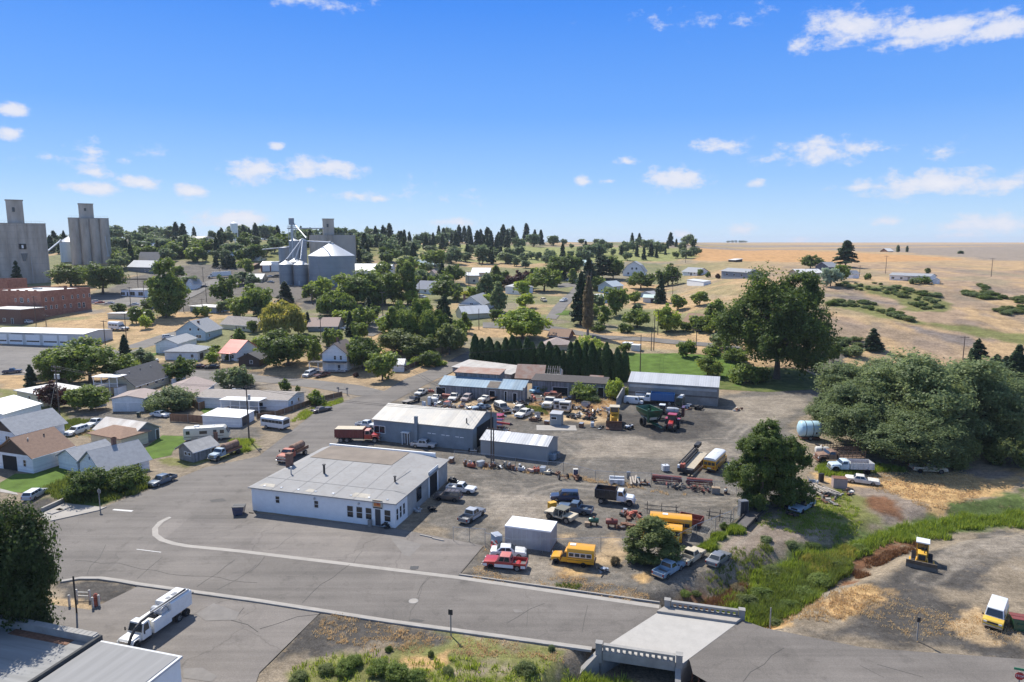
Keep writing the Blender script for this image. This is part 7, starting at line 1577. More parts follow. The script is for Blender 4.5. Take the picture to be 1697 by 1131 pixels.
 grain_bin('largest and widest corrugated steel bin with white cone roof','K',1165,978,598,590,165,group='steel grain bins')
 grain_bin('tall narrow steel bin behind the front bins','K',690,800,398,128,30,group='steel grain bins')
 grain_bin('tall steel bin beside the conveyor tower','K',800,790,388,95,26,group='steel grain bins')
 grain_bin('broad dark steel bin behind the front bins on the left','K',555,760,480,135,8,group='steel grain bins')
 grain_bin('pale steel bin between the two concrete elevators','I',900,730,488,205,70,group='steel grain bins',m=mat('pale bin steel',(.40,.45,.49),.45,.4,.1))
 grain_bin('white steel bin at the very left edge beside the elevator','I',-30,830,600,110,40,group='steel grain bins',m=WHITEP)
 p=P('K',670,800);H_=hat('K',670,90,p);t=thing('elevator_leg','slim steel elevator leg tower with boxy top above the bins','tower',p)
 MB().box(-.5,.5,-.5,.5,0,H_-3).build('shaft',STEEL,t);f=MB()
 for x in(-1.6,1.6):
  for y in(-1.6,1.6):f.cyl((x,y,0),(x,y,H_-4),.12,n=5)
 for z in np.arange(2,H_-5,4):f.cyl((-1.6,-1.6,z),(1.6,-1.6,z+4),.07,n=4).cyl((1.6,-1.6,z),(1.6,1.6,z+4),.07,n=4).box(-1.7,1.7,-1.7,-1.6,z,z+.12).box(-1.7,1.7,1.6,1.7,z,z+.12)
 f.build('lattice',STEEL,t);MB().box(-1.5,1.3,-1.1,1.1,H_-4,H_).build('head_box',mat('head grey',(.25,.27,.29),.5,.3),t,bevel=.3);MB().box(-2.2,2.2,-2,2,H_-5.0,H_-4.8).build('platform',STEEL,t)
 def conv(label,a,b,za,zb,r=.35,nm='conveyor'):
  A_,B_=P(*parse(a)),P(*parse(b));A_=Vector((A_.x,A_.y,A_.z+hat(za[0],za[1],za[2],A_)));B_=Vector((B_.x,B_.y,B_.z+hat(zb[0],zb[1],zb[2],B_)))
  t=thing(nm,label,'conveyor',A_);D=B_-A_
  MB().cyl((0,0,0),D,r,n=8).build('tube',STEEL,t);MB().cyl(D*.96,D*1.0,r*1.7,n=8).build('end_box',STEEL,t)
 conv('long level conveyor from the leg tower to the concrete headhouse','K 612 800','K 1065 700',('K',612,222),('K',1065,222))
 conv('spout slanting down to the leftmost front bin','K 800 860','K 590 945',('K',800,350),('K',590,620))
 conv('spout slanting down to the hidden bin peak','K 800 860','K 700 905',('K',800,350),('K',700,620))
 conv('spout dropping to the bin beside the largest one','K 805 860','K 768 955',('K',805,360),('K',768,625))
 conv('level conveyor reaching the peak of the largest bin','K 850 860','K 1160 978',('K',850,385),('K',1160,400))
 conv('slanting conveyor between the two left elevators','I 640 900','I 800 760',('I',640,588),('I',800,455),.5)
 conv('long conveyor rising to the dark bin from the left','K 280 700','K 625 760',('K',280,492),('K',625,458))
 conv('brace of spouts from leg top to distributor','K 690 800','K 850 860',('K',690,150),('K',850,345))
 p=P('J',1458,250);H_=hat('J',1458,5,p);t=thing('water_tower','white water tower tank above the hill trees','water tower',p);k=mpp(p)*TILE['J'][2];r=44*k
 MB().rev([(r,H_-9),(r,H_),(.001,H_+1.6)],20).build('tank',WHITEP,t);f=MB()
 for i in range(6):f.cyl((r*math.cos(i*PI/3),r*math.sin(i*PI/3),0),(r*.95*math.cos(i*PI/3),r*.95*math.sin(i*PI/3),H_-9),.25,n=6)
 f.build('leg',WHITEP,t)
def bridge():
 L0,R0,L1,R1=flat('n',352,556),flat('n',905,640),flat('n',800,268),flat('n',1312,338)
 o=thing('road_bridge','old concrete road bridge with pale deck and slotted parapets over the creek','bridge',L0);z=Vector((0,0,1));C=lambda p:p-L0
 a,b,c,d=C(L0),C(R0),C(R1),C(L1)
 MB().loft([p-z*.62 for p in(a,b,c,d)],[p+z*.05 for p in(a,b,c,d)]).build('deck',mat('pale deck concrete',(.40,.375,.335),.85,var=.12,scale=.8,dirt=.1),o)
 u=(c-b).normalized();q=u*1.5
 MB().loft([d-q+z*.052,c-q+z*.052,c+z*.052,d+z*.052],[d-q+z*.28,c-q+z*.28,c+z*.28,d+z*.28]).build('walkway',CONC,o)
 MB().loft([d-q*1.03+z*.04,c-q*1.03+z*.04,c-q+z*.04,d-q+z*.04],[d-q*1.03+z*.27,c-q*1.03+z*.27,c-q+z*.27,d-q+z*.27]).build('walkway_kerb',CONCD,o)
 def parapet(p,r,h):
  v=r-p;L=v.length;rz=math.atan2(v.y,v.x);m=MB()
  t=.22
  for x0 in(-.1,L-.5):MB().box(x0,x0+.58,-.28,.28,-.9,h+.08,rz,p).box(x0-.04,x0+.62,-.32,.32,h+.082,h+.14,rz,p).build('end_pillar',CONCD,o)
  MB().box(.56,L-.56,-.2,.2,h-.22,h,rz,p).build('top_rail',CONCD,o)
  MB().box(.56,L-.56,-.17,.17,-.62,.28,rz,p).build('edge_beam',CONCD,o)
  n=int((L-1.1)/.52)
  for j in range(n+1):x=.56+(L-1.36)*j/n;MB().box(x,x+.24,-.12,.12,.281,h-.221,rz,p).build('baluster',CONCD,o)
 parapet(a,b,.92);parapet(d,c,.9)
 def wall(p,r,z0a,z0b,nm):
  v=(r-p);n=Vector((-v.y,v.x,0)).normalized()*.25
  MB().loft([p-n-z*3.4,r-n-z*3.4,r+n-z*3.4,p+n-z*3.4],[p-n+z*z0a,r-n+z*z0b,r+n+z*z0b,p+n+z*z0a]).build(nm,CONCD,o)
 wall(a+(b-a).normalized()*.3,d+(c-d).normalized()*.3,-.63,-.63,'abutment');wall(b-(b-a).normalized()*.3,c-(c-d).normalized()*.3,-.63,-.63,'abutment')
 wall(a+(b-a).normalized()*.1,C(flat('n',170,672,-.8)),.1,-1.3,'wing_wall');wall(b-(b-a).normalized()*.3,C(flat('n',885,800,-.5)),-.1,-1.2,'wing_wall')
def vehicles():
 S1='vehicles parked along the streets'
 car('pickup_truck','blue grey pickup parked at the street edge beside the dark bushes','pickup','crew','e 1018 905','e 1152 852',PBLUE,PBLU and S1)
 car('estate_car','silver white estate car parked on the gravel verge at left','car','wagon','e 312 935','e 215 990',PSIL,S1,roofm=PW)
 truck('tank_truck','old blue truck with brown rounded tank beside the tumbledown shed','e 1440 728','e 1562 680',PLBL,'tank',PRUST,L=7.4,bh=1.7,H=2.3,hoodL=1.5)
 motorhome('cream motorhome with dark windows behind the tumbledown shed','e 1497 588','e 1200 606')
 car('sedan','white sedan parked before the wooden fence on the gravel lane','car','sedan','e 1082 448','e 978 438',PW,S1)
 car('suv','white suv parked behind the brown shingled annexe','car','wagon','e 460 572','e 590 530',PW,S1)
 car('pickup_truck','white pickup beside the patchy rusty barn','pickup','pickup','e 590 520','e 712 478',PW,S1)
 bus('minibus','small white bus with many windows parked by the corner pole','f 352 532','f 206 512',6.3,PW,cat='bus',W=2.2,H=2.75,nwin=6,stripes=False,hood=False)
 car('flatbed_car','dark stripped car loaded with boards on the grass verge','car','old_sedan','f 668 396','f 566 418',PBRN,S1,glass=False)
 car('minivan','silver minivan in front of the two storey white house','car','minivan','f 512 185','f 572 158',PSIL,S1)
 car('pickup_truck','dark red pickup beside the silver minivan','pickup','pickup','f 582 186','f 652 170',PDRED,S1)
 car('sedan','dark red sedan parked on the drive near the olive bush','car','sedan','e 1252 122','e 1328 122',PDRED,S1)
 car('sedan','black sedan beside the dark red sedan','car','sedan','e 1345 126','e 1424 122',PBLK,S1)
 car('sedan','white car left of the white cottage driveway','car','sedan','e 945 88','e 1030 80',PW,S1)
 car('pickup_truck','white pickup in front of the red grain truck','pickup','xcab','f 944 520','f 826 508',PW,S1)
 truck('grain_truck','red grain truck with high red box and tan tarp','f 976 612','f 688 608',PRED,'grain',PROX,L=8.6,W=2.4,H=2.45,bh=1.5,fend=PRED,stripe=mat('tan tarp',(.55,.47,.35),.9,var=.1),roofm=mat('pink sunned roof',(.52,.22,.18),.6,var=.1),axles=[3.5,-1.9,-3.1])
 truck('tank_truck','faded red truck with rusty tank behind the white workshop','f 378 752','f 522 676',PORED,'tank',PRUST,L=7.0,lo=.7,bh=1.4,H=2.2)
 car('pickup_truck','silver crew cab pickup in front of the blue grey shop','pickup','crew','f 1338 652','f 1182 640',PSIL,S1)
 Y='cars in the workshop yard'
 car('suv','brown grey suv with roof rack at the workshop bay door','suv','suv','f 1338 985','f 1500 1000',PBRN,Y,rack=True,roofm=PBRN)
 car('pickup_truck','white pickup with ladder rack beside the brown suv','pickup','pickup','G 330 622','G 0 585',PW,Y)
 car('pickup_truck','grey and silver square pickup seen from behind in the yard','pickup','xcab','j 1582 612','j 1495 668',PGRY,Y,roofm=PSIL,lower=PSIL)
 car('pickup_truck','red and white pickup with crumpled red cab beside the road','pickup','xcab','k 78 800','k 358 825',PRED,Y,roofm=paint('sunburnt red',(.50,.14,.12),1),lower=PW)
 car('sedan','white sedan behind the red and white pickup','car','sedan','k 360 735','k 128 730',PW,Y)
 bus('school_bus','short yellow school bus with pale window frames beside the cargo box','k 528 770','k 795 800',6.1,PYEL,short=True,H=2.75,W=2.2,nwin=4,group='yellow school buses')
 humvee('tan open sided off-road truck with grey canvas roof','k 478 470','k 655 520')
 car('suv','navy suv behind the tan off-road truck','suv','suv','Q 152 200','Q 375 205',PNAVY,Y)
 car('pickup_truck','slate blue pickup with loaded bed beside the navy suv','pickup','pickup','k 560 430','k 785 462',PBLUE,Y)
 truck('dump_truck','white cab dump truck with black box in the middle of the yard','k 1062 402','k 808 372',PW,'dump',PBLK,L=6.6,W=2.4,H=2.5,bh=1.35,bedz=1.2,inside=None)
 bus('school_bus','long yellow school bus behind the leafy bush','Q 850 440','Q 1240 478',8.0,PYEL,H=2.95,group='yellow school buses')
 bus('school_bus','yellow school bus hidden mostly inside the leafy bush','Q 800 505','Q 1160 545',7.4,PYEL,H=2.6,group='yellow school buses',nwin=7)
 bus('school_bus','yellow school bus with white roof seen from behind at the yard edge','D 1045 405','D 915 535',9.0,PYEL,PW,group='yellow school buses',H=3.0)
 car('pickup_truck','pale blue battered pickup seen from behind beneath the bush','pickup','pickup','k 1378 812','k 1285 872',PLBL,Y,roofm=PLBL)
 car('pickup_truck','cream roofed truck bed full of scrap beside the pale blue pickup','pickup','pickup','k 1535 720','k 1420 800',PTAN,Y)
 car('sedan','grey sedan on the dirt track above the creek','car','sedan','k 1690 745','k 1625 795',PGRY,Y,roofm=PGRY)
 dozer('yellow bulldozer with white canopy on the gravel pad',P('l',1160,290),R(-122)).scale=(.9,.9,.9)
 car('van','yellow van with white roof parked on the gravel pad','van','van','l 1590 645','l 1612 580',paint('van yellow',(.70,.45,.06)),Y,roofm=PW)
 vac_truck('white vacuum truck with long black suction hose on the pale lot','i 768 945','i 985 790')
 car('sedan','long old white sedan in the dry grass','car','old_sedan','h 912 680','h 722 655',PWO,Y)
 truck('dump_truck','faded white and blue truck with open box in weeds','h 650 610','h 880 616',paint('faded ice blue',(.50,.60,.66),1),'dump',paint('chalk white',(.58,.58,.56),1),L=6.8,H=2.2,bh=1.0,bedz=1.0)
 truck('stake_truck','brown old stake truck hulk under the willows','h 582 560','h 832 560',PRUST,'stake',mat('rust brown',(.13,.08,.055),.9,var=.3),L=7.4,H=2.1)
 car('pickup_truck','grey and tan pickup at the willow edge','pickup','pickup','h 1282 612','h 1092 604',PTAN,Y,roofm=PGRY)
 truck('grain_truck','blue grain truck parked at the block machine shed','g 1090 275','g 1330 290',PW,'grain',PBLU,L=8.2,H=2.35,bh=1.5,fend=PLBL,lo=.8)
 truck('semi_tractor','dark green semi tractor with white roof and chrome stack','g 1338 300','g 1510 320',PDKGR,'tractor',L=7.0,H=2.75,cabtype='flatnose',roofm=PW,axles=[2.6,-1.9,-3.0],rim=RIMW)
 car('van','pale van nose behind the gravel heap at the block shed','van','van','C 310 350','C 185 340',PW,Y)
 grain_cart('dark green grain cart on four wheels',P('C',470,640),R(-70));tractor('red tractor with big black wheels beside the grain cart',P('C',790,690),R(-112));sprayer('red and white crop sprayer with folded booms behind the red tractor',P('C',730,560),R(160));loader('yellow wheel loader with toothed bucket among the scrap',P('B',1370,720),R(-100)).scale=(1.2,1.2,1.2)
 J='old vehicles in the scrap rows'
 car('pickup_truck','old white pickup facing the street in the scrap row','pickup','pickup','A 800 490','A 880 420',PWO,J)
 car('suv','dusty pink grey old car beside the old white pickup','car','wagon','A 970 490','A 1060 430',paint('dusty pink grey',(.34,.28,.27),1),J)
 truck('flatbed_truck','white cab flatbed truck with dark bed in the scrap row','A 1200 520','A 1400 460',PWO,'flat',RUSTM,L=6.4,H=2.1,lo=.7)
 car('pickup_truck','small white car wreck behind the green heap','car','coupe','A 520 470','A 605 420',PWO,J,wheels=2)
 car('pickup_truck','white pickup at the top of the scrap row by the street','pickup','pickup','A 320 400','A 410 360',PWO,J)
 truck('flatbed_truck','dark flatbed trailer truck at the street corner of the scrap yard','A 320 470','A 120 530',PBLK,'flat',WOODG,L=7.0,H=1.9,lo=.7)
 car('pickup_truck','blue grey pickup wreck with missing bonnet in the scrap row','pickup','pickup','A 1100 610','A 1260 590',PLBL,J,wheels=2)
 car('suv','white roofed dark off-roader wreck near the tall pole','car','suv','A 1470 660','A 1330 580',PBLK,J,roofm=PWO)
 car('suv','white roofed jeep wreck at the scrap edge','car','hatch','B 140 590','B 235 540',PBLK,J,roofm=PWO)
 car('pickup_truck','white car with red engine parts beside the dark scrap heap','car','sedan','B 190 655','B 350 590',PWO,J)
 truck('grain_truck','white cab grain truck with rusty box in the scrap yard','B 575 560','B 700 460',PWO,'grain',PRUST,L=6.4,H=2.3,bh=1.2,lo=.7)
 truck('box_truck','pale cab-over truck beside the white grain truck','B 740 590','B 760 470',paint('pale grey cab',(.42,.44,.45),1),'flat',RUSTM,L=5.8,cabtype='flat',H=2.4,lo=.65)
 truck('box_truck','white cab-over truck with bare chassis beside the tyre heap','B 800 600','B 880 500',PWO,'none',L=5.4,cabtype='flat',H=2.3,lo=.65)
 truck('dump_truck','dark dump box truck at the edge of the scrub','B 770 450','B 900 445',PBLK,'dump',BLACKM,L=6.0,H=2.2,bh=1.3,lo=.7)
 car('van','pale blue old van against the plank shed','van','van','B 385 330','B 465 318',paint('powder blue',(.22,.40,.52),1),J)
 car('pickup_truck','burnt out dark car beside the leaning elm','car','old_sedan','F 860 460','F 720 380',PBLK,J,glass=False)
 car('pickup_truck','blue sided truck bed lying in the tree shade','pickup','xcab','F 1030 530','F 1215 420',PLBL,J,roofm=PBLK)
 car('pickup_truck','white car half hidden behind the elm crown','car','coupe','D 1090 500','D 1300 540',PWO,J)
 T='cars parked in town'
 for i,(a,b,k,m,lb)in enumerate([('L 1165 335','L 1225 330','suv',PW,'white suv beside the red brick building'),('L 1245 340','L 1310 335','sedan',PORED,'red sedan between two white cars on main street'),('L 1362 345','L 1425 342','sedan',PW,'white sedan right of the red sedan on main street'),('a 1138 950','a 1065 958','suv',PW,'white suv driving on the town road'),('J 140 1055','J 190 1050','sedan',PW,'white car in front of the brown bayed store'),('J 930 828','J 1010 822','sedan',PSIL,'silver car beside the small gabled hut'),('J 1020 826','J 1090 822','sedan',PBLK,'black car beside the small gabled hut'),('K 60 930','K 140 925','pickup',PW,'white pickup in front of the broad white shed'),('K 320 915','K 410 920','sedan',PSIL,'silver car right of the broad white shed'),('K 335 850','K 390 845','sedan',PSIL,'grey car among those behind the white shed'),('K 410 850','K 470 845','suv',PBLK,'dark suv at the foot of the front bin'),('b 720 858','b 642 858','pickup',PW,'white pickup at the pinkish brown roofed house'),('c 402 560','c 368 545','hatch',PTAN,'tan car coming down the uphill street'),('c 525 558','c 557 548','sedan',PW,'white car at the kerb of the uphill street'),('c 572 425','c 540 418','sedan',PSIL,'pale car far up the street under trees'),('L 235 592','L 370 598','sedan',PSIL,'silver car nose behind the fire hall roof'),('e 120 152','e 32 160','pickup',PNAVY,'navy pickup on the fire hall apron'),('M 610 820','M 480 800','sedan',PSIL,'pale car under the trees beside the grove')]):
  car('parked_car',lb,'car',k,a,b,m,T)
 bus('box_van','white box ambulance van on the dirt lot','L 1600 690','L 1362 672',6.4,PW,short=True,W=2.2,H=2.7,nwin=3,stripes=False,cat='van',group=None)
 truck('box_truck','white semi truck with long white box at the rail siding','J 1110 712','J 1410 690',PW,'box',PW,L=14,H=3,bh=2.6,W=2.6,lo=.6,hi=1.5);truck('box_truck','white truck front beside the bin yard','J 1600 775','J 1700 765',PW,'box',WHITEP,L=9,bh=2.4,H=2.8,lo=.6)
 truck('grain_truck','dark red truck box behind the golden willow','b 425 640','b 508 636',PW,'grain',PROX,L=8,bh=1.8,lo=.5,hi=2)
 motorhome('white motorhome under the dark trees beside the lane','b 900 695','b 822 698')
def clutter():
 W1=PWO;G_='scrap lined up along the wire fence'
 seq=[('G',240,250,55,'engine',RUSTM,'rusty scrap engine at the left end of the fence line'),('G',320,268,110,'engine',PORED,'red lawn tractor frame beside the first rusty engine'),('G',435,255,90,'box',W1,'white dented metal box before the tall pole'),('G',505,262,60,'scrap',RUSTM,'small rusty heap left of the tall pole'),('G',585,275,80,'engine',RUSTM,'rusty gearbox at the foot of the tall pole'),('G',660,285,90,'scrap',BLACKM,'dark scrap heap right of the tall pole'),('G',750,275,45,'cabinet',PTAN,'tan upright cabinet in the fence line'),('G',800,290,60,'engine',RUSTM,'brown engine block right of the tan cabinet'),('G',850,305,60,'drum',RUSTM,'rusty barrel in the fence line'),('G',880,305,60,'scrap',RUSTM,'low rusty heap beside the barrel'),('G',955,318,90,'engine',PSIL,'pale grey engine in the fence line'),('G',1050,325,110,'scrap',paint('pinkish',(.5,.36,.3),1),'pinkish metal heap in the fence line'),('G',1150,330,100,'engine',PORED,'red brown engine in the fence line'),('G',1230,330,90,'box',W1,'white hood lying in the fence line'),('G',1310,348,90,'scrap',PTAN,'tan scrap heap near the fence end'),('G',1405,362,90,'scrap',RUSTM,'rusty scrap near the two wheeled axle'),('G',1490,415,90,'axle',RUSTM,'two wheeled rusty axle before the white pump')]
 for t,x,y,w,k,m,lb in seq:junk(k,lb,t,x,y,w,m=m,group=G_)
 junk('cabinet','white and navy upright pump cabinet on the fence line','G',1645,400,62,0,W1,PNAVY);junk('scrap','rusty scrap around the white pump cabinet','G',1660,425,110,m=RUSTM)
 p=P('k',955,240);t=thing('service_body','white pickup service body standing on the ground','truck body',p,R(-8));t.scale=(.9,.8,.8)
 for sd in(-1,1):MB().prism_y([(-1.3,0)]+[(-.45+.42*math.cos(a),max(0,.42*math.sin(a)))for a in[PI*(5-i)/5 for i in range(6)]]+[(1.3,0),(1.3,1.1),(-1.3,1.1)],sd*.95-.22,sd*.95+.22).build('side_locker',PW,t,bevel=.02);MB().box(-1.2,-.5,sd*1.18-.012,sd*1.18+.012,.5,1.0).box(.1,.9,sd*1.18-.012,sd*1.18+.012,.3,1.0).build('locker_door',PSIL,t)
 MB().box(-1.3,1.3,-.72,.72,.35,.45).build('floor',BEDLINE,t);MB().box(-1.34,-1.28,-.7,.7,.45,1.0).build('tailgate',PW,t)
 junk('cabinet','grey steel cabinet right of the white service body','k',1030,210,24,0,PGRY,PGRY);junk('box','dark green box behind the seed drills','k',1090,225,28,0,PDKGR,PDKGR);junk('scrap','tan hoops and boards left of the seed drills','k',1130,245,90,m=PTAN);junk('planks','pale boards beside the white service body','k',1060,235,60,80)
 junk('implement','dark red seed drill with long rounded box, left of the pair','D',210,690,400,-14,PROX,BLACKM,group='seed drills');junk('implement','dark red seed drill with pale top and tine row, right of the pair','D',670,735,350,-14,PROX,BLACKM,group='seed drills')
 junk('scrap','rusty plates lying before the right seed drill','D',690,800,300,-14,RUSTM,PROX);junk('scrap','yellowish tines before the left seed drill','D',380,760,220,-14,PTAN,RUSTM);junk('box','tan board pile right of the seed drills','D',900,830,110,-14,WOODG,WOOD);junk('tank','round white tank right of the seed drills','D',1040,830,80,60,W1,RUSTM)
 junk('tote','white caged water tote behind the seed drills','D',190,520,None,10,PW)
 a=P('D',490,545);b=P('D',690,320);d=b-a;rz=math.atan2(d.y,d.x);L=d.length;t=thing('loading_conveyor','long trailer with pale deck and black folded conveyor arm','conveyor trailer',a,rz)
 MB().box(-.3,L,-1.2,1.2,.75,.95).build('deck',mat('pale deck boards',(.42,.36,.27),.85,var=.2),t);MB().box(-.6,L+.4,.5,1.25,.96,1.25).build('rail_beam',BLACKM,t)
 f=MB().box(-.4,L*1.15,.62,.76,1.6,1.8).box(-.4,L*1.15,1.1,1.24,1.6,1.8)
 for j in range(14):f.cyl((-.3+j*L*1.12/14,.66,1.3),(.2+j*L*1.12/14,1.2,1.75),.05,n=5)
 f.box(L*1.0,L*1.25,.5,1.3,1.5,2.1).build('conveyor_arm',BLACKM,t);MB().box(-1.2,-.2,-1.2,1.25,.4,1.0).build('hitch_box',BLACKM,t);MB().box(-.9,.1,.2,.9,1.01,1.7).build('engine',PORED,t,bevel=.06);MB().box(-1.1,-.6,.95,1.3,1.01,1.5).build('fuel_can',PW,t)
 for x in(L*.5,L*.62):
  for sd in(-1,1):wheel(t,x,sd*1.15,.4,.25)
 a=P('D',560,610);b=P('D',780,400);d=b-a;t=thing('steel_beams','pair of long rusty steel beams beside the conveyor trailer','beams',a,math.atan2(d.y,d.x))
 for y in(0,.55):MB().box(0,d.length*1.15,y-.12,y+.12,.05,.3).build('beam',mat('beam tan',(.33,.25,.17),.8,var=.3),t)
 junk('scrap','small orange scrap before the half hidden white car','D',1180,560,120,m=PORED);junk('scrap','rusty plough parts near the left bus front','Q',740,300,150,m=PORED,group='orange plough scrap');junk('scrap','orange plough frame heap behind the bush','Q',800,330,200,m=PORED,m2=RUSTM,group='orange plough scrap');junk('scrap','dark scrap at the foot of the oxide tank','Q',740,400,150,m=RUSTM)
 junk('tank','small green tank on a skid before the slate pickup','Q',490,380,80,-10,PGRN,RUSTM);junk('tank','oxide red tank beside the orange scrap','Q',630,395,95,-10,PROX,RUSTM);junk('box','low pale crate before the green tank','Q',440,388,40,-10,WOOD,WOOD);junk('box','yellow crate behind the tan off-road truck','Q',165,245,60,30,PORG,PORG)
 t=thing('dump_trailer','small rusty dump trailer behind the long yellow bus','trailer',P('Q',1245,385),R(-30));MB().box(-1.6,1.6,-.9,-.82,.6,1.4).box(-1.6,1.6,.82,.9,.6,1.4).box(-1.6,-1.52,-.82,.82,.6,1.4).box(1.52,1.6,-.82,.82,.6,1.4).build('box',PROX,t);MB().box(-1.5,1.5,-.81,.81,.6,.68).build('floor',RUSTM,t);wheel(t,0,-.95,.4,.2);wheel(t,0,.95,.4,.2)
 junk('rack','black pipe frame rack on the gravel, nearest the creek','Q',1475,330,160,-20,BLACKM,group='pipe racks');junk('rack','black gate frame standing behind the long yellow bus','Q',1020,275,220,-12,BLACKM,group='pipe racks')
 junk('cabinet','grey upright tank cage beside the leaning elm','F',358,530,100,10,PGRY,BLACKM)
 a=P('F',340,690);b=P('F',540,480);d=b-a;t=thing('loading_ramp','long dark steel ramp trailer lying by the elm','ramp',a,math.atan2(d.y,d.x));MB().box(0,d.length,-.75,.75,.35,.5).build('deck',mat('dark ramp deck',(.10,.09,.085),.8,var=.3),t);MB().box(0,d.length,-.85,-.76,.3,.7).box(0,d.length,.76,.85,.3,.7).build('side_rail',BLACKM,t);wheel(t,d.length*.5,-.95,.33,.2);wheel(t,d.length*.5,.95,.33,.2)
 junk('scrap','dark wire cage wreck in the tree shade','F',935,540,150,m=BLACKM,m2=BLACKM)
 junk('planks','grey beams stacked in a row, left part of the timber pile','h',500,720,110,-70,group='timber pile');junk('planks','grey beams stacked in a row, middle of the timber pile','h',580,705,90,-75,group='timber pile');junk('planks','beams sloping at the right end of the timber pile','h',650,715,80,-60,group='timber pile');junk('scrap','white and grey scrap right of the timber pile','h',735,715,70,m=W1,m2=STEEL);junk('scrap','dark scrap before the timber pile','h',640,755,160,m=WOODG,m2=BLACKM);junk('box','pinkish flat trailer deck left of the old white sedan','h',690,680,70,-12,mat('pink deck',(.38,.29,.26),.9),RUSTM);junk('cabinet','dark upright screen on the timber pile','h',592,650,24,10,BLACKM,BLACKM);junk('scrap','blue white wreck parts behind the timber pile','h',545,660,60,m=paint('chalk blue',(.5,.56,.6),1))
 p=P('E',250,320);k=mpp(p)*TILE['E'][2];r=112*k;L=300*k;t=thing('water_tank','big pale blue white tank with dark bands lying beside the willow','tank',p,R(-4))
 MB().rev([(.001,-L/2),(r*.5,-L/2+.02),(r*.93,-L/2+.35),(r,-L/2+.5),(r,L/2-.3),(r*.93,L/2-.1),(.001,L/2)],32,(0,0,r+.5),'x').build('shell',mat('pale poly tank',(.46,.64,.70),.35,var=.06),t,smooth=True)
 for x in(-L*.22,L*.1,L*.42):MB().rev([(r+.004,x-.06),(r+.03,x-.05),(r+.03,x+.05),(r+.004,x+.06)],32,(0,0,r+.5),'x').build('band',BLACKM,t)
 MB().box(-L*.4,L*.45,-1.0,1.0,.2,.55).build('trailer_frame',RUSTM,t);MB().box(L*.2,L*.26,-r-.03,-r+.3,.9+.5,1.3+.5).build('label_plate',BLACKM,t);wheel(t,0,1.1,.4,.25);wheel(t,0,-1.1,.4,.25)
 junk('tank','small white tank left of the brown stake truck','E',440,545,190,-5,W1,RUSTM);junk('rack','stack of pale frames behind the stake truck','E',560,440,110,20,WOODG);junk('scrap','bent pale pipes beneath the big tank','E',430,440,110,m=W1)
 for i,(t_,x,y,w,k,m,lb)in enumerate([('B',950,650,150,'tyres',None,'black tyre heap left of the loader'),('B',1080,660,160,'tyres',None,'black tyre heap nearest the loader'),('B',860,640,100,'scrap',BLACKM,'black scrap heap at the left of the tyres'),('B',1010,560,120,'scrap',BLACKM,'dark chassis scrap behind the tyres'),('B',920,520,90,'scrap',STEEL,'grey scrap behind the tyres'),('B',1150,600,110,'tyres',None,'loose tyres right of the heap'),('B',950,755,70,'box',RUSTM,'rusty open box before the tyre heap'),('B',1090,750,60,'washer',PW,'white front loading appliance before the tyre heap'),('B',1190,780,90,'scrap',BLACKM,'black scrap right of the white appliance'),('B',1310,570,160,'scrap',PWO,'white scrap panels behind the loader'),('B',510,720,60,'box',RUSTM,'rusty box beside the grey booth'),('B',340,680,110,'engine',RUSTM,'rusty engine before the dark scrap heap'),('B',400,670,90,'scrap',BLACKM,'dark heap left of the booth'),('B',560,380,160,'implement',PORED,'rusty red implement frame in the tan grass'),('B',340,420,160,'implement',PORED,'orange implement near the stone pier'),('B',180,450,120,'scrap',RUSTM,'rusty scrap beside the stone pier'),('B',680,270,110,'scrap',PTAN,'tan arms and pipes under the plank shed'),('A',680,440,130,'implement',PORED,'orange red implement beside the old white pickup'),('A',450,350,110,'engine',PORED,'rusty red tractor wreck at the street side'),('A',550,350,50,'drum',RUSTM,'rusty barrel at the shed corner'),('A',360,530,70,'washer',PW,'white appliance at the end of the scrap row'),('A',440,520,60,'cabinet',PW,'tall white cabinet in the scrap row'),('A',640,560,150,'scrap',PTAN,'mixed tan scrap behind the seamed roof'),('A',760,570,150,'scrap',BLACKM,'mixed dark scrap behind the seamed roof'),('A',880,550,120,'scrap',PSIL,'silver engine parts behind the seamed roof'),('A',1420,690,160,'scrap',BLACKM,'black parts in front of the off-roader wreck'),('A',520,540,90,'drum',PW,'white barrel in the scrap row'),('A',1280,690,60,'tank',W1,'white tank behind the shop corner'),('A',1520,900,160,'scrap',W1,'row of white pipe pieces behind the storage shed'),('C',190,690,150,'atv',PW,'white quad bike beside the loader'),('C',1010,410,70,'scrap',RUSTM,'rusty parts beside the semi tractor'),('h',140,265,50,'scrap',RUSTM,'rusty heap beyond the machine shed corner'),('G',1350,175,120,'tote',mat('grey blue tote',(.22,.30,.36),.5),'blue grey caged tank at the storage shed end'),('G',1400,150,90,'tote',mat('dark tote',(.12,.16,.19),.5),'dark caged tank behind the blue grey one'),('G',345,80,90,'axle',W1,'wheeled white tank carriage at the shop corner'),('j',1160,585,70,'scrap',W1,'white and dark parts at the workshop side wall'),('j',1225,575,60,'tyres',None,'loose tyres at the workshop side wall'),('j',1385,400,80,'engine',BLACKM,'dark machine behind the white rack pickup'),('j',840,680,30,'drum',WOODG,'small barrel planter beside the office door'),('j',945,690,40,'tyres',None,'ring of tyres beside the office door'),('G',60,205,80,'box',RUSTM,'rusty cage box at the workshop rear corner'),('k',170,625,70,'box',PLBL,'blue white box behind the red scrap frame'),('k',165,660,100,'scrap',PRED,'red crane arm scrap behind the white sedan'),('k',870,820,60,'scrap',STEEL,'grey bent metal behind the short bus')]):
  junk(k,lb,t_,x,y,w,m=m or RUSTM)
 rr=random.Random(21)
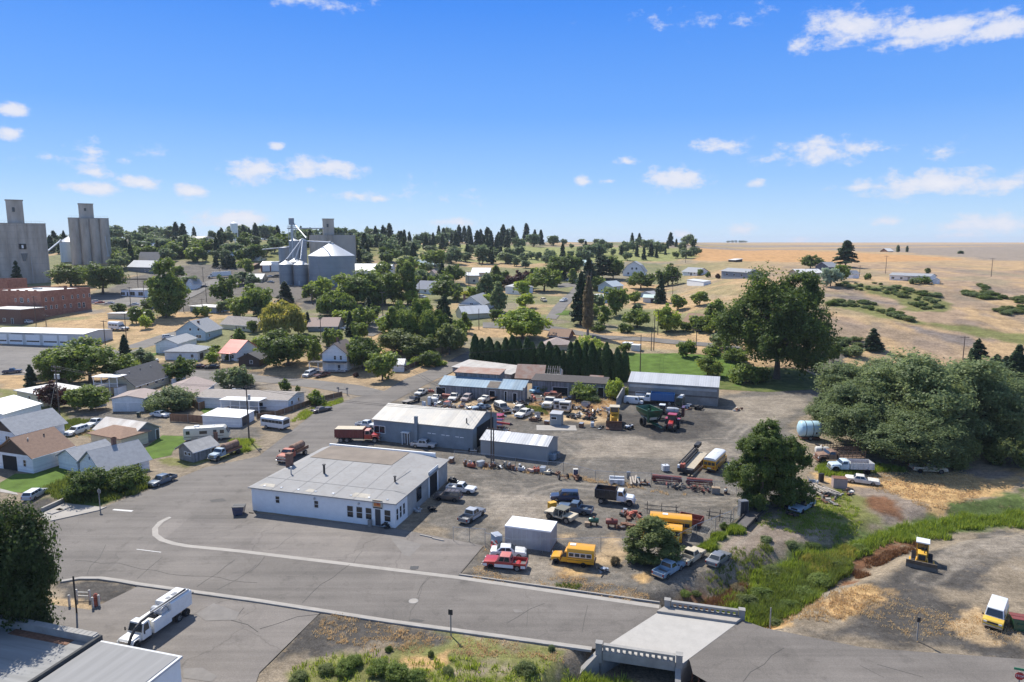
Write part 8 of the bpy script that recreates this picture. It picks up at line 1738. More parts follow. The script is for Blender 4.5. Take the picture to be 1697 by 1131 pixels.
 for poly,n in(('A 420 480 640 440 900 520 1060 560 1000 610 560 600 420 560',16),('A 1080 560 1450 560 1690 640 1640 700 1250 680',8),('B 100 480 330 430 480 480 600 540 420 640 150 620',8),('B 640 470 1000 450 1240 540 1200 680 880 680 680 620',18),('B 1220 520 1400 520 1460 600 1300 640',6),('B 420 330 760 330 720 400 480 400',5)):
  w=px_poly(poly);a_=np.array(w);k=0
  while k<n:
   x,y=rr.uniform(a_[:,0].min(),a_[:,0].max()),rr.uniform(a_[:,1].min(),a_[:,1].max())
   if signed(np.array([x]),np.array([y]),w)[0]<=0:continue
   r0=Vector((x,y,0));v=r0-Vector((0,0,CAMH));dd=v.y*_c-v.z*_s;u_=848.5+F*v.x/dd;v_=565.5-F*(v.y*_s+v.z*_c)/dd
   kd,lb,m1=rr.choice([('scrap','mixed scrap heap among the scrap rows',RUSTM),('scrap','mixed scrap heap among the scrap rows',PWO),('engine','loose engine part among the scrap rows',BLACKM),('tyres','loose tyres among the scrap rows',None),('scrap','mixed scrap heap among the scrap rows',STEEL),('box','small metal box among the scrap rows',PSIL)])
   junk(kd,lb,'p',u_,v_,rr.uniform(7,14),m=m1 or RUSTM,m2=rr.choice([STEEL,PORED,BLACKM]),group={'scrap':'scrap heaps','engine':'loose engine parts','tyres':'loose tyres','box':'small metal boxes'}[kd]);k+=1
 junk('dumpster','small dark blue dumpster at the workshop corner','e',1562,1075,62,95,PNAVY,BLACKM,cat='dumpster');junk('bin','dark green wheeled bin beside the white sedan','e',908,438,None,0,PDKGR,PDKGR);junk('dumpster','green and red dumpster at the right frame edge','l',1670,640,70,70,PGRN,PROX,cat='dumpster')
 t=thing('grain_auger','long red auger tube behind the blue grey shop','auger',P('A',1150,880),R(-10));MB().cyl((0,0,2.2),(6.2,0,1.6),.22,n=10).build('tube',PRED,t,smooth=True);MB().cyl((6.2,0,1.6),(6.9,0,1.5),.35,.05,n=8).build('head',BLACKM,t);MB().cyl((.5,-.8,0),(1.0,0,2.1),.06).cyl((.5,.8,0),(1.0,0,2.1),.06).cyl((3.6,-.8,0),(3.2,0,1.9),.06).cyl((3.6,.8,0),(3.2,0,1.9),.06).build('frame',PRED,t)
 t=thing('tool_rack','red steel rack with shelves behind the storage shed','rack',P('A',1180,820),R(-10));f=MB()
 for x in(0,2.2,4.4):f.box(x,x+.1,-1,-.9,0,3).box(x,x+.1,.9,1,0,3)
 for z in(.6,1.6,2.6):f.box(0,4.5,-1,1,z,z+.06)
 f.build('frame',PRED,t)
 t=thing('trampoline','round dark trampoline with pale rim under the green tree','trampoline',P('H',1250,375));MB().rev([(.001,.8),(1.6,.8)],24).build('mat',CARBLK,t);MB().rev([(1.6,.78),(1.9,.78),(1.9,.84),(1.6,.84)],24).build('rim',PSIL,t);f=MB()
 for i in range(6):f.cyl((1.8*math.cos(i),1.8*math.sin(i),0),(1.8*math.cos(i),1.8*math.sin(i),.8),.03,n=5)
 f.build('leg',STEEL,t)
 for i,(x,y)in enumerate(((365,1060),(415,1040))):
  t=thing('foundation_slab',['pale square slab on the corner, nearer the street','pale square slab on the corner, nearer the wall'][i],'slab',P('e',x,y),R(65));MB().box(-.9,.9,-.6,.6,0,.18).build('slab',CONC,t,bevel=.02);MB().box(-.95,.95,-.65,.65,-.1,.0-.003).build('base',CONCD,t)
 t=thing('retaining_wall','low concrete retaining wall on the corner','wall',P('e',275,1060),math.atan2(*(lambda d:(d.y,d.x))(P('e',440,985)-P('e',275,1060))));L=(P('e',440,985)-P('e',275,1060)).length;MB().box(0,L,-.12,.12,-.2,.55).build('wall',CONCD,t);MB().box(-.05,L+.05,-.17,.17,.553,.62).build('cap',CONC,t)
 for i,(x,y,w)in enumerate(((1205,748,75),(1285,770,75))):
  a=P('j',x-w/2,y-8);b=P('j',x+w/2,y+8);d=b-a;t=thing('wheel_stop',['pale concrete wheel stop by the gate, left one','pale concrete wheel stop by the gate, right one'][i],'kerb stop',a,math.atan2(d.y,d.x));MB().prism_x([(-.12,0),(.12,0),(.08,.16),(-.08,.16)],0,d.length).build('block',CONC,t)
 t=thing('fire_hydrant','red hydrant between white posts on the corner','hydrant',P('i',515,720));MB().rev([(.22,0),(.22,.08),(.14,.1),(.14,.62),(.18,.64),(.18,.7),(.12,.82),(.05,.9),(.001,.92)],14).build('barrel',PORED,t,smooth=True);MB().cyl((-.28,0,.5),(.28,0,.5),.08).cyl((0,-.26,.48),(0,0,.48),.1).build('nozzles',PORED,t)
 t.scale=(1.5,1.5,1.5)
 for i,(x,y,lb)in enumerate(((372,722,'white guard post farthest left of the hydrant'),(411,692,'white guard post behind the hydrant'),(497,735,'white guard post just left of the hydrant'),(530,722,'white guard post just right of the hydrant'),(480,695,'white guard post behind and left of the hydrant'))):
  t=thing('guard_post',lb,'bollard',P('i',x,y));MB().cyl((0,0,-.2),(0,0,1.15),.12,n=12).build('post',PWO,t,smooth=True);MB().rev([(.125,1.1),(.1,1.2),(.001,1.24)],12).build('cap',PWO,t)
 a,b=P('i',415,690),P('i',478,692);d=b-a;t=thing('guard_rail','white rail behind the hydrant posts','rail',a,math.atan2(d.y,d.x));MB().cyl((0,0,.85),(d.length,0,.85),.06).cyl((0,0,.45),(d.length,0,.45),.06).build('rails',PWO,t)
 t=thing('manhole_cover','round pale manhole cover in the road','manhole',P('m',760,288));t.location.z+=.035;MB().rev([(.001,0),(.42,0),(.42,.012),(.001,.014)],24).build('lid',CONC,t);MB().rev([(.43,0),(.52,0),(.52,.01),(.43,.01)],24).build('ring',CONCD,t)
 t=thing('manhole_cover','dark iron grate in the forecourt near the gutter','manhole',P('j',1130,952));t.location.z+=.04;MB().box(-.5,.5,-.35,.35,0,.012).build('grate',BLACKM,t)
def roofs_near():
 h=4.2
 A_,B_,C_=flat('i',960,992,h),flat('i',535,910,h),flat('i',700,1260,h)
 d=B_-A_;ang=math.atan2(d.y,d.x)-PI/2;Ly=d.length
 A0=Vector((A_.x,A_.y,0));o=thing('flat_roof_building','white walled building with grey flat roof in the lower left corner','building',A0,ang+PI)
 MB().box(0,14,-Ly,0,-.4,h-.25).build('wall',WHITEP,o);MB().box(-.15,14,-Ly,.15,h-.247,h-.05).build('roof_edge',mat('dull edge metal',(.50,.51,.52),.6,var=.1),o)
 MB().box(.1,14,-Ly+.02,-.1,h-.048,h+.0).build('roof',mat('grey sheet roofing',(.25,.245,.235),.85,var=.22,scale=.5,stretch=(.15,2.2,1),bump=.15,bscale=4),o)
 MB().box(3.6,5.0,.003,.06,1.5,2.9).build('window',GLASS,o);MB().box(3.45,5.15,-.02,.03,1.35,3.05).build('window_frame',TRIM,o)
 h2=4.0;Bq=flat('i',535,915,h2);o2=thing('flat_roof_building','grey plank roofed building with dark parapet at the very corner','building',Vector((Bq.x,Bq.y,0)),ang+PI)
 W2=24
 MB().box(-.2,14,-W2,-.3,-.4,h2-.2).build('wall',CONCD,o2);MB().box(.35,14,-W2,-.32,h2-.198,h2-.1).build('roof',mat('worn roll roofing',(.27,.265,.25),.9,var=.4,scale=.8,stretch=(1.6,.12,1),bump=.2,bscale=5),o2)
 MB().box(-.25,.3,-W2,-.3,h2-.19,h2+.55).build('parapet',CONCD,o2);MB().box(-.3,14,-.28,-.02,h2-.6,h2+.45).build('party_wall',mat('dark tar',(.06,.06,.058),.9,var=.3),o2)
 c=MB()
 for j in range(22):c.box(-.3,.35,-.5-j*.5-.46,-.5-j*.5,h2+.552,h2+.62)
 c.build('coping_stones',CONCD,o2)
 MB().box(.31,1.1,-9,-2.5,h2-.099,h2-.07).build('rust_stain',RUSTM,o2)
def poles():
 g='utility poles'
 def PO(lb,*a,**k):return pole(lb,*a,group=g,**k)
 PO('power pole with guy wire and transformers at far left','e',395,475,105,arms=2,trans=2);p=POLES[-1]
 q=P('e',310,475);tag(MB().cyl((q.x,q.y,q.z),(p[0].x,p[0].y,p[1]*.78),.03,n=5).build('guy_wire',STEEL),'pale guy wire slanting down from the far left pole','cable')
 PO('tall street pole with lamp arm beside the white minibus','f',130,592,232,arms=0,lamp=205,trans=1)
 PO('tall double pole in the yard beside the storage shed','g',135,655,300,arms=0,trans=0);PO('shorter pole bolted beside the tall yard pole','g',150,652,425,arms=1)
 PO('pole at the alley between the houses','f',1043,190,40,arms=1);PO('thin pole at the white shed hedge','b',963,1130,1010,arms=0)
 for lb,t,x,y,top in(('dark pole with lamp at the fire hall corner','L',1345,880,555),('pole on the dirt lot behind the box van','L',1612,782,470),('pole before the brick building with twin lamps','L',462,600,245),('pole beside the twin lamp pole','L',590,612,480),('pole in front of the store','J',128,1060,820),('pole at the right end of the store','J',302,980,740),('pole behind the store','J',222,820,600),('pole at the rail siding','J',1055,755,570),('pole beside the round shade tree','J',1095,1010,775),('pole with high lamps near the semi truck','J',1270,670,545),('pole by the clinic roof','J',805,1131,960),('pole at the clinic front','J',1042,1110,965),('pole before the bins','b',465,690,560),('pole at the pinkish roof house','b',520,912,745),('pole on the pale lane by the weeping willow','b',925,790,610),('pole in the alley of the grove','b',1312,1010,850),('pole at the grey roofed house','b',1163,660,525),('pole below the bungalow','b',1552,855,720),('pole at the stepped white hall','M',1110,660,500),('curved lamp pole on the slope','M',1260,430,350),('pole at the lawn edge near the box trailers','c',1028,1010,770),('pole on the cross street, left of the pair','c',1100,875,745),('pole on the cross street, right of the pair','c',1117,872,640),('pole beside the orchard','c',1392,890,735),('pole on the dry field by the storage unit','c',1240,528,395),('pole left of the grey cottage','c',1272,450,320),('pole behind the storage unit','c',1195,575,470),('thin pole on the horizon field','c',1325,300,235),('pole on the dry rise by the trailer home','d',790,370,255),('lone pole on the right plain','d',1480,390,272),('short pole beside the hut','d',620,388,318),('pole behind the willow on the farm road','d',1295,935,780),('pole beside the farm road juniper','d',432,935,835),('pole on the plateau rim far left','d',25,300,280),('pole by the shade lawn','c',1143,770,610)):
  PO(lb,t,x,y,top,arms=1 if rnd.random()<.75 else 0)
 W_=[(0,1),(1,4)]
 for a,b in((0,1),(1,4),(4,16),(2,1),(2,5),(15,19),(16,15),(4,26),(26,27),(27,28),(8,9),(6,15)):
  for o in(-.5,.5):wire('thin power line strung between poles',POLES[a],POLES[b],off=o,dz=.3,sag=1.0)
 WS=mat('sign back grey',(.30,.31,.31),.5,.5);RED=mat('stop sign red',(.45,.03,.03),.5);GRNS=mat('street sign green',(.02,.22,.10),.5)
 sign_post('road_sign','small road sign on a wooden post at the near kerb','m',945,458,325,.45,.55,-14,BLACKM);sign_post('road_sign','octagonal sign seen from behind at the left corner','e',655,1045,910,.75,.75,160,WS,shape='oct');sign_post('road_sign','bare thin post right of the bridge','n',1485,365,205,0);sign_post('road_sign','dark post near the yellow van','l',1135,705,575,.3,.5,-14,BLACKM);sign_post('road_sign','thin black pole beside the hydrant','i',410,762,562,0,r=.06,postm=BLACKM)
 o,h=sign_post('stop_sign','red stop sign under a green street name plate at the right edge','l',1668,935,862,.75,.75,-20,RED,shape='oct')
 MB().box(-.45,.45,-.02,.02,h+.12,h+.32).build('name_plate',GRNS,o)
 def text(s,size,loc,m,parent,rx=90):
  cu=bpy.data.curves.new('lettering','FONT');cu.body=s;cu.size=size;cu.align_x='CENTER';cu.align_y='CENTER';cu.extrude=.004
  t=bpy.data.objects.new('tmp',cu);COL.objects.link(t);dg=bpy.context.evaluated_depsgraph_get();me=bpy.data.meshes.new_from_object(t.evaluated_get(dg));bpy.data.objects.remove(t)
  me.materials.clear();me.materials.append(m);ob=link('lettering',me,parent);ob.location=loc;ob.rotation_euler=(R(rx),0,0);return ob
 text('STOP',.26,(0,-.09,h-.375),TRIM,o)
 for i,(x,y,lb)in enumerate(((978,640,'rusty thin post at the right end of the near parapet'),(1022,665,'shorter rusty post beside the parapet post'))):
  t=thing('marker_post',lb,'post',P('n',x,y));MB().box(-.05,.05,-.05,.05,-.2,1.35).build('post',RUSTM,t);MB().box(-.06,.06,-.06,.06,1.352,1.4).build('cap',RUSTM,t)
 t=thing('sign_frame','pair of short wooden posts with boards at the side street corner','sign',P('f',742,295),R(-14));MB().box(-1.3,-1.15,-.08,.08,-.2,2.0).box(1.15,1.3,-.08,.08,-.2,2.0).build('post',WOODG,t);MB().box(-1.14,1.14,-.05,.05,1.3,1.45).box(-1.6,-.9,-.1,-.085,1.5,1.9).box(.9,1.6,-.1,-.085,1.5,1.9).build('board',WOODG,t)
 wood_fence('wooden_fence','brown board fence with lighter gate beside the white sedan','e 1112 468 1230 474 1352 484',1.7,FENCEW);wood_fence('wooden_fence','cedar fence behind the pinkish roofed house','e 1240 352 1300 395 1440 345 1440 310',1.7,FENCEW)
 wood_fence('wooden_fence','low board fence along the grass verge by the manufactured home','f 180 455 300 440 420 400 560 350 740 305',1.3,ribbed('dark cedar boards',(.20,.12,.07),0,.16,.85,0,.3,None,2,.02,sharp=True));wood_fence('picket_fence','white rail fence beside the charcoal roofed house','e 1120 232 1215 195',1.6,WHITEP);wood_fence('wooden_fence','dark board fence along the hedge lawn','b 1065 1125 1165 1085',1.6,DKBRN)
 mesh_fence('long wire fence dividing the two yards','G 100 190 490 225 880 280 1290 330 1490 345 k 815 232 940 240 1180 250 1450 300 D 1190 840');mesh_fence('wire gate fence at the forecourt edge','j 1385 775 1490 780 1592 790');mesh_fence('wire fence along the road side of the bus yard','k 95 655 260 700 470 700 850 690 1000 690');mesh_fence('slack wire fence above the creek track','Q 1150 560 1290 480 1440 420 1560 370 F 250 590 540 420')
def greens():
 T=tree
 T('huge dark rounded tree at the left frame edge beside the road','p',24,1078,810,190,'dense','deep',lod=4)
 T('tallest cottonwood with broad dark crown above the lawn','p',1287,628,438,190,'oak','dark',lod=4)
 T('leaning elm with split crown beside the creek yard','p',1262,842,702,112,'upright','dark',lod=4)
 T('smaller right half of the leaning elm clump','p',1302,838,724,92,'upright','dark',lod=3)
 T('leafy bush tree swallowing the yellow buses','p',1076,928,858,104,'upright','brush',lod=3)
 W='grey green willows beside the pasture'
 for x,y,top,w,lb in((1432,742,640,150,'front left willow behind the big tank'),(1545,745,577,215,'tallest grey green willow in the middle of the mass'),(1445,690,592,160,'back left willow beside the farm road'),(1640,750,622,150,'right willow of the mass'),(1500,768,668,150,'front middle willow behind the white sedan'),(1385,706,650,95,'low willow shrub spreading to the gravel'),(1600,690,600,150,'back right willow before the dark spruces')):
  T(lb,'p',x,y,top,w*1.08,'oak','olive',lod=4,name='willow',group=W)
 T('lighter young tree in front of the willows','p',1576,772,700,92,'shrub','brush',lod=3);T('low green scrub at the right end of the willows','p',1672,770,700,90,'shrub','brush',lod=2)
 C='dark spruces behind the willows'
 for x,y,top,w,lb in((1617,622,562,48,'ragged spruce left of the dark spruce row'),(1648,640,588,55,'broad dark spruce in the row behind the willows'),(1680,668,573,66,'dark spruce nearest the right frame edge'),(1665,625,590,40,'short spruce in the dark row'),(1700,640,585,50,'dark spruce cut by the right frame edge')):
  T(lb,'p',x,y,top,w,'conifer','conifer',name='spruce',group=C,lod=2)
 L=[('broad dark green tree hiding the two storey house side',478,606,543,88,'broad','dark'),('dark round tree right of the two storey house',603,612,550,64,'broad','dark'),('green round tree beside the white garden shed',634,631,578,52,'broad','mid'),('golden weeping willow above the cream bungalow',467,556,498,82,'willow','gold'),('weeping willow with hanging green curtain',557,522,481,66,'willow','mid'),('wide tree in front of the largest bin',590,507,445,96,'broad','mid'),('dense tree right of the wide one under the warehouse',638,505,448,66,'broad','mid'),('tall narrow tree at the right end of the row',676,505,440,44,'upright','dark'),('large round dark tree before the grey roofed house',737,497,458,54,'broad','dark'),('small dark conifer left of the weeping willow',473,503,468,32,'conifer','conifer'),('loose green tree left of the dark conifer',428,525,472,52,'broad','mid'),('green tree behind the cream bungalow',398,528,488,46,'broad','mid'),('young tree at the left of the grove',600,545,505,45,'broad','mid'),('grove tree with open crown, left',664,566,503,36,'upright','mid'),('grove tree with open crown, middle',690,568,498,40,'upright','mid'),('grove tree with blue green spire',738,560,487,34,'pine','pine'),('grove tree over the white barn',715,575,510,46,'broad','mid'),('tall leafy grove tree above the lane, left',650,570,512,40,'upright','mid'),('tall leafy grove tree above the lane, middle',677,572,505,46,'broad','mid'),('tall leafy grove tree above the lane, right',704,566,500,44,'upright','bright'),('tall leafy grove tree beside the spire',726,572,512,44,'broad','dark'),('leafy grove tree at the road corner',752,580,530,44,'broad','mid'),('grove bush before the open trees',655,588,545,70,'broad','brush'),('grove bush in the middle',700,590,550,70,'broad','brush'),('grove bush beside the pole',745,588,535,50,'broad','brush'),('dark round bush at the grove corner',714,606,577,42,'shrub','dark'),('upright shrub right of the grove',763,577,533,26,'upright','mid'),('dark round shrub on the rise above the lane',775,545,527,16,'shrub','dark'),('big rounded tree standing before the store',277,526,436,72,'upright','mid'),('neat ball shaped shade tree on main street',373,503,454,46,'broad','dark'),('wide dark tree under the second elevator',171,487,433,68,'broad','dark'),('dark tree left of the wide one under the elevators',118,476,435,66,'broad','dark'),('dark spire conifer before the first elevator',30,478,434,22,'conifer','conifer'),('small round tree on the dirt lot',226,536,507,26,'broad','mid'),('spreading tree with open limbs at left',150,634,556,105,'broad','mid'),('lower crown left of the spreading tree',100,632,574,66,'broad','mid'),('green tree right of the spreading pine',205,626,578,54,'broad','mid'),('little blue spruce at far left',52,642,605,24,'conifer','pine'),('purple brown tree behind the far left pole',92,677,630,48,'broad','purple'),('big green bush tree left of the double garage',152,678,634,66,'broad','mid'),('bright small tree beside the far left pole',120,676,651,24,'broad','bright'),('olive round bush before the pinkish roofed house',278,681,637,84,'shrub','olive'),('dark tree at the end of the charcoal roof',297,632,590,52,'broad','dark'),('grey green bush beside the manufactured home',387,643,602,58,'shrub','olive'),('second grey green bush at the manufactured home',408,640,618,34,'shrub','olive'),('dark round bush left of the chimney house front',138,824,768,76,'shrub','dark'),('dark wide bush right of the chimney house front',214,810,768,72,'shrub','dark'),('clipped dark bush standing at the cross street',471,648,626,20,'shrub','dark'),('tiny clipped bush beside the larger one',494,649,638,9,'shrub','dark'),('green shrub at the corner of the manufactured home',522,672,644,30,'shrub','mid'),('shrub at the left house porch',8,760,740,30,'shrub','dark'),('bright green spreading tree left of the brown roofs',866,563,503,84,'broad','bright'),('large green tree above the uphill street',902,483,436,56,'broad','mid'),('broad dark tree behind the uphill street tree',935,462,420,62,'broad','dark'),('tall dark spruce beside the dead poplar',962,538,452,40,'conifer','conifer'),('second dark spruce beyond the uphill street',975,480,430,36,'conifer','conifer'),('bare brown poplar with thin twigs',974,556,462,18,'bare','dry'),('vase shaped tree on the dry yard',1021,523,471,42,'broad','mid'),('round dark tree right of the vase shaped one',1056,543,506,46,'broad','mid'),('dark clipped bush on the dry yard',1036,551,533,25,'shrub','dark'),('dark low bush behind the bare poplar',990,549,533,28,'shrub','dark'),('bright green tree beside the pole pair',1107,550,503,42,'broad','bright'),('small round tree on the cross street verge',1138,592,560,30,'broad','mid'),('round lawn tree alone on the green lawn',1176,624,586,42,'broad','mid'),('loose tree left of the big cottonwood',1186,552,498,46,'upright','mid'),('big dark tree beside the gambrel house',1107,474,437,40,'broad','dark'),('dark spruce in front of the storage unit',1094,503,455,22,'conifer','conifer'),('dark tree before the gambrel house',1062,479,445,44,'broad','dark'),('broad dark tree left of the gambrel house',998,463,425,54,'pine','conifer'),('dark tree beside the broad one near the gambrel house',1016,463,424,34,'broad','dark'),('yellow green tree among the poplar row',978,612,553,62,'broad','bright'),('orchard tree left under the brown wide roof',1104,550,528,26,'broad','mid'),('orchard tree middle under the brown wide roof',1136,550,533,20,'broad','mid'),('orchard tree right under the brown wide roof',1160,551,533,24,'broad','dark'),('dark bush before the tiny open shed',1175,553,540,12,'shrub','dark'),('tree shading the gable by the uphill street',826,517,470,32,'upright','olive'),('tall grey green tree behind the bungalow',806,505,455,36,'upright','olive'),('yellow leaved tree left of the bungalow',778,494,480,28,'broad','yellow'),('dark purple tree right of the white hall',840,478,456,34,'broad','purple'),('green tree right of the white hall',822,465,440,24,'conifer','mid'),('purple brown tree by the hip roofed house',862,478,447,36,'broad','purple'),('dark tree right of the hip roofed house',880,482,455,28,'broad','dark'),('dark tree above the pink roofed house',752,470,432,36,'broad','dark'),('dark conifer beside the pink roofed house',730,462,443,16,'conifer','conifer'),('wide dark tree below the pine slope',748,437,408,40,'broad','haze'),('dark crowned tree on the slope',800,437,408,32,'broad','haze'),('silvery round tree on the slope',838,437,418,32,'broad','olive'),('rounded tree at the foot of the slope',772,434,418,20,'broad','haze'),('green shrub in front of the long plank shed',968,664,633,52,'shrub','mid'),('bright shrub at the corner of the machine shed',1018,662,625,36,'shrub','bright'),('dark shrub beside the concrete wall end',1044,660,640,28,'shrub','dark'),('yellowish scrub by the pale blue van',902,650,634,26,'shrub','olive'),('low shrub right of the white grain truck',985,668,655,22,'shrub','olive'),('leafy bush mass under the cottonwood',1236,636,597,56,'shrub','mid'),('bush beside the cottonwood trunk',1262,634,606,30,'shrub','dark'),('dark juniper beside the farm road',1446,580,545,36,'conifer','pine'),('small dark tree by the farm road pole',1382,600,568,22,'broad','dark'),('bush at the farm road bend',1412,590,570,36,'shrub','olive'),('green bush at the farm road',1384,575,560,26,'shrub','olive'),('willowy tree left of the cottonwood foot',1202,582,548,52,'broad','olive'),('green bush behind the lawn tree',1218,600,575,44,'shrub','mid'),('bush left of the shaded lawn',1180,590,570,30,'shrub','mid'),('round dark tree beside the white roofed house',1343,446,418,36,'broad','dark'),('lone wide conifer on the right rise',1401,443,400,42,'pine','conifer'),('silver leaved tree on the right rise',1376,475,441,32,'broad','silver'),('green tree beside the silver one',1394,466,438,28,'broad','mid'),('round bush on the dry rise',1438,464,452,13,'shrub','dark'),('dark little tree behind the trailer home',1537,456,444,10,'broad','dark'),('dark bush by the trailer porch',1530,470,457,26,'shrub','dark'),('bush by the left of the trailer porch',1515,471,460,16,'shrub','olive'),('dark cypress by the box trailers',1036,585,567,22,'broad','dark'),('round shrub on the field rim',1173,460,450,9,'shrub','dark'),('dark shrub beside the slate home',1190,462,453,10,'shrub','purple'),('small tree at the grey cottage',1160,457,446,11,'broad','mid'),('tree at the clinic blue wall',418,500,470,30,'broad','mid'),('green tree by the red barn',408,455,428,26,'broad','mid'),('dark hedge bush by the clinic',335,525,505,28,'shrub','mid'),('dark tree near the town house garage',390,560,553,14,'shrub','purple'),('bush before the white cottage',355,596,576,16,'shrub','mid'),('small shrub at the red house porch',379,598,586,11,'shrub','dark'),('olive tree by the two storey house',522,600,563,26,'upright','mid'),('yellow green brush behind the dark house tree',432,580,555,40,'shrub','bright'),('shrub at the white garden shed lane',690,603,590,20,'shrub','mid'),('shrub below the grove bush',730,606,595,22,'shrub','bright'),('red leaved shrub before the porch house',590,625,617,10,'shrub','purple')]
 for lb,x,y,top,w,k,c in L:
  nm={'conifer':'conifer','shrub':'shrub','willow':'weeping_willow','pine':'pine_tree','bare':'bare_tree'}.get(k,'tree')
  T(lb,'p',x,y,top,w,k,c,name=nm,cat='shrub' if k=='shrub' else 'tree')
 for i in range(19):
  f=i/18;x=788+216*f+rnd.uniform(-2,2);T('dark columnar poplar in the row behind the old barns','p',x,602+30*f,558+14*f+rnd.uniform(-6,6)+(10 if i in(11,12)else 0),rnd.uniform(15,20),'column','cypress',name='poplar_tree',group='poplars in a row',lod=2)
 for x,y,top,lb in((1010,632,580,'left of three columnar poplars beside the lawn'),(1022,634,577,'middle of three columnar poplars beside the lawn'),(1034,633,581,'right of three columnar poplars beside the lawn')):T(lb,'p',x,y,top,17,'column','cypress',name='poplar_tree',lod=2)
 gr=leafmat('grass bright',(.13,.21,.025),(.34,.40,.09),.5);gd=leafmat('grass deep',(.075,.12,.022),(.21,.25,.065),.45);gy=leafmat('grass dry',(.46,.34,.16),(.72,.56,.33),.4);gru=leafmat('grass rust',(.14,.065,.03),(.30,.17,.08),.2)
 Gs=grass
 g=np.random.default_rng(5)
 def scatter(lb,grp,poly,n,kinds,hpx,minsep=0.0):
  P_=[(float(a),float(b))for a,b in zip(poly.split()[::2],poly.split()[1::2])];a=np.array(P_);k=0;done=[];tries=0
  while k<n and tries<n*60:
   tries+=1
   x,y=g.uniform(a[:,0].min(),a[:,0].max()),g.uniform(a[:,1].min(),a[:,1].max())
   if signed(np.array([x]),np.array([y]),P_)[0]<=0:continue
   if any(abs(x-u)+2*abs(y-v)<minsep for u,v in done):continue
   done.append((x,y))
   kd,co,ar=kinds[int(g.integers(len(kinds)))];h=g.uniform(*hpx)*(1.25 if kd=='conifer' else 1)
   T(lb[0 if kd in('conifer','pine')else 1],'p',x,y,y-h,h*ar*g.uniform(.85,1.2),kd,co,name='conifer' if kd in('conifer','pine')else 'tree',group=grp[0 if kd in('conifer','pine')else 1]);k+=1
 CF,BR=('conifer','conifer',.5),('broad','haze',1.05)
 scatter(('dark conifer in the wood on the left hill','rounded tree in the wood on the left hill'),('conifers on the left hill','rounded trees on the left hill'),'186 412 186 396 300 392 560 390 640 396 600 408 470 414 420 416 330 400 250 410',64,[CF,BR,BR,BR,('broad','dark',1.0)],(16,26),6)
 scatter(('dark conifer among the hillside houses','rounded tree among the hillside houses'),('conifers among hillside houses','trees among hillside houses'),'188 455 190 420 250 405 330 418 420 420 470 412 475 428 440 440 400 438 330 436 240 434',58,[BR,BR,('broad','mid',1),('broad','dark',1.1),('broad','olive',.9),CF],(18,30),8)
 scatter(('small dark conifer in the hedge below the white house','hedge tree'),('conifers in the hedge','hedge trees'),'350 446 352 443 388 443 388 446',7,[CF],(14,19),4)
 scatter(('dark conifer at the foot of the elevators','rounded tree at the foot of the elevators'),('conifers by the elevators','trees by the elevators'),'84 430 84 412 112 412 114 432',7,[CF,CF,BR],(20,30),5)
 scatter(('dark conifer behind the steel bins','rounded tree behind the steel bins'),('conifers behind the bins','trees behind the bins'),'588 440 590 405 660 402 668 425 640 440',24,[CF,BR,BR,('broad','dark',1)],(16,27),6)
 scatter(('tall dark conifer on the golf slope','rounded tree on the golf slope'),('conifers on the golf slope','rounded trees on the golf slope'),'600 414 640 398 900 399 900 412 860 416 760 412 660 422',60,[CF,CF,CF,BR],(15,25),7)
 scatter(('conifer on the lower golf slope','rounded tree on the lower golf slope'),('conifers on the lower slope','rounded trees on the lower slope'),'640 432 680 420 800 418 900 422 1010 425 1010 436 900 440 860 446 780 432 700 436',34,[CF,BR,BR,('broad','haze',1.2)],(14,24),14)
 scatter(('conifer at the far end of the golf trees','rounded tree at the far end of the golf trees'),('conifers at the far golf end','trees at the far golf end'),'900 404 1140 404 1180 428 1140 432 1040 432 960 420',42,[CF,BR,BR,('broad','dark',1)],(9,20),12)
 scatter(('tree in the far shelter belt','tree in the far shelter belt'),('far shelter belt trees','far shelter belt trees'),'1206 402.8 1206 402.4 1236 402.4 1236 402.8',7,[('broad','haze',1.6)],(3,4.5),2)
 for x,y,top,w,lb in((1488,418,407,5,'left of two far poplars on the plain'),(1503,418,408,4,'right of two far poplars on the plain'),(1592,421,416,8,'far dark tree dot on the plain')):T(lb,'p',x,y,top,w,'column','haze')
 for i,(poly,n,hp)in enumerate((('330 475 440 462 470 520 400 540 330 530',7,(18,30)),('640 440 760 445 860 450 960 445 960 470 860 495 700 480 640 460',18,(18,34)),('560 560 640 540 760 530 790 560 770 600 640 600',12,(22,40)),('930 480 1000 470 1070 500 1100 530 1000 540 960 520',8,(20,32)),('1100 500 1190 500 1200 560 1120 545',6,(18,30)),('440 510 560 500 640 510 640 530 560 545 480 560',7,(20,34)),('60 600 160 585 240 600 240 620 100 640',5,(22,34)),('200 470 330 455 330 500 240 500',6,(18,28)))):
  scatter(('conifer among the town yards','leafy tree among the town yards'),('conifers in town yards','leafy trees in town yards'),poly,n,[BR,('broad','mid',1),('broad','dark',1),('upright','mid',.7),CF]if i else[BR,('broad','mid',1)],hp,12)
 for i,(poly,n,hp)in enumerate((('190 520 250 500 330 520 330 545 240 560',6,(20,30)),('330 560 440 545 470 600 420 620 340 600',7,(18,28)),('470 590 540 560 600 560 620 610 560 620 500 625',8,(24,40)),('500 480 640 480 700 500 690 545 600 560 520 520',14,(24,40)),('740 480 860 470 900 500 850 545 770 540',8,(18,30)),('620 440 660 430 700 470 640 475',6,(18,28)))):
  scatter(('conifer in the middle tree belt','leafy tree in the middle tree belt'),('conifers in the middle belt','leafy trees in the middle belt'),poly,n,[('upright','mid',.75),('broad','mid',1),('broad','bright',1),('broad','dark',1)],hp,10)
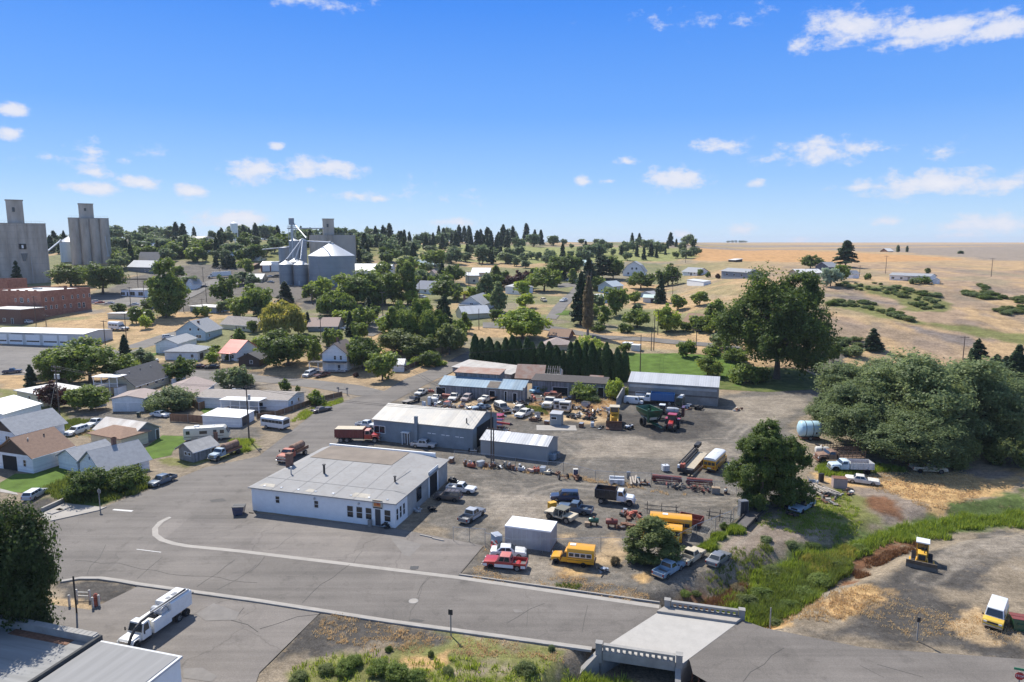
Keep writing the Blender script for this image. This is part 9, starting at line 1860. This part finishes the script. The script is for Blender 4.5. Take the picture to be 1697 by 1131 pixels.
 for nm_,lb,sp,n,h_,m_,sd_ in(('yard_weeds','weed tufts along the dividing wire fence','G 200 215 700 270 1300 340 1640 370 k 1180 270 1450 320 1440 330 1100 290 G 1300 370 300 260',260,.35,gy,41),('yard_weeds','weed tufts beside the forecourt edge','k 100 660 60 780 240 860 700 860 1150 960 1240 1040 900 1000 300 880 20 860',420,.22,gy,42),('yard_weeds','green tufts in the gravel before the short bus','k 560 900 720 900 700 940 600 930',60,.25,gd,43),('verge_weeds','dry tufts on the house yards','e 420 500 640 470 960 560 700 600 470 560',200,.4,gy,44),('verge_weeds','tufts on the gravel by the near kerb','m 320 350 900 450 1500 540 1560 600 1000 560 500 520 250 470',420,.25,gy,45),('verge_weeds','tufts on the gravel pad right of the creek','l 900 400 1300 560 1690 560 1690 720 1100 700 860 560',420,.22,gy,46)):
  Gs(nm_,lb,sp,n,h_,m_,sd_)
 for band,n in(('d 430 440 700 430 900 470 1150 505 1180 620 980 610 960 540 760 490 520 470',70),('d 430 545 640 540 800 600 940 660 1060 700 1040 705 780 640 560 590 430 580',46),('d 1290 500 1420 480 1590 535 1500 545 1330 530',26),('d 1400 450 1520 470 1430 480',10),('d 1490 600 1690 590 1690 640 1560 640',20),('d 1640 530 1695 530 1695 570 1640 565',8),('d 380 800 620 800 620 860 400 870',20)):
  a=px_poly(band);A_=np.array(a);k=0
  while k<n:
   x,y=g.uniform(A_[:,0].min(),A_[:,0].max()),g.uniform(A_[:,1].min(),A_[:,1].max())
   if signed(np.array([x]),np.array([y]),a)[0]<=0:continue
   s_=g.uniform(.8,2.9);T('low green brush on the dry right slope','p',0,0,0,0,'shrub',['brush','dark','olive'][int(g.integers(3))],name='shrub',cat='shrub',group='brush on the dry slope',at=Vector((x,y,hz(x,y))),hm=s_*.7,wm=s_*g.uniform(1.2,2.2),lod=1);k+=1
 for x,y,s_,lb,c in((30,560,0,'',''),):pass
 for i,(t,x,y,h_,w_,c)in enumerate((('m',330,640,1.1,2.2,'brush'),('m',420,640,1.5,2.6,'mid'),('m',470,605,1.4,2.2,'mid'),('m',580,640,1.7,2.8,'mid'),('m',680,660,1.8,3.2,'mid'),('m',770,680,1.4,2.6,'mid'),('m',640,535,.7,1.0,'dark'),('m',845,560,.9,.9,'brush'),('m',1440,530,.8,1.0,'olive'),('m',190,680,1.0,2.2,'brush'),('m',930,640,.9,1.5,'brush'),('m',1310,640,1.2,2.6,'brush'),('k',1400,920,.9,1.8,'mid'),('k',1480,905,.8,1.4,'brush'),('l',390,300,1.6,3.6,'brush'),('l',330,400,1.4,3.4,'mid'),('l',560,420,1.8,4.2,'mid'),('l',480,470,1.6,3.2,'mid'),('l',640,340,1.8,4.0,'mid'),('l',250,440,1.6,3.4,'brush'),('l',730,260,1.5,3.2,'brush'),('l',850,190,1.4,3.0,'mid'),('l',130,120,1.4,1.6,'dark'),('l',200,370,1.3,2.6,'dry'),('Q',660,690,1.5,1.6,'dry'),('l',410,560,1.0,2.2,'brush'),('l',340,180,1.0,2.2,'olive'),('l',480,190,1.0,2.4,'olive'),('l',590,180,1.2,2.6,'dark'))):
  T('leafy weed clump on the creek bank',t,x,y,0,0,'shrub',c,name='weed_clump',cat='shrub',group='weed clumps along the creek',hm=h_*.8,wm=w_*.8,lod=2)
 Gs=grass
 Gs('creek_grass','tall bright green reeds growing along the creek','l 0 520 80 470 250 330 420 240 650 180 800 170 900 110 1200 40 1500 20 1697 0 1697 75 1500 80 1240 130 1000 170 820 230 740 310 660 420 560 480 420 520 260 580 120 600',2700,.85,gr,11)
 Gs('creek_grass','deep green weeds on the lower creek bank','l 250 420 420 300 700 220 800 240 700 360 600 450 450 500 300 560',1500,.95,gd,12)
 Gs('bank_grass','green weeds below the near kerb','m 160 640 330 570 560 540 760 570 1000 560 1200 600 1480 560 1697 640 1697 720 160 720',420,.4,gr,13)
 Gs('bank_grass','tall yellow green reeds under the bridge mouth','n 120 680 330 620 480 640 830 690 860 800 100 800',1000,1.0,gr,14,width=.05)
 Gs('dry_grass','dry straw grass on the bank near the bridge','l 300 600 330 540 480 480 700 420 900 400 940 470 760 610 560 600',450,.3,gy,15);Gs('bank_grass','mixed weeds on the slope below the grey sedan','l 0 380 60 330 200 230 330 180 430 220 300 340 120 450 0 480',380,.45,gd,31);Gs('dry_grass','dry stalks on the slope below the grey sedan','l 100 420 220 330 300 360 200 450',260,.7,gru,32);Gs('dry_grass','yellow reeds on the upper creek','l 560 230 760 170 860 190 700 290 580 330',700,.8,leafmat('grass yellow',(.22,.22,.04),(.46,.42,.12),.45),33);Gs('dry_grass','rust brown dock weeds on the creek edge','l 0 470 60 400 130 400 200 440 60 500',450,.6,gru,16);Gs('dry_grass','rust brown dry weeds beyond the creek','l 820 290 1000 190 1150 150 1130 190 900 270 840 330',800,.5,gru,17);Gs('dry_grass','yellow straw grass in the pasture','h 700 600 1090 590 1400 600 1480 740 1180 800 900 700',1100,.2,gy,18,width=.05)
 Gs('verge_weeds','green weeds along the left verge','e 280 920 480 830 960 850 930 930 680 1000 480 1010',1500,.8,gd,19);Gs('verge_weeds','green weeds beside the tank truck','e 1500 590 1650 600 1640 660 1560 680',500,.7,gr,20);Gs('verge_weeds','weeds on the verge by the stripped car','f 380 480 480 400 740 320 740 340 560 430 430 470',700,.45,gr,21)
 Gs('scrap_weeds','dry yellow weeds among the scrap rows','B 250 470 700 380 1380 400 1380 500 1250 640 900 520 480 650 380 640',1500,.45,gy,22);Gs('scrap_weeds','green weeds among the scrap rows','B 240 480 500 520 520 600 400 600 250 540',500,.5,gd,23);Gs('scrap_weeds','green weeds before the hidden buses','Q 1300 560 1480 450 1600 390 1640 420 1480 520 1340 600',900,.7,gr,24);Gs('yard_weeds','sparse green weeds on the creek slope','h 240 880 480 740 700 700 800 790 820 900 560 950 400 920',700,.35,gr,25);Gs('willow_weeds','weeds beneath the willows','h 560 560 900 560 1080 600 900 600 700 640 580 620',900,.7,gr,26);Gs('lot_weeds','green weeds in the lot by the far left pole','e 330 500 500 455 650 470 640 500 420 530',700,.6,gd,27)
near_buildings();houses();town();elevators();bridge();vehicles();clutter();roofs_near();poles();greens()
draw_ground()
build_sky()
